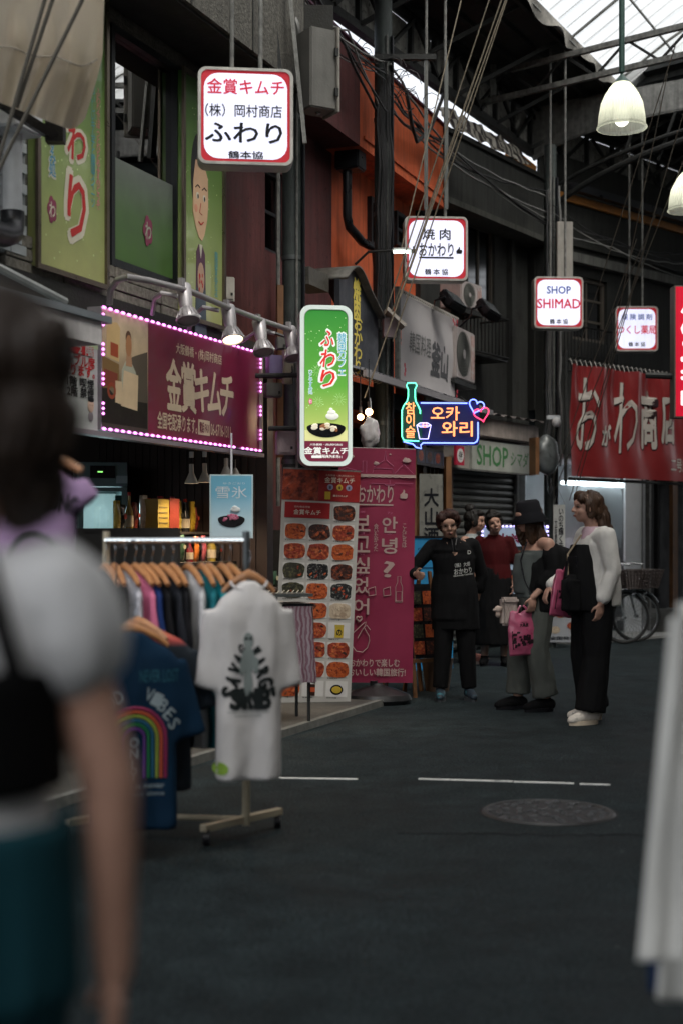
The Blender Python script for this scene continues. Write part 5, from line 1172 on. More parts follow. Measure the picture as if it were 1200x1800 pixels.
MB().bar((0,.03,0), (0,.03,h_), .008, 6).build('support_pole', DARK, r)
# ---------------- pink restaurant banner
Y = 11.35; w_, h_ = .62, 1.87
r = thing('pink_banner', 'tall plum pink restaurant banner with Korean greeting, clouds and a finger heart', 'banner', P(657, 1200, Y), rot=(0, R(.9), R(8)))
MAG = M('banner_magenta', (.19,.014,.045), .5, var=.18, vs=2.5, bump=.1, bs=8)
b = MB(); b.grid(lambda u, v: (w_*(u-.5), .008*math.sin(u*5+v*2.3), h_*v), 20, 30); b.build('cloth', MAG, r, True)
LP = flat('banner_cream', (.34,.24,.22)); LP2 = flat('banner_faint', (.38,.12,.20))
yq = -.012
MB().bx(-w_/2, w_/2, yq, yq+.002, h_*.885-.008, h_*.885+.008).build('wave_line', LP, r)
b = MB(); b.tube([(-w_/2+w_*k/60, yq, h_*.88-.006*abs(math.sin(k*.6))) for k in range(61)], .004, 4); b.build('wave_edge', LP, r)
for x, z, s in ((-.22,.963,.032),(-.01,.935,.025),(.235,.95,.036),(.10,.975,.01)):
    MB().ell((x,yq,z*h_), (s,.002,s*.45)).ell((x-s*.3,yq,z*h_+s*.3), (s*.45,.002,s*.4)).ell((x+s*.3,yq,z*h_+s*.2), (s*.4,.002,s*.35)).build('cloud', LP, r, True)
b = MB()
def line(pts, rr=.0022): b.tube([(x, yq, z*h_) for x, z in pts], rr, 4)
line([(-.29,.895),(-.2,.9),(-.12,.9),(-.12,.945),(-.09,.945),(-.09,.895)]); line([(-.04,.895),(-.03,.915),(.12,.915),(.13,.895)]); line([(-.03,.92),(.05,.95),(.06,.99),(.07,.95),(.13,.925)]); line([(.14,.895),(.21,.935),(.29,.895)]); line([(-.3,.905),(-.25,.915),(-.17,.905)])
line([(-.05,.85),(.06,.85)]); line([(.14,.853),(.29,.853)]); line([(.1,.85),(.1,.865)]); line([(.06,.848),(.14,.848),(.13,.843),(.07,.843),(.06,.848)])
b.build('skyline_print', LP2, r)
text('おかわり', r, -.015, h_*.805, .29, .135, LP, yq, .022); MB().bx(-.16,.13,yq,yq+.002,h_*.756,h_*.762).build('underline', LP, r); thumb(r, .215, h_*.805, .055, LP, yq)
yy = [.715,.625,.535,.45,.36]
for ch, z in zip('보고싶었어', yy): text(ch, r, -.115, h_*(z-.035), .12, .125, LP, yq, .02)
for ch, z in zip('안녕?', (.71,.62,.52)): text(ch, r, .105, h_*(z-.035), .12 if ch != '?' else .08, .125, LP, yq, .02)
text('\n'.join('会いたかった'), r, -.005, h_*.62, .035, .22, LP, yq, .01, line=.8); text('\n'.join('こんにちは'), r, .225, h_*.63, .035, .19, LP, yq, .01, line=.8)
for ch, x, z in (('ボ',-.115,.728),('ゴ',-.115,.637),('シッ',-.115,.548),('ッソ',-.115,.46),('アン',.105,.725),('ニョン',.105,.637)): text(ch, r, x, h_*z, .04, .018, LP2, yq, .01)
b = MB(); line([(.16,.345),(.16,.41),(.175,.43),(.175,.455),(.2,.455),(.2,.43),(.215,.41),(.215,.345),(.16,.345)], .0025); line([(.165,.35),(.165,.39),(.21,.39),(.21,.35),(.165,.35)], .0025)
for sx in (-.03, .09): line([(sx-.03,.40),(sx+.025,.41),(sx+.03,.375),(sx-.025,.37),(sx-.03,.40)], .004)
b.build('bottle_print', LP, r)
b = MB(); b.tube([(-.13+.022*16*math.sin(k*.25)**3/16, yq, h_*.272+.024*(13*math.cos(k*.25)-5*math.cos(k*.5)-2*math.cos(k*.75)-math.cos(k))/16) for k in range(25)], .007, 4); b.build('heart_print', LP, r)
_l0 = line
def line(pts, rr=.0022): b.tube([(x+.09, yq, z*h_) for x, z in pts], rr, 4)
b = MB(); line([(-.23,.19),(-.2,.22),(-.17,.245),(-.165,.26),(-.18,.255),(-.24,.225),(-.27,.21),(-.30,.20),(-.29,.175),(-.27,.155),(-.24,.135),(-.19,.13),(-.15,.15),(-.135,.18),(-.14,.20),(-.18,.235),(-.16,.245),(-.13,.225)], .004); b.build('finger_heart_print', LP, r)
text('おかわりで楽しむ', r, .0, h_*.085, .40, .062, LP, yq, .03); text('おいしい韓国旅行!', r, .02, h_*.045, .46, .062, LP, yq, .03)
MB().bar((.10,.05,-.18), (.10,.05,h_), .011, 8).build('pole', PALE, r); MB().bar((-w_/2,.03,h_), (w_/2,.03,h_), .008, 6).build('crossbar', PALE, r)
r2 = thing('water_weight', 'flat round black water weight at the foot of the pink banner', 'banner base', (P(663, 950, Y).x, Y, 0))
b = MB(); b.lathe([(.001,0),(.25,0),(.275,.035),(.255,.075),(.14,.12),(.06,.14),(.035,.16),(.001,.16)], n=28); o = b.build('weight_body', M('weight_black', (.012,.012,.013), .35, coat=.2, bump=.3, bs=12), r2, True); o.scale = (1,.8,1)
MB().bar((-.03,0,.14), (-.03,0,.18), .03, 12).build('filler_cap', BLK, r2)
# plastic bag and bulbs at the timber front
for lab, px, py, s in (('bare glowing warm bulb beside the green sign box', 648, 724, .032), ('lower glowing bulb half hidden behind the green sign box', 633, 733, .028)):
    r = thing('light_bulb', lab, 'bulb', P(px, py, 12.2)); MB().ell((0,0,0), (s,s,s), sub=3).build('globe', E('bulb_glow', (1,.62,.30), 11), r, True); MB().bar((0,0,s*.8), (0,0,s+.06), .013, 8).build('socket', BLK, r); MB().bar((0,0,s+.05), (0,0,.45), .004, 5).build('cord', BLK, r)
l = bpy.data.lights.new('bulb_glow', 'POINT'); l.energy = 9*EK; l.color = (1,.7,.42); l.shadow_soft_size = .04; o = bpy.data.objects.new('lamp_light', l); COL.objects.link(o); o.parent = r; o.location = (.05,-.08,-.02)
r = thing('plastic_bag', 'crumpled translucent white bag hung under the bulbs above the pink banner', 'bag', P(650, 762, 12.0))
b = MB(); b.ell((0,0,0), (.085,.06,.135), sub=4); o = b.build('bag_film', M('white_film', (.42,.40,.40), .3, coat=.4, var=.2), r, 'all')
for v in o.data.vertices: v.co *= 1+.22*noise.noise(v.co*14+Vector((3,1,0)))+.08*noise.noise(v.co*40)
MB().tube([(0,0,.13),(.01,0,.2),(0,0,.3)], .004, 5).build('tie', WP, r)
r = thing('hood_lamp', 'small lit flat hooded lamp on a thin arm under the thumbs up sign', 'lamp', P(706, 440, 12.6), R(-4))
MB().box((0,0,0), (.17,.10,.03), bev=.01).build('hood', M('hood_white', (.5,.52,.5), .4), r); MB().box((0,-.01,-.017), (.15,.08,.006)).build('lens', E('cool_lens', (.9,1,.95), 9), r); MB().tube([(-.08,.0,0),(-.3,.05,.0),(-.42,.1,-.1)], .012, 8).build('arm', DARK, r, True)
MB().tube([(.0,.0,.0)]*1+[(.03,.03,-.05),(.04,.03,-.1)], .004, 5).build('cord', BLK, r)
for lab, px, py, rz_ in (('black floodlight on a bracket above the middle of the cloth sign', 795, 530, 10), ('second black floodlight further along by the balcony rail', 858, 545, 14)):
    r = Bp.thing('floodlight', lab, 'floodlight', Bp.hit(px, py, .8)[0], .8, Bp.hit(px, py, .8)[1], 'floodlights over the cloth sign'); r.rotation_euler = (R(-40), R(8), Bp.rz)
    MB().box((0,0,0), (.30,.08,.2), bev=.01).build('housing', BLK, r); MB().box((0,-.045,0), (.27,.01,.17)).build('glass', flat('flood_glass', (.05,.055,.06), .1), r)
    for k in range(7): MB().box((-.12+k*.04,.05,0), (.008,.04,.16)).build('fin', BLK, r)
    MB().tube([(-.16,0,0),(-.17,.1,.05),(0,.2,.1),(0,.7,.1)], .012, 6).build('bracket', BLK, r)
# small slanting gutter cap near the cloth sign
r = thing('roof_gutter_end', 'slanted beige sheet cover jutting from the post beside the cloth sign', 'cover', P(693, 560, 13.3), R(8))
o = MB().box((0,0,0), (.24,.22,.03)).build('cover_sheet', M('cream_cover', (.32,.29,.26), .6), r); o.rotation_euler = (0, R(42), 0)
MB().box((-.04,.05,-.08), (.12,.1,.18)).build('cover_box', M('mauve_box', 0), r)
# air conditioners
def aircon(lab, t, off, z, pl, w_=.78, h_=.56, rz=None):
    r = pl.thing('air_conditioner', lab, 'air conditioner', t, off, z, 'outdoor air conditioner units')
    AC = M('aircon_cream', (.34,.30,.29), .5, var=.15, streak=.2)
    MB().bx(0, w_, 0, .28, 0, h_, .012).build('case', AC, r); cx = w_*.36
    rotx = Matrix.Rotation(R(90), 3, 'X')
    MB().lathe([(.0001,.002),(h_*.44,.002)], (cx,0,h_/2), 28, rotx).build('fan_well', flat('fan_dark', (.04,.045,.04)), r)
    b = MB()
    for q in range(1, 9): b.tube([(cx+h_*.054*q*math.cos(a*math.pi/12), -.014, h_/2+h_*.054*q*math.sin(a*math.pi/12)) for a in range(24)], .0028, 4, True)
    b.build('grille', flat('grille_grey', (.13,.13,.12)), r); MB().lathe([(.0001,.016),(h_*.09,.016)], (cx,0,h_/2), 16, rotx).build('hub', AC, r)
    MB().bx(w_*.78, w_*.97, -.004, .0, .04, h_-.04).build('side_panel', M('aircon_rust', (.34,.22,.2), .6, col2=(.4,.36,.34), c2s=14), r); MB().bx(-.05, w_+.05, 0, .3, -.06, -.01).build('bracket', DARK, r)
    return r
ta, za = A.hit(801, 660, .38); aircon('cream air conditioner with a big round fan just past the cloth sign', ta, .38, za-.02, A, .72, .56)
ta, za = Bp.hit(757, 528, .1); r = aircon('small louvred air conditioner box tucked under the thumbs up sign', Bp.hit(790, 528, .0)[0]-.1, .2, za, Bp, .5, .3)
# easel boards, plant and blue panel by the staff woman
def easel(lab, px, Y, rz, w_, h_, g='wooden easel boards'):
    r = thing('easel', lab, 'easel', (P(px, 950, Y).x, Y, 0), rz, g)
    for x in (-w_/2, w_/2):
        MB().beam((x,-.10,0), (x*.8,.06,h_+.12), .03, .02).build('leg', WOOD, r)
    MB().beam((0,.30,0), (0,.06,h_+.05), .03, .02).build('rear_leg', WOOD, r); MB().beam((-w_/2,-.06,.3), (w_/2,-.06,.3), .03, .03).build('ledge', WOOD, r)
    o = MB().bx(-w_/2-.01, w_/2+.01, -.012, .012, 0, h_-.3).build('board', BLK, r, False, (0,-.05,.32)); o.rotation_euler = (R(-9),0,0)
    for k in range(2):
        for j in range(4):
            x = -w_/2+.02+(w_-.02)*k/2; z = .03+(h_-.36)*j/4; q = MB().bx(x, x+w_/2-.03, -.016, -.012, z, z+(h_-.4)/4-.02).build('dish_photo', FOODM[(k+j*2) % 4], o)
    return r
easel('wooden easel with slanted board of dish photographs beside the pink banner', 742, 11.9, R(28), .26, .92)
easel('second wooden easel whose legs show under the pink banner', 700, 12.3, R(20), .34, .8)
r = thing('blue_panel', 'self-glowing blue freezer behind the woman in the black work top', 'freezer', (P(752, 950, 14.2).x, 14.2, 0), R(12))
MB().bx(-.26,.26,0,.5,0,1.32,.015).build('body', E('blue_body_glow', (.012,.12,.24), .30), r)  # brightness put into the body as a glow; no lamp here
for z in (.85,1.02): MB().bx(-.25,.25,-.004,0,z,z+.012).build('groove', flat('blue_groove', (.005,.03,.08)), r)
MB().bx(-.27,.27,-.01,.51,1.32,1.345).build('top_rim', BLK, r); text('oishii gelato'[:6], r, 0, 1.22, .22, .04, flat('blue_dark_text', (.01,.03,.08)), -.003, 0)
r = thing('potted_plant', 'leafy potted plant with long arching leaves behind the woman in the black work top', 'plant', (P(768, 950, 12.3).x, 12.3, 0))
MB().lathe([(.001,0),(.10,0),(.14,.28),(.12,.28),(.1,.05)], n=18).build('pot', M('pot_brown', (.09,.06,.045), .6), r, True)
LF = M('leaf_green', (.035,.075,.03), .5, var=.5, vs=9)
for k in range(46):
    a = random.uniform(0, 6.28); L = random.uniform(.3,.62); up = random.uniform(.5,1.1); b = MB(); W2 = random.uniform(.012,.022); ca, sa = math.cos(a), math.sin(a); z0 = random.uniform(.25,.6)
    b.grid(lambda u, v: (ca*L*u*.62-sa*W2*(v-.5)*2*math.sin(math.pi*min(1,u*.95+.05)), sa*L*u*.62+ca*W2*(v-.5)*2*math.sin(math.pi*min(1,u*.95+.05)), z0+L*up*u-.45*L*u*u*1.4), 6, 1); b.build('leaf', LF, r, True)
MB().bar((0,0,.2), (0,0,.75), .012, 6).build('stem', M('stem_brown', (.05,.04,.02), .7), r)
# calligraphy curtain panel at the timber front
r = thing('calligraphy_panel', 'white hanging panel with black brush calligraphy between wooden posts', 'panel', P(757, 905, 14.6), R(20))
MB().bx(-.13,.13,0,.01,-.32,.42).build('cloth', M('panel_cloth', (.15,.15,.135), .7, col2=(.08,.08,.075), c2s=9, c2t=.60), r); text('大\n山\n酒', r, 0, -.02, .16, .58, INK, -.004, .03)
for x in (-.2,.19): MB().bx(x-.03,x+.03,-.02,.04,-1.2,.6).build('post', WOOD, r)
# LED food board behind the women
Y = 15.6; x0 = P(846, 950, Y).x; x1 = P(962, 950, Y).x
r = thing('food_photo_board', 'upright food photo board edged with violet lights behind the bucket hat woman', 'menu board', ((x0+x1)/2, Y, 0), R(5)); W_ = x1-x0; z0, z1 = P(0,1107,Y).z, P(0,925,Y).z
MB().bx(-W_/2, W_/2, 0, .04, z0, z1).build('board', E('board_lit', (.26,.33,.42), .30), r)
for x in (-.3,.3): MB().bar((x,.1,0), (x,.02,z0+.1), .015, 6).build('leg', DARK, r)
text('釜山 冷麺', r, -W_*.08, z1-.13, .5, .10, flat('maroon_bold', (.16,.01,.05)), -.004, .06)
for co in range(3):
    for ro in range(3): 
        x = -W_/2+.14+co*.24; z = z1-.32-ro*.26; q = MB().bx(x-.1,x+.1,-.005,-.001,z-.1,z+.1).build('dish_photo', flat('photo_black', (.02,.02,.022)), r); MB().ell((x,-.006,z), (.075,.003,.06)).build('dish', FOODM[(co+ro*2) % 4], q, True)
VL = E('led_violet', (.55,.45,1), 3.0); ld = MB().box((0,0,0), (.024,.01,.02)).build('led', VL, r, False, (-W_/2,-.008,z1))
k = 0; x = -W_/2
while x <= W_/2:
    share(ld, r, (x,-.008,z1)); share(ld, r, (x,-.008,z0)); x += .045
z = z0
while z < z1:
    share(ld, r, (-W_/2,-.008,z)); share(ld, r, (W_/2,-.008,z)); z += .045
# poster at ankle height, counter stand and vertical cloth banner
r = thing('low_poster', 'white poster with small dish prints at knee height between the two women holding pink bags', 'poster', P(975, 1129, 17.2)); MB().bx(-.33,.33,0,.02,0,.5).build('card', flat('poster_card', (.30,.31,.33)), r)
for x, z, k in ((-.2,.3,0),(-.05,.34,1),(.06,.34,3),(.0,.15,5),(-.22,.14,3),(.2,.2,0)): MB().ell((x,-.003,z), (.06,.002,.045)).build('dish', FOODM[k], r, True)
text('冷麺 全国発送', r, -.0, .05, .5, .04, INK, -.003, .02)
r = thing('cloth_streamer', 'narrow white vertical streamer with black brush lettering hung on the corner post', 'streamer', P(982, 985, 16.8), R(4)); hh_ = 98/FP*16.8
MB().bx(-.07,.07,0,.004,0,hh_).build('cloth', flat('streamer_white', (.38,.38,.36)), r); text('\n'.join('いのち輝く未来'), r, .02, hh_/2, .06, hh_*.85, INK, -.003, .03, line=.85); text('\n'.join('大阪関西'), r, -.04, hh_*.45, .03, hh_*.6, INK, -.003, .02, line=.85)
MB().tube([(-.07,0,hh_),(0,.05,hh_+.18),(.07,0,hh_)], .003, 4).build('string', PALE, r)
r = thing('orange_label_sign', 'small white and orange shop card under the vertical streamer', 'sign', P(977, 990, 16.9), R(4)); MB().bx(-.13,.13,0,.01,-.18,.02).build('card', flat('card_white', (.42,.42,.42)), r); MB().bx(-.13,.13,-.003,-.0005,-.03,.02).build('orange_strip', flat('strip_orange', (.5,.12,.02)), r); text('食堂', r, 0, -.085, .12, .07, RD, -.003, .03)
# bicycles
def bicycle(lab, px, Y, flip):
    r = thing('bicycle', lab, 'bicycle', (P(px, 950, Y).x, Y, 0), R(flip), 'city bicycles parked before the white shop')
    TY, CR, FRM = M('tyre', (.012,.012,.012), .6), M('chrome', (.5,.52,.54), .2, .9, bump=0), M('bike_frame', (.25,.27,.28), .3, .6)
    for nm, x in (('front_wheel', 0), ('rear_wheel', -1.08)):
        o = MB().tube([(.315*math.cos(a*math.pi/18), 0, .33+.315*math.sin(a*math.pi/18)) for a in range(36)], .018, 8, True).build(nm, TY, r, True, (x,0,0))
        MB().tube([(.292*math.cos(a*math.pi/18), 0, .33+.292*math.sin(a*math.pi/18)) for a in range(36)], .008, 6, True).build('rim', CR, o, True)
        sp = MB().bar((0,0,.33), (0,0,.62), .0014, 4).build('spoke', CR, o)
        for k in range(1, 28):
            a = k*2*math.pi/28; q = sp.copy(); COL.objects.link(q); q.parent = o; q.rotation_euler = (0,a,0); q.location = (-.33*math.sin(a), 0, .33-.33*math.cos(a))
        MB().bar((0,-.04,.33), (0,.04,.33), .02, 10).build('hub', CR, o)
        MB().tube([(.345*math.cos(a*math.pi/18), 0, .33+.345*math.sin(a*math.pi/18)) for a in range(3, 17)], .014, 6).build('mudguard', CR, o, True)
    b = MB()
    for p, q in (((0,0,.33),(-.16,0,.9)), ((-.14,0,.78),(-.62,0,.3)), ((-.16,0,.88),(-.50,0,.45)), ((-.62,0,.3),(-.72,0,.82)), ((-.62,0,.3),(-1.08,0,.33)), ((-1.08,0,.33),(-.7,0,.7))): b.bar(p, q, .016, 8)
    b.build('frame', FRM, r, True); MB().tube([(-.02,-.28,1.0),(-.17,-.25,1.02),(-.19,0,.98),(-.17,.25,1.02),(-.02,.28,1.0)], .012, 8).build('handlebar', CR, r, True); MB().bar((-.16,0,.88),(-.19,0,.99), .014, 8).build('stem', CR, r)
    MB().ell((-.76,0,.86), (.14,.08,.035)).build('saddle', BLK, r, True); MB().ell((.12,0,.62), (.03,.03,.035)).build('headlight', CR, r, True)
    BK = M('basket_brown', (.04,.03,.028), .5)
    b = MB()
    for z in (.70,.745,.79,.835,.88,.925):
        s = .13+(z-.7)*.25; b.tube([(.12-s,-s*.9,z),(.12+s,-s*.9,z),(.12+s,s*.9,z),(.12-s,s*.9,z)], .007, 4, True)
    for k in range(9):
        q = -1+k/4; b.beam((.12+.13*q,-.117,.70),(.12+.186*q,-.168,.93), .016, .006); b.beam((.12+.13*q,.117,.70),(.12+.186*q,.168,.93), .016, .006); b.beam((-.01,.117*q,.70),(-.066,.168*q,.93), .006, .016); b.beam((.25,.117*q,.70),(.306,.168*q,.93), .006, .016)
    b.bx(-.01,.25,-.117,.117,.695,.70); b.build('basket', BK, r)
    return r
bicycle('silver city bicycle with brown basket, its front wheel beside the white jacket woman', 1096, 17.9, 8)
b2 = bicycle('second silver city bicycle, its front wheel peeping out past the basket bicycle', 1117, 18.25, 10)
# ---------------- clothes rail
RY = 6.25
def xr(px, Y=RY): return (px-600)/FP*Y
rk = thing('clothes_rail', 'cream steel clothes rail on castors crowded with t-shirts on wooden hangers', 'clothes rail', (xr(433), RY, 0))
CRS = M('cream_steel', (.42,.37,.27), .4, .3, var=.15); X0 = xr(186)-xr(433)
MB().bar((0,0,.05), (0,0,.5), .018, 12).build('upright', CRS, rk, True)
MB().bar((0,0,.45), (0,0,1.34), .016, 12).build('upper_upright', M('rail_grey', (.16,.18,.19), .35, .8), rk, True)
MB().bar((X0,.02,.05), (X0,.02,1.34), .016, 12).build('upright', CRS, rk, True)
MB().bar((X0,0,1.30), (.01,0,1.30), .0135, 12).build('hanging_bar', M('rail_chrome', (.45,.5,.55), .18, .95, bump=0), rk, True)
for k in range(60):
    x = X0+(-X0)*k/60; MB().tube([(x+.016*math.cos(a*.9), .016*math.sin(a*.9), 1.30) for a in range(8)], .002, 4, True).build('ring_groove', M('rail_chrome', 0), rk) if k % 2 == 0 else None
MB().bar((0,0,.075), (X0,.10,.075), .013, 10).build('base_bar', CRS, rk, True)
for x, y in ((0,0), (X0,.10)):
    s = .22
    ft = MB().beam((x-.17,y-.20,.075), (x+.14,y+.19,.075), .034, .028).build('foot_bar', CRS, rk) if x == 0 else MB().beam((x-.15,y-.18,.075), (x+.15,y+.18,.075), .034, .028).build('foot_bar', CRS, rk)
    for q in (-1, 1):
        cx, cy = (x-.155, y-.19) if q < 0 else (x+.13, y+.18)
        o = MB().bar((cx-.014,cy,.03), (cx+.014,cy,.03), .03, 16).build('castor_wheel', BLK, rk, True); MB().box((cx,cy,.055), (.025,.03,.03)).build('fork', BLK, o)
HW = M('hanger_wood', (.42,.19,.075), .4, var=.25, vs=12, bump=.05, coat=.3)
def hanger_mesh():
    b = MB(); pts = [(-.21,0,-.075),(-.15,0,-.042),(-.06,0,-.012),(0,0,0),(.06,0,-.012),(.15,0,-.042),(.21,0,-.075)]
    b.tube(pts, [.011,.014,.017,.02,.017,.014,.011], 8); return b
def hanger(lab, loc, rz, first=[None]):
    if first[0] is None:
        r = thing('coat_hanger', lab, 'hanger', loc, rz, 'wooden hangers on the clothes rail'); hanger_mesh().build('shoulder_bar', HW, r, True)
        MB().tube([(0,0,.015),(0,0,.045),(.012,0,.06),(.022,0,.075),(.012,0,.092),(-.006,0,.094),(-.018,0,.082)], .002, 5).build('hook', M('rail_chrome', 0), r)
        first[0] = r; return r
    r = copy_tree(first[0]); r.location = loc; r.rotation_euler = (0,0,rz); r['label'] = lab; return r
def tee_mesh(w_=.52, h_=.72, sl=.22, depth=.055, seed=0, fold=.012, sp=.12, R1=.085):
    """closed t-shirt body with sleeves; neck point at z=0"""
    b = MB(); rg = []; W2 = w_/2
    for z, q, d in ((-h_, .97, .7), (-h_*.8, .96, .9), (-h_*.5, .95, 1), (-h_*.28, .94, 1.05), (-.14, .94, 1), (-.09, .92, .95), (-.065, .78, .85), (-.03, .45, .75), (-.008, .30, .7), (.004, .22, .65)):
        rg.append((0, 0, z, W2*q, depth*d))
    b.loft(rg, 36, 2.6)
    for s in (-1, 1):
        a, c = Vector((s*W2*.80, 0, -.12)), Vector((s*(W2+sl*sp), 0, -.14-sl*1.12))
        d = (c-a).normalized(); n_ = Vector((-d.z, 0, d.x)); R0 = .075; rs = []
        for u in (0, .35, .7, 1):
            cc = a.lerp(c, u); rs.append([b.bm.verts.new(cc + n_*(math.cos(t*math.pi/9)*(R0+(R1-R0)*u)) + Vector((0,1,0))*(math.sin(t*math.pi/9)*depth*.62)) for t in range(18)])
        for i in range(3):
            for t in range(18): b.bm.faces.new((rs[i][t], rs[i][(t+1) % 18], rs[i+1][(t+1) % 18], rs[i+1][t]))
        b.bm.faces.new(rs[0]); b.bm.faces.new(rs[-1])
    me = remesh(b, .011, 14)
    for v in me.vertices:
        x, y, z = v.co; k = min(1, max(0, (-z-.05)/h_)); f = fold*(.4+1.3*k)
        q = math.sin(x*34+seed*2.1+1.5*noise.noise((x*4, z*2.2, seed)))*f + noise.noise((x*11, z*5, seed+5))*f*.9
        v.co.y += q
        if -h_*.9 < z < -.1: v.co.y += .0
        if y < 0: v.co.y -= .005*noise.noise((x*25, z*10, 2))
    return me
def remesh(mb, vox, it=4, adapt=0):
    bmesh.ops.recalc_face_normals(mb.bm, faces=mb.bm.faces)
    me = bpy.data.meshes.new('t'); mb.bm.to_mesh(me); mb.bm.free(); o = bpy.data.objects.new('t', me); ts = bpy.data.scenes.new('t'); ts.collection.objects.link(o)
    m = o.modifiers.new('r', 'REMESH'); m.mode = 'VOXEL'; m.voxel_size = vox; m.adaptivity = adapt
    if it: s = o.modifiers.new('s', 'SMOOTH'); s.factor = .5; s.iterations = it
    
    with bpy.context.temp_override(scene=ts, view_layer=ts.view_layers[0]):
        dg = bpy.context.evaluated_depsgraph_get(); dg.update(); out = bpy.data.meshes.new_from_object(o.evaluated_get(dg), depsgraph=dg)
    bpy.data.objects.remove(o); bpy.data.scenes.remove(ts); bpy.data.meshes.remove(me)
    return out
def bvh_of(me): bb = bmesh.new(); bb.from_mesh(me); t = BVHTree.FromBMesh(bb); bb.free(); return t
def cloth(name, col, **k): return M(name, col, k.pop('rough', .85), var=.1, vs=5, bump=.25, bs=300, spec=.12, **k)
TG = 't-shirts on the clothes rail'
tm = tee_mesh(.44, .78, .2, .030, 1, .014)
cl = [('black',(.008,.008,.01),180),('black',(.008,.008,.01),196),('pale grey',(.42,.42,.46),214),('dusty pink',(.55,.15,.26),232),('navy',(.012,.03,.12),246),('black',(.008,.008,.01),262),('charcoal',(.018,.02,.026),280),('black',(.008,.008,.01),298),('off white',(.50,.50,.51),326),('dark teal',(.015,.14,.17),350),('bright teal',(.01,.20,.24),362),('black',(.008,.008,.01),384),('black',(.008,.008,.01),398)]
for k, (nm, c_, px) in enumerate(cl):
    p = Vector((xr(px+6), RY, 1.185)); yaw = R(-66+random.uniform(-5,5)); seen = sum(1 for q in cl[:k] if q[0] == nm)
    hanger('wooden hanger holding the %s t-shirt%s' % (nm, '' if seen == 0 else (', %s such along the rail' % ('second','third','fourth','fifth','sixth')[seen-1])), p, yaw)
    t = link('t_shirt', tm.copy(), cloth('tee_'+nm.replace(' ', '_'), c_), None, 'all', p+Vector((0,0,-.005)), yaw)
    tag(t, ('%s t-shirt seen edge on in the row on the clothes rail' % nm) if seen == 0 else '%s t-shirt, the %s of that colour along the clothes rail' % (nm, ('second','third','fourth','fifth','sixth')[seen-1]), 't-shirt', TG)
# white graphic tee on the end of the rail
hp = Vector((xr(437, RY-.36), RY-.36, CZ+(950-1018)/FP*(RY-.36))); rzw = R(10)
hanger('wooden hanger turned to the viewer holding the white graphic t-shirt', hp+Vector((0,0,.022)), rzw).scale = (.52,1,1)
me = tee_mesh(.285, .82, .27, .085, 4, .012, .06, .066)
wt = thing('t_shirt', 'white t-shirt with a black pyramid of lettering around a grey statue print', 't-shirt', hp+Vector((0,0,-.01)), rzw, TG)
link('shirt_cloth', me, cloth('tee_white', (.56,.54,.53)), wt, 'all'); bv = bvh_of(me)
PR = flat('print_black', (.012,.016,.016), .7); PG = flat('print_grey_green', (.20,.23,.22), .8)
for ch, x, z, s, ro in (('S',-.145,-.50,.085,70),('A',-.125,-.435,.075,62),('V',-.10,-.375,.07,58),('A',-.075,-.32,.06,50),('G',-.05,-.27,.05,40),('E',.02,-.215,.035,0),('W',.06,-.28,.055,-55),('A',.09,-.335,.065,-60),('R',.115,-.39,.07,-66),('G',.14,-.445,.08,-70),('E',.155,-.50,.08,-80),('S',-.10,-.53,.1,0),('A',-.05,-.53,.1,0),('R',.0,-.53,.1,0),('M',.05,-.53,.1,0),('E',.10,-.53,.1,0),('B',.14,-.53,.1,0)):
    text(ch, wt, x*.50-.01, (z+.38)*.78-.36, s*.42, s*.78, PR, bold=.07, rot=R(ro), bvh=bv, bvh_off=.003)
def patch(parent, cx, cz, rx, rz_, mat, bv, nm, off=.005, n=5):
    b = MB(); b.grid(lambda u, v: (cx+rx*(2*u-1)*math.sqrt(max(0,1-.5*(2*v-1)**2)), 0, cz+rz_*(2*v-1)*math.sqrt(max(0,1-.5*(2*u-1)**2))), n, n)
    for v in b.bm.verts:
        h = bv.ray_cast(Vector((v.co.x,-2,v.co.z)), Vector((0,1,0)))
        if h[0]: v.co.y = h[0].y-off
    return b.build(nm, mat, parent, True)
for cx, cz, a, c in ((-.01,-.24,.020,.035),(-.01,-.32,.028,.055),(-.01,-.41,.018,.055),(-.035,-.35,.010,.035),(.022,-.34,.010,.035)): patch(wt, cx, cz, a, c, PG, bv, 'statue_print')
for cx, cz in ((-.018,-.23),(.0,-.23)): patch(wt, cx, cz, .007, .006, PR, bv, 'statue_shadow', .007)
for k, s_ in enumerate(('SAVAGE WARGE SAVAGE REMB', 'WARGE SAVAGE')): text(s_, wt, -.01, -.53-k*.017, .17-.06*k, .008, PG, bold=.01, bvh=bv, bvh_off=.003)
patch(wt, -.12, -.765, .03, .026, flat('tag_green', (.22,.36,.05)), bv, 'green_hem_tag')
MB().tube([(.075*math.cos(a), -.045*math.sin(a)-.01, .0-.035*abs(math.sin(a))) for a in [math.pi*k/12 for k in range(13)]], .006, 6).build('collar', cloth('tee_white', 0), wt, True)
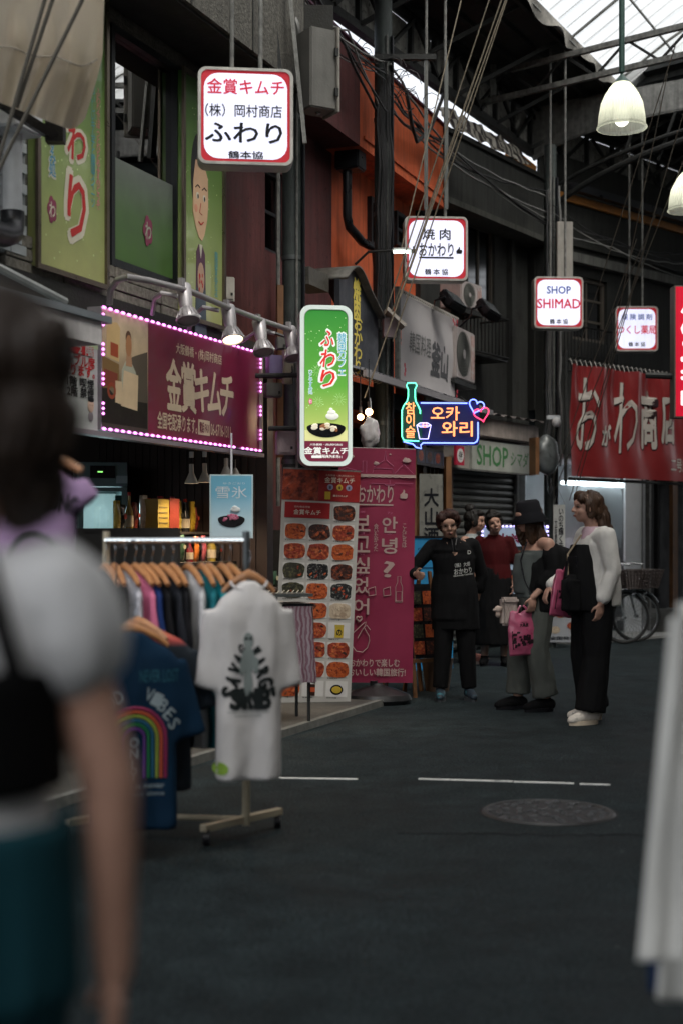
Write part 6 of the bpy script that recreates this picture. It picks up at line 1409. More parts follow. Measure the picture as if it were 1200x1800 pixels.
# blue rainbow tee hung low, nearer
bp_ = Vector((xr(234, 5.75), 5.75, CZ+(950-1108)/FP*5.75)); rzb = R(14)
hanger('wooden hanger of the navy rainbow t-shirt hung low before the rail', bp_+Vector((0,0,.012)), rzb).scale = (.68,1,1)
me = tee_mesh(.37, .80, .26, .07, 9, .010, .15, .08)
bt_ = thing('t_shirt', 'navy blue t-shirt with a rainbow arch and white slogan, hung low', 't-shirt', bp_+Vector((0,0,-.01)), rzb, TG)
link('shirt_cloth', me, cloth('tee_navy_deep', (.004,.020,.045)), bt_, 'all'); bv = bvh_of(me)
RBW = [(.22,.02,.07),(.40,.07,.03),(.22,.28,.04),(.015,.09,.16),(.015,.14,.05),(.10,.035,.18)]
for k, c_ in enumerate(RBW):
    ra = .125-k*.017; pts = [(-ra-.0, -.58)]+[(-ra*math.cos(a), -.42+ra*1.0*math.sin(a)) for a in [math.pi*q/12 for q in range(13)]]+[(ra, -.58)]
    P3 = []
    for x, z in pts:
        h = bv.ray_cast(Vector((x+.0,-2,z)), Vector((0,1,0))); P3.append((x, (h[0].y if h[0] else -.05)-.003, z))
    MB().tube(P3, .0062, 5).build('rainbow_stripe', flat('rainbow_%d' % k, c_), bt_, True)
text('O\nN\nL\nY', bt_, 0, -.50, .035, .17, flat('slogan_white', (.22,.27,.29)), bold=.03, bvh=bv, line=.8)
for ch, x, z, ro in (('V',.06,-.245,-20),('I',.09,-.265,-28),('B',.115,-.29,-36),('E',.14,-.325,-45),('S',.16,-.365,-55),('G',-.15,-.34,50),('O',-.12,-.30,40),('O',-.09,-.27,30),('D',-.06,-.25,20)): text(ch, bt_, x, z, .03, .05, flat('slogan_white', 0), bold=.02, rot=R(ro), bvh=bv)
text('the new is never', bt_, 0, -.61, .24, .022, flat('slogan_white', 0), bold=.01, bvh=bv); text('you are not alone', bt_, 0, -.645, .24, .022, flat('slogan_white', 0), bold=.01, bvh=bv)
text('NEVER LOST', bt_, .10, -.17, .16, .05, flat('slogan_teal', (.02,.09,.12)), bold=0, bvh=bv)
rn = tee_mesh(.46, .70, .2, .04, 12)
t = link('t_shirt', rn, M('tee_rainbow', (0,0,0), .8, grad=[(0,(.006,.012,.02)),(.86,(.006,.012,.02)),(.90,(.40,.06,.05)),(.95,(.5,.14,.08)),(.975,(.42,.42,.08)),(1,(.45,.2,.2))], bump=.1), None, 'all', bp_+Vector((.0,.16,.02)), R(-2)); tag(t, 'neon rainbow collared t-shirt mostly hidden behind the navy rainbow one', 't-shirt', TG)
hanger('wooden hanger inside the neon rainbow t-shirt', bp_+Vector((.0,.16,.03)), R(-30)).scale = (.7,1,1)
MB().bar((-.49,0,1.30),(-.49,-.5,1.27), .005, 8).build('front_arm', DARK, rk); MB().bar((-.49,-.5,1.27), (-.49,-.5,1.0), .003, 6).build('drop_hook', DARK, rk)
# lilac tee
lp = Vector((xr(34, 4.4), 4.4, CZ+(950-792)/FP*4.4)); me = tee_mesh(.40, .62, .04, .05, 15, .006)
lt = thing('t_shirt', 'lilac t-shirt with black curved lettering hung beside the dark haired woman', 't-shirt', lp, R(-14), TG)
link('shirt_cloth', me, cloth('tee_lilac', (.36,.24,.40)), lt, 'all'); bv = bvh_of(me)
for k, ch in enumerate('UORI TUNG'):
    if ch != ' ': text(ch, lt, -.0+k*.0245, -.155-.0012*(k-4)**2, .021, .055, PR, bold=.05, rot=R(-3*(k-4)), bvh=bv)
text('JAPPON', lt, .04, -.215, .12, .03, PR, bold=.04, bvh=bv)
P3 = [(.09+.09*math.cos(a), -.075, -.35+.09*math.sin(a)) for a in [math.pi*q/14 for q in range(15)]]; MB().tube(P3, .009, 5).build('arc_print', PR, lt, True); 
hanger('wooden hanger of the lilac t-shirt', lp+Vector((0,0,.01)), R(-14))
# ================================================================== PEOPLE
SKIN = M('skin', (.36,.205,.15), .55, var=.12, vs=14, bump=.05, bs=200)
SKIN2 = M('skin_warm', (.29,.165,.115), .55, var=.12, vs=14, bump=.05, bs=200)
LIP = flat('lip', (.18,.05,.045), .4); EYEW = flat('eye_white', (.14,.12,.10), .3); EYED = flat('eye_dark', (.012,.008,.006), .15); BROW = flat('brow_dark', (.03,.018,.012))
def V(*a): return Vector(a)
def rotz(v, a): return Matrix.Rotation(a, 3, 'Z') @ v
def head_shapes(b, hc, Rm, s=1.0, big=1.0):
    def e(c, r): b.ell(hc+Rm @ Vector(c)*s, tuple(x*s for x in r), Rm, 3)
    e((0,.012,.02), (.073,.09,.092)); e((0,-.022,-.035), (.058,.066,.070)); e((0,-.045,-.075), (.034,.034,.030)); e((0,-.075,.03), (.05,.02,.03))
    e((-.035,-.058,-.028), (.024,.024,.024)); e((.035,-.058,-.028), (.024,.024,.024))
    b.cap(hc+Rm @ V(0,-.086,.012)*s, hc+Rm @ V(0,-.103,-.022)*s, .009*s, .0135*s); e((-.012,-.09,-.027), (.009,.01,.007)); e((.012,-.09,-.027), (.009,.01,.007))
    e((0,-.084,-.052), (.022,.012,.007)); e((0,-.081,-.064), (.018,.012,.008))
    for q in (-1, 1): e((q*.076,.008,-.008), (.010,.018,.029)); e((q*.03,-.079,.026), (.022,.010,.006))
def face_parts(par, hc, Rm, s=1.0, smile=0, glasses=False, openm=0):
    for q in (-1, 1):
        c = hc+Rm @ V(q*.030,-.073,.006)*s
        MB().ell(c, (.0145*s,.010*s,.0080*s), Rm).build('eye', EYEW, par, True)
        MB().ell(hc+Rm @ V(q*.030,-.0805,.006)*s, (.0072*s,.004*s,.0075*s), Rm).build('iris', EYED, par, True)
        MB().tube([hc+Rm @ V(q*(.030+x),-.0805+.004*abs(x/.017)-.002,.0125-abs(x)*.22)*s for x in (-.017,-.008,0,.008,.017)], .0022*s, 5).build('eyelid', BROW, par, True)
        MB().tube([hc+Rm @ V(q*(.014+.011*k),-.090+.0045*k,.030+.004*math.sin(k))*s for k in range(4)], [.0025*s,.0035*s,.003*s,.0015*s], 5).build('eyebrow', BROW, par, True)
    pts = [hc+Rm @ V(x,-.0955+abs(x)*.45,-.058+abs(x)*(.35 if smile else -.1))*s for x in (-.024,-.012,0,.012,.024)]
    MB().tube(pts, [.002*s,.0055*s,.0065*s,.0055*s,.002*s], 6).build('lips', LIP, par, True)
    if smile: MB().tube([p+Rm @ V(0,-.004,.0)*s for p in pts[1:4]], .0035*s, 5).build('teeth', EYEW, par, True)
    if openm: MB().ell(hc+Rm @ V(0,-.097,-.059)*s, (.011*s,.004*s,.006*s), Rm).build('open_mouth', EYED, par, True)
    if glasses:
        o = MB()
        for q in (-1, 1): o.tube([hc+Rm @ V(q*.032+.024*math.cos(a*.5236),-.098+.002,.004+.018*math.sin(a*.5236))*s for a in range(12)], .0011*s, 4, True)
        o.tube([hc+Rm @ V(-.01,-.1,.008)*s, hc+Rm @ V(.01,-.1,.008)*s], .0011*s, 4)
        for q in (-1, 1): o.tube([hc+Rm @ V(q*.056,-.096,.008)*s, hc+Rm @ V(q*.078,.0,.008)*s], .0011*s, 4)
        o.build('glasses', flat('wire_metal', (.10,.09,.08), .3), par)
def hand(b, w_, d, palm_n, s=1.0, curl=.6, side=1):
    """palm + four fingers + thumb; d: pointing direction, palm_n: out of the palm"""
    d = d.normalized(); n_ = (palm_n-d*palm_n.dot(d)).normalized(); x = d.cross(n_)*side
    Rm = Matrix((x, n_, d)).transposed()
    b.ell(w_+d*.045*s, (.038*s,.015*s,.050*s), Rm, 2)
    for k, L in enumerate((.068,.076,.070,.055)):
        base = w_+d*.082*s+x*(-.028+.0185*k)*s; a = d*math.cos(.2+curl*.3)+n_*math.sin(.2+curl*.3); c = d*math.cos(curl*1.5)+n_*math.sin(curl*1.5); e = d*math.cos(curl*2.6)+n_*math.sin(curl*2.6)
        p1 = base+a*L*.45*s; p2 = p1+c*L*.32*s; p3 = p2+e*L*.26*s; b.chain([base-d*.02*s, p1, p2, p3], [.0088*s,.0085*s,.0078*s,.0068*s], 1)
    t0 = w_+d*.022*s-x*.028*s; t1 = t0+(d*.6-x*.65+n_*.3).normalized()*.035*s; t2 = t1+(d*.85-x*.1+n_*.5).normalized()*.03*s; b.chain([t0,t1,t2], [.012*s,.010*s,.008*s], 1)
def torso(b, J, g=1.0):
    pv, ch = J['pelvis'], J['chest']; nk = J['neck']
    rings = []
    for u, rx, ry in ((-.12,.10,.08),(0,.160,.112),(.18,.155,.105),(.42,.122,.088),(.7,.138,.096),(.9,.148,.10),(1.05,.135,.09),(1.2,.085,.068)):
        c = pv.lerp(ch, u); rings.append((c.x, c.y, c.z, rx*g, ry*g))
    b.loft(rings, 26); b.chain([ch+(nk-ch)*.5, nk, J['head']+V(0,.01,-.05)], [.07,.052,.05])
def legs(b, J, g=1.0, feet=True):
    for q in ('l', 'r'):
        b.chain([J['hip_'+q], J['knee_'+q], J['ank_'+q]], [.088*g,.056*g,.037*g]); b.ell(J['knee_'+q].lerp(J['ank_'+q], .3)+V(0,.012,0), (.05*g,.052*g,.11), None, 2)
        if feet: a = J['ank_'+q]; t = J['toe_'+q]; b.chain([a+V(0,.0,-.02), a.lerp(t, .5)+V(0,0,-.015), t], [.034,.032,.022]); b.ell(a-(t-a).normalized()*.03+V(0,0,-.035), (.03,.03,.028), None, 2)
def arms(b, J, g=1.0, curl=.5, palms=None):
    for q in ('l', 'r'):
        sh, el, wr = J['sh_'+q], J['el_'+q], J['wr_'+q]
        b.chain([J['chest']+(sh-J['chest'])*.55+V(0,0,.03), sh, el, wr], [.05*g,.046*g,.034*g,.024*g])
        pn = (palms or {}).get(q, V(-1 if q == 'l' else 1, 0, 0)); hand(b, wr, J.get('hd_'+q, (wr-el)), pn, .95, curl, 1 if q == 'l' else -1)
def joints(H=1.6, **o):
    k = H/1.65; J = dict(pelvis=V(0,0,.92), chest=V(0,0,1.25), neck=V(0,.01,1.40), head=V(0,-.01,1.535), sh_l=V(.160,0,1.335), sh_r=V(-.160,0,1.335), el_l=V(.22,.02,1.07), el_r=V(-.22,.02,1.07), wr_l=V(.22,-.04,.84), wr_r=V(-.22,-.04,.84),
        hip_l=V(.085,0,.87), hip_r=V(-.085,0,.87), knee_l=V(.10,-.015,.475), knee_r=V(-.10,-.015,.475), ank_l=V(.105,.02,.085), ank_r=V(-.105,.02,.085), toe_l=V(.125,-.14,.035), toe_r=V(-.125,-.14,.035))
    for n_ in J: J[n_] = J[n_]*k
    J.update(o); return J
def fold(me, amp=.008, fx=14, fz=3.5, seed=0, zr=None):
    ns = [Vector(v.normal) for v in me.vertices]
    for v, n_ in zip(me.vertices, ns):
        c = v.co.copy(); q = noise.noise((c.x*fx+seed, c.y*fx, c.z*fz))+.5*noise.noise((c.x*fx*2.3, c.y*fx*2.3+seed, c.z*fz*2.6)); v.co = c+n_*q*amp
    return me
def person(label, J, loc, rz, clothes, hair, Rm=None, skin=SKIN, face={}, curl=.5, palms=None, g=1.0, barefeet=True, hs=1.0, vox=.0065):
    r = thing('person', label, 'person', loc, rz); Rm = Rm or Matrix.Identity(3)
    b = MB(); torso(b, J, g); legs(b, J, g, barefeet); arms(b, J, g, curl, palms); head_shapes(b, J['head'], Rm, hs)
    link('body', remesh(b, vox, 3), skin, r, 'all')
    if face is not None: face_parts(r, J['head'], Rm, hs, **face)
    for nm, fn, vx, mat, amp in clothes:
        b = MB(); fn(b, J); me = remesh(b, vx, 4)
        if amp: fold(me, amp, seed=len(nm))
        link(nm, me, mat, r, 'all')
    b = MB(); hair(b, J['head'], Rm); me = remesh(b, .007, 2)
    ns = [Vector(v.normal) for v in me.vertices]
    for v, n_ in zip(me.vertices, ns):
        c = v.co.copy(); a = math.atan2(c.y-J['head'].y, c.x-J['head'].x); v.co = c+n_*(.0050*math.sin(a*38+5*noise.noise(c*11))+.008*noise.noise((c.x*55,c.y*55,c.z*9))+.010*noise.noise(c*17))
    link('hair', me, HAIRM, r, 'all')
    return r
HAIRM = M('hair_black', (.010,.008,.007), .55, var=.3, vs=30, bump=.3, bs=160, spec=.25)
HAIRB = M('hair_brown', (.045,.022,.011), .5, var=.45, vs=14, bump=.3, bs=160, spec=.3)
def CL(n, c, **k): return M(n, c, k.pop('rough', .88), var=.18, vs=6, bump=.3, bs=260, spec=.1, **k)
def sleeve(b, J, q, u=.5, r0=.068, r1=.06, wrist=False):
    r0 *= .80; r1 *= .82
    sh, el, wr = J['sh_'+q], J['el_'+q], J['wr_'+q]
    inner = J['chest']+(sh-J['chest'])*.5+V(0,0,.025)
    if wrist: b.chain([inner, sh, el, el.lerp(wr, u)], [r0*.95, r0, r0*.85, r1])
    else: b.chain([inner, sh, sh.lerp(el, u)], [r0*.95, r0, r1])
def shirt(b, J, g=1.12, low=-.25, top=1.16, hem=None):
    pv, ch = J['pelvis'], J['chest']; rings = []
    for u, rx, ry in ((low,.172,.13),(0,.172,.128),(.25,.165,.12),(.5,.150,.11),(.75,.155,.113),(.93,.160,.112),(1.06,.150,.102),(top,.095,.078)):
        c = pv.lerp(ch, u); rings.append((c.x, c.y, c.z, rx*g, ry*g))
    if top > 1.09:
        nk = J['neck']; sz = (J['sh_l'].z+J['sh_r'].z)/2; rings = [q_ for q_ in rings if q_[2] < sz-.06]; mx = ch.x*.6+nk.x*.4; my = ch.y*.6+nk.y*.4
        rings += [(mx, my, sz-.04, .150*g, .098*g), (mx, my, sz+.005, .128*g, .085*g), (nk.x, nk.y, sz+.045, .082, .070), (nk.x, nk.y, sz+.065, .062, .060)]
    b.loft(rings, 28)
def trousers(b, J, r0=.115, r1=.09, r2=.085, bottom=.10, g=1.0):
    pv = J['pelvis']; b.loft([(pv.x,pv.y,pv.z-.14,.15*g,.12*g),(pv.x,pv.y,pv.z-.04,.178*g,.135*g),(pv.x,pv.y,pv.z+.09,.152*g,.115*g)], 24)
    for q in ('l', 'r'):
        h, k, a = J['hip_'+q], J['knee_'+q], J['ank_'+q].copy(); a.z = bottom
        b.bar(h+V(0,0,.03), k, r0, 18, r1); b.ell(k, (r1,)*3); b.bar(k, a, r1, 18, r2); b.ell(h, (r0,)*3)
def shoe(par, a, t, mat, sole, h=.06, w_=.042, nm='shoe'):
    b = MB(); d = (t-a); d.z = 0; d.normalize(); base = V(a.x, a.y, 0)
    b.chain([base-d*.035+V(0,0,.055), base+d*.05+V(0,0,.055), base+d*.12+V(0,0,.042), base+d*.165+V(0,0,.035)], [w_*.95, w_, w_*.92, w_*.7]); b.ell(base+V(0,0,.085), (.042,.042,.04))
    o = link(nm, remesh(b, .006, 3), mat, par, 'all'); me = o.data
    for v in me.vertices: v.co.z = max(v.co.z, .022)
    x = V(-d.y, d.x, 0); b = MB(); pts = []
    for k in range(28):
        q = k*2*math.pi/28; pts.append(base+d*(.06+.125*math.cos(q))+x*(w_*1.08*math.sin(q)*(1-.12*math.cos(q))))
    A_ = [b.bm.verts.new((p.x, p.y, .0)) for p in pts]; B_ = [b.bm.verts.new((p.x, p.y, .03)) for p in pts]; b.bm.faces.new(A_[::-1]); b.bm.faces.new(B_)
    for k in range(28): b.bm.faces.new((A_[k], A_[(k+1) % 28], B_[(k+1) % 28], B_[k]))
    b.build('sole', sole, o, True)
    return o
BLKC = CL('cloth_black', (.006,.006,.0065))
# ---- staff woman in black
Y = 11.6; J = joints(1.56); k = 1.56/1.65
J.update(chest=V(-.015,-.02,1.18), neck=V(-.035,-.05,1.32), head=V(-.06,-.085,1.425), sh_l=V(.145,0,1.265), sh_r=V(-.175,0,1.255), el_r=V(-.36,-.02,1.05), wr_r=V(-.34,-.22,1.03), el_l=V(.235,.06,1.02), wr_l=V(.20,.10,.82), ank_r=V(-.115,0,.085), ank_l=V(.12,.0,.085), toe_r=V(-.14,-.15,.035), toe_l=V(.13,-.15,.035))
def c1(b, J):
    shirt(b, J, 1.13, -.95, 1.12); pv = J['pelvis']; b.loft([(pv.x,pv.y,.66,.19,.14),(pv.x,pv.y,.95,.185,.14)], 26); sleeve(b, J, 'l', .55, .075, .062, True); sleeve(b, J, 'r', .75, .078, .06, True)
def h1(b, hc, Rm):
    for c, r_ in (((0,.03,.045),(.086,.088,.082)), ((0,.055,-.01),(.08,.06,.07)), ((-.07,.01,.03),(.022,.05,.06)), ((.07,.01,.03),(.022,.05,.06)), ((.02,-.045,.085),(.062,.045,.035)), ((-.05,-.05,.07),(.035,.035,.035)), ((.055,-.045,.06),(.03,.035,.035))): b.ell(hc+Rm @ V(*c), r_, Rm)
p = P(798, 950, Y)
Rh = Matrix.Rotation(R(-6), 3, 'Z') @ Matrix.Rotation(R(-6), 3, 'Y') @ Matrix.Rotation(R(8), 3, 'X')
HAIRM_ = HAIRM; HAIRM = M('hair_dyed', (.028,.010,.007), .55, var=.3, vs=30, bump=.3, bs=160, spec=.25)
pr = person('woman in a long black work top with white chest lettering, standing beside the pink banner', J, V(p.x, Y, 0), R(4), [('work_top', c1, .009, BLKC, .006), ('trousers', lambda b, J: trousers(b, J, .10, .075, .062, .10, .95), .009, BLKC, .006)], h1, Rh, SKIN2, dict(glasses=True, openm=1), .4, None, 1.02, False)
HAIRM = HAIRM_
for q in ('l', 'r'): shoe(pr, J['ank_'+q], J['toe_'+q], M('sneaker_navy', (.012,.02,.03), .6, col2=(.03,.16,.2), c2s=22, c2t=.6), M('sole_dark', (.05,.055,.06), .6))
tp = [c for c in pr.children if c.name.startswith('work_top')][0]; bv = bvh_of(tp.data); SW = flat('shirt_lettering', (.42,.42,.40), .7)
text('（株）大郷', pr, .045, 1.105, .13, .035, SW, bold=.02, rot=R(7), bvh=bv); text('おかわり', pr, .05, 1.055, .15, .045, SW, bold=.02, rot=R(7), bvh=bv); text('OKAWARI YAKINIKU', pr, .055, 1.022, .17, .012, SW, bold=.02, rot=R(7), bvh=bv)
thumb_y = -.16; text('D', pr, .105, 1.205, .03, .03, SW, bold=.03, bvh=bv)
o = MB().prism([(-.085,1.285),(.035,1.285),(.0,1.19),(-.02,1.175)], -.152, -.148).build('open_collar', SKIN2, pr)
for v in o.data.vertices:
    h = bv.ray_cast(Vector((v.co.x,-2,v.co.z)), Vector((0,1,0)))
    if h[0]: v.co.y = h[0].y-.003
MB().tube([V(-.045,-.13,1.32),V(-.04,-.16,1.26),V(-.03,-.165,1.19)], .003, 5).tube([V(.0,-.12,1.32),V(-.015,-.16,1.26),V(-.022,-.165,1.19)], .003, 5).build('neck_cord', BLK, pr)
# ---- woman in bucket hat
Y = 10.9; p = P(938, 950, Y); J = joints(1.60)
# faces away to the pictures left: local frame -Y forward
J.update(chest=V(0,.02,1.21), neck=V(.0,-.01,1.36), head=V(.0,-.05,1.475), sh_l=V(.185,.03,1.275), sh_r=V(-.18,.03,1.27), el_l=V(.21,.08,1.05), wr_l=V(.19,-.10,.875), hd_l=V(0,-.12,-1), el_r=V(-.20,.06,1.04), wr_r=V(-.20,.02,.82), ank_l=V(.10,.05,.085), ank_r=V(-.10,-.09,.085), toe_l=V(.11,-.12,.04), toe_r=V(-.10,-.26,.04), knee_r=V(-.10,-.07,.47), knee_l=V(.10,-.02,.47))
def hood(b, J):
    pv, ch = J['pelvis'], J['chest']
    b.loft([(0,.025,.76,.20,.15),(0,.03,.95,.205,.15),(0,.035,1.1,.198,.145),(0,.045,1.17,.185,.13),(0,.085,1.23,.13,.075)], 26)
    b.chain([V(.18,.07,1.19), J['el_l'], J['el_l'].lerp(J['wr_l'], .45)], [.088,.085,.072]); b.chain([V(-.18,.07,1.19), J['el_r'], J['el_r'].lerp(J['wr_r'], .8)], [.075,.07,.055])
    b.ell(V(0,.19,1.19), (.13,.10,.075)); b.ell(V(.07,.20,1.14), (.08,.07,.06))
def vest(b, J):
    shirt(b, J, 1.04, -.1, 1.0); b.loft([(0,-.06,.9,.12,.10),(0,-.07,1.05,.12,.10),(0,-.06,1.2,.11,.09)], 20)
def h2(b, hc, Rm):
    for c, r_ in (((0,.02,.03),(.084,.095,.085)), ((0,.04,-.08),(.08,.07,.11)), ((.03,.06,-.16),(.065,.05,.10)), ((-.04,.02,-.15),(.05,.055,.12)), ((.055,-.02,-.09),(.03,.05,.12)), ((-.055,-.04,-.09),(.03,.05,.12))): b.ell(hc+Rm @ V(*c), r_, Rm)
Rh = Matrix.Rotation(R(8), 3, 'X')
GP = CL('trouser_grey', (.085,.09,.08)); 
HAIRM_ = HAIRM; HAIRM = HAIRB
pr = person('woman in a black bucket hat and off shoulder black hoodie over wide grey trousers', J, V(p.x, Y, 0), R(-72), [('vest', vest, .009, CL('vest_grey', (.075,.085,.082)), .004), ('hoodie', hood, .010, BLKC, .012), ('trousers', lambda b, J: trousers(b, J, .112, .092, .098, .12), .010, GP, .014)], h2, Rh, SKIN, {}, .75, {'l': V(-1,-.1,0)}, 1.0, True)
HAIRM = HAIRM_
hc = J['head']; b = MB()
for r0, z0 in ((0,0),): b.lathe([(.001,.135),(.07,.132),(.088,.115),(.098,.05),(.100,.03),(.142,-.035),(.139,-.04),(.095,.02),(.09,.03)], hc+Rh @ V(0,.01,.0), 32, Rh)
b.build('bucket_hat', CL('hat_black', (.010,.010,.012)), pr, 'all')
for q in ('l', 'r'):
    a, t = J['ank_'+q], J['toe_'+q]; shoe(pr, a, t, BLKC, BLK, w_=.048, nm='sandal'); MB().ell(V(t.x, t.y+.0, .04), (.03,.02,.014)).build('toes', SKIN, pr, True)
MB().tube([V(.10,-.11,1.29),V(.07,-.15,1.15),V(.12,-.14,1.0),V(.19,-.10,.86)], .006, 6).build('bag_strap', BLK, pr, True)
M4 = Matrix.Translation(pr.location) @ Matrix.Rotation(R(-72), 4, 'Z')
hand1 = M4 @ (J['wr_l']+V(0,-.01,-.09))
def pink_bag(label, top, w_, h_, rz, tilt=0):
    r = thing('shopping_bag', label, 'bag', top, rot=(0, tilt, rz))
    b = MB(); PKB = M('pink_plastic', (.36,.07,.135), .32, var=.12, vs=5, bump=.25, bs=22, coat=.4)
    def f(u, v):
        side = 1 if u < .5 else -1; uu = (u*2) % 1 if u < 1 else 1; x = (w_*(uu-.5))*side*1; y = -side*(.012+.030*math.sin(math.pi*uu)*math.sin(math.pi*min(1,v*.9+.1))); return (x, y+.008*noise.noise((x*18,v*6,side)), -h_*v)
    b.grid(lambda u, v: f(min(u,.4999), v), 16, 18)
    b2 = MB()
    for sgn in (1, -1):
        b2.grid(lambda u, v: (w_*(u-.5)*(.80+.20*min(1, v*2.5)), -sgn*(.006+.032*math.sin(math.pi*u)*math.sin(math.pi*min(1, v*.9+.08)))+.010*noise.noise((u*5,v*7,sgn*3)), -h_*v+.012*math.sin(u*12)*(1-v)), 18, 18)
    b.bm.free(); o = b2.build('bag_film', PKB, r, 'all'); sm = o.modifiers.new('s', 'SOLIDIFY'); sm.thickness = .002
    bv = bvh_of(o.data)
    for x in (-.05, .05): MB().tube([(x*.9,-.012,-.01),(x*.5,-.01,.03),(x*.2,0,.045)], .008, 6).build('handle', PKB, r, True)
    PBK = flat('bag_print', (.02,.008,.012), .6)
    text('大黒屋', r, 0, -h_*.30, w_*.28, .028, PBK, bold=.04, bvh=bv); text('KOREA FOOD', r, 0, -h_*.24, w_*.2, .008, PBK, bold=.02, bvh=bv)
    b = MB()
    for k in range(26):
        x, z = random.uniform(-.36,.36)*w_, -h_*random.uniform(.46,.80); s1, s2 = random.uniform(.008,.02), random.uniform(.006,.016); b.prism([(x-s1,z-s2),(x+s1*.8,z-s2*.9),(x+s1,z+s2*.7),(x-s1*.6,z+s2)], -.07, -.068)
    for q in ((-.40,-.83,-.37,-.43),(.37,-.83,.40,-.43),(-.40,-.85,.40,-.83),(-.40,-.445,.40,-.43)): b.bx(q[0]*w_, q[2]*w_, -.07, -.068, q[1]*h_, q[3]*h_)
    for v in b.bm.verts:
        h = bv.ray_cast(Vector((v.co.x,-2,v.co.z)), Vector((0,1,0))); v.co.y = (h[0].y if h[0] else -.03)-.003
    bm_o = b.build('map_print', PBK, r); return r
pink_bag('pink plastic shopping bag with black map print in the bucket hat woman\'s hand'.replace("\'s hand", ' wearer hand').replace('in the bucket hat woman wearer hand','held by the woman in the bucket hat'), V(P(915,1070,Y-.1).x, Y-.16, CZ+(950-1075)/FP*(Y-.16)), .235, .33, R(5), R(-4))
r = thing('handbag', 'small quilted pale beige handbag with a plush charm beside the pink bag', 'handbag', P(893, 1075, Y-.1), R(20))
b = MB(); b.box((0,0,0), (.135,.07,.215), bev=.02); b.build('bag_body', M('quilted_beige', (.36,.30,.27), .6, bump=.4, bs=40), r, True); MB().box((0,-.01,.085), (.14,.075,.05), bev=.015).build('flap', M('quilted_beige', 0), r, True)
for k in range(5):
    for s in (-1, 1): MB().tube([(-.065+.03*k,-.0365,-.1),(-.065+.03*k+s*.06,-.0365,.06)], .0012, 4).build('quilt_seam', flat('seam', (.25,.2,.18)), r) if abs(-.065+.03*k+s*.06) < .07 else None
b = MB(); b.ell((-.10,-.02,.02), (.028,.025,.028)).ell((-.10,-.02,-.02), (.02,.02,.025)).ell((-.13,-.02,.015), (.014,.012,.012)).ell((-.075,-.02,.03), (.012,.012,.012)); link('plush_charm', remesh(b, .005, 2), M('plush', (.42,.33,.28), .9), r, 'all')
# ---- woman in white jacket
Y = 10.2; p = P(1040, 950, Y); J = joints(1.64)
J.update(neck=V(0,-.0,1.40), head=V(0,-.04,1.535), sh_l=V(.172,.02,1.335), sh_r=V(-.17,.02,1.335), el_l=V(.215,.06,1.08), wr_l=V(.20,-.03,.855), hd_l=V(0,-.15,-1), el_r=V(-.23,-.02,1.06), wr_r=V(-.20,-.24,.97), hd_r=V(.1,-.5,-.8), ank_l=V(.11,-.07,.085), ank_r=V(-.11,.06,.085), toe_l=V(.15,-.24,.04), toe_r=V(-.13,-.10,.04))
def jacket(b, J):
    b.loft([(0,.04,.83,.185,.155),(0,.04,.95,.188,.158),(0,.035,1.12,.18,.145),(0,.03,1.27,.172,.125),(0,.02,1.34,.125,.095),(0,.02,1.395,.08,.07)], 28, 2.2)
    for q, uu in (('l', .82), ('r', .9)): sleeve(b, J, q, uu, .088, .062, True)
    b.ell(V(0,.10,1.34), (.11,.05,.06))
def dung(b, J):
    b.loft([(0,-.035,.80,.175,.16),(0,-.05,.95,.165,.17),(0,-.045,1.12,.14,.155),(0,-.045,1.27,.11,.115)], 24)
def h3(b, hc, Rm):
    for c, r_ in (((0,.028,.035),(.085,.092,.086)), ((0,.07,-.02),(.07,.055,.08)), ((0,.115,-.12),(.07,.05,.14)), ((.02,.155,-.26),(.065,.04,.15)), ((.03,.175,-.38),(.045,.03,.12)), ((-.07,.0,-.02),(.02,.045,.075)), ((.072,.01,-.01),(.02,.04,.07)), ((-.04,-.055,.065),(.035,.03,.035)), ((.045,-.05,.065),(.035,.03,.035)), ((0,-.04,.09),(.05,.045,.03))): b.ell(hc+Rm @ V(*c), r_, Rm)
HAIRM_ = HAIRM; HAIRM = HAIRB
WJ = CL('jacket_white', (.55,.53,.50))
Rh = Matrix.Rotation(R(-12), 3, 'Z')
pr = person('woman in an open white jacket with long brown hair, black dungarees and white sneakers', J, V(p.x, Y, 0), R(-74), [('pink_shirt', lambda b, J: shirt(b, J, .93, .3, 1.14), .009, CL('shirt_pinkish', (.42,.30,.34)), .004), ('jacket', jacket, .009, WJ, .011), ('dungarees', dung, .009, BLKC, .006), ('trousers', lambda b, J: trousers(b, J, .118, .098, .112, .09, 1.05), .010, BLKC, .010)], h3, Rh, SKIN, {}, .5, {'l': V(-1,-.2,0), 'r': V(0,.6,-.3)}, 1.08, False)
HAIRM = HAIRM_
for q in ('l', 'r'):
    o = shoe(pr, J['ank_'+q], J['toe_'+q], M('sneaker_white', (.55,.5,.44), .6, col2=(.2,.19,.17), c2s=16, c2t=.62), M('sole_cream', (.6,.5,.38), .6), w_=.046)
    a, t = J['ank_'+q], J['toe_'+q]; d = (t-a); d.z = 0; d.normalize(); x_ = V(-d.y, d.x, 0)
    for k in range(4): c = V(a.x,a.y,0)+d*(.05+k*.022)+V(0,0,.092-.008*k); MB().tube([c-x_*.022, c+V(0,0,.006), c+x_*.022], .003, 4).build('lace', WH, o)
MB().tube([V(.09,-.13,1.34),V(.02,-.20,1.2),V(.06,-.22,1.05),V(.12,-.21,.90)], .0075, 6).build('bag_strap', M('strap_tan', (.35,.27,.18), .6), pr, True)
MB().box((.12,-.215,.875), (.012,.012,.08)).build('zip_pull', flat('gold', (.5,.4,.2), .3), pr)
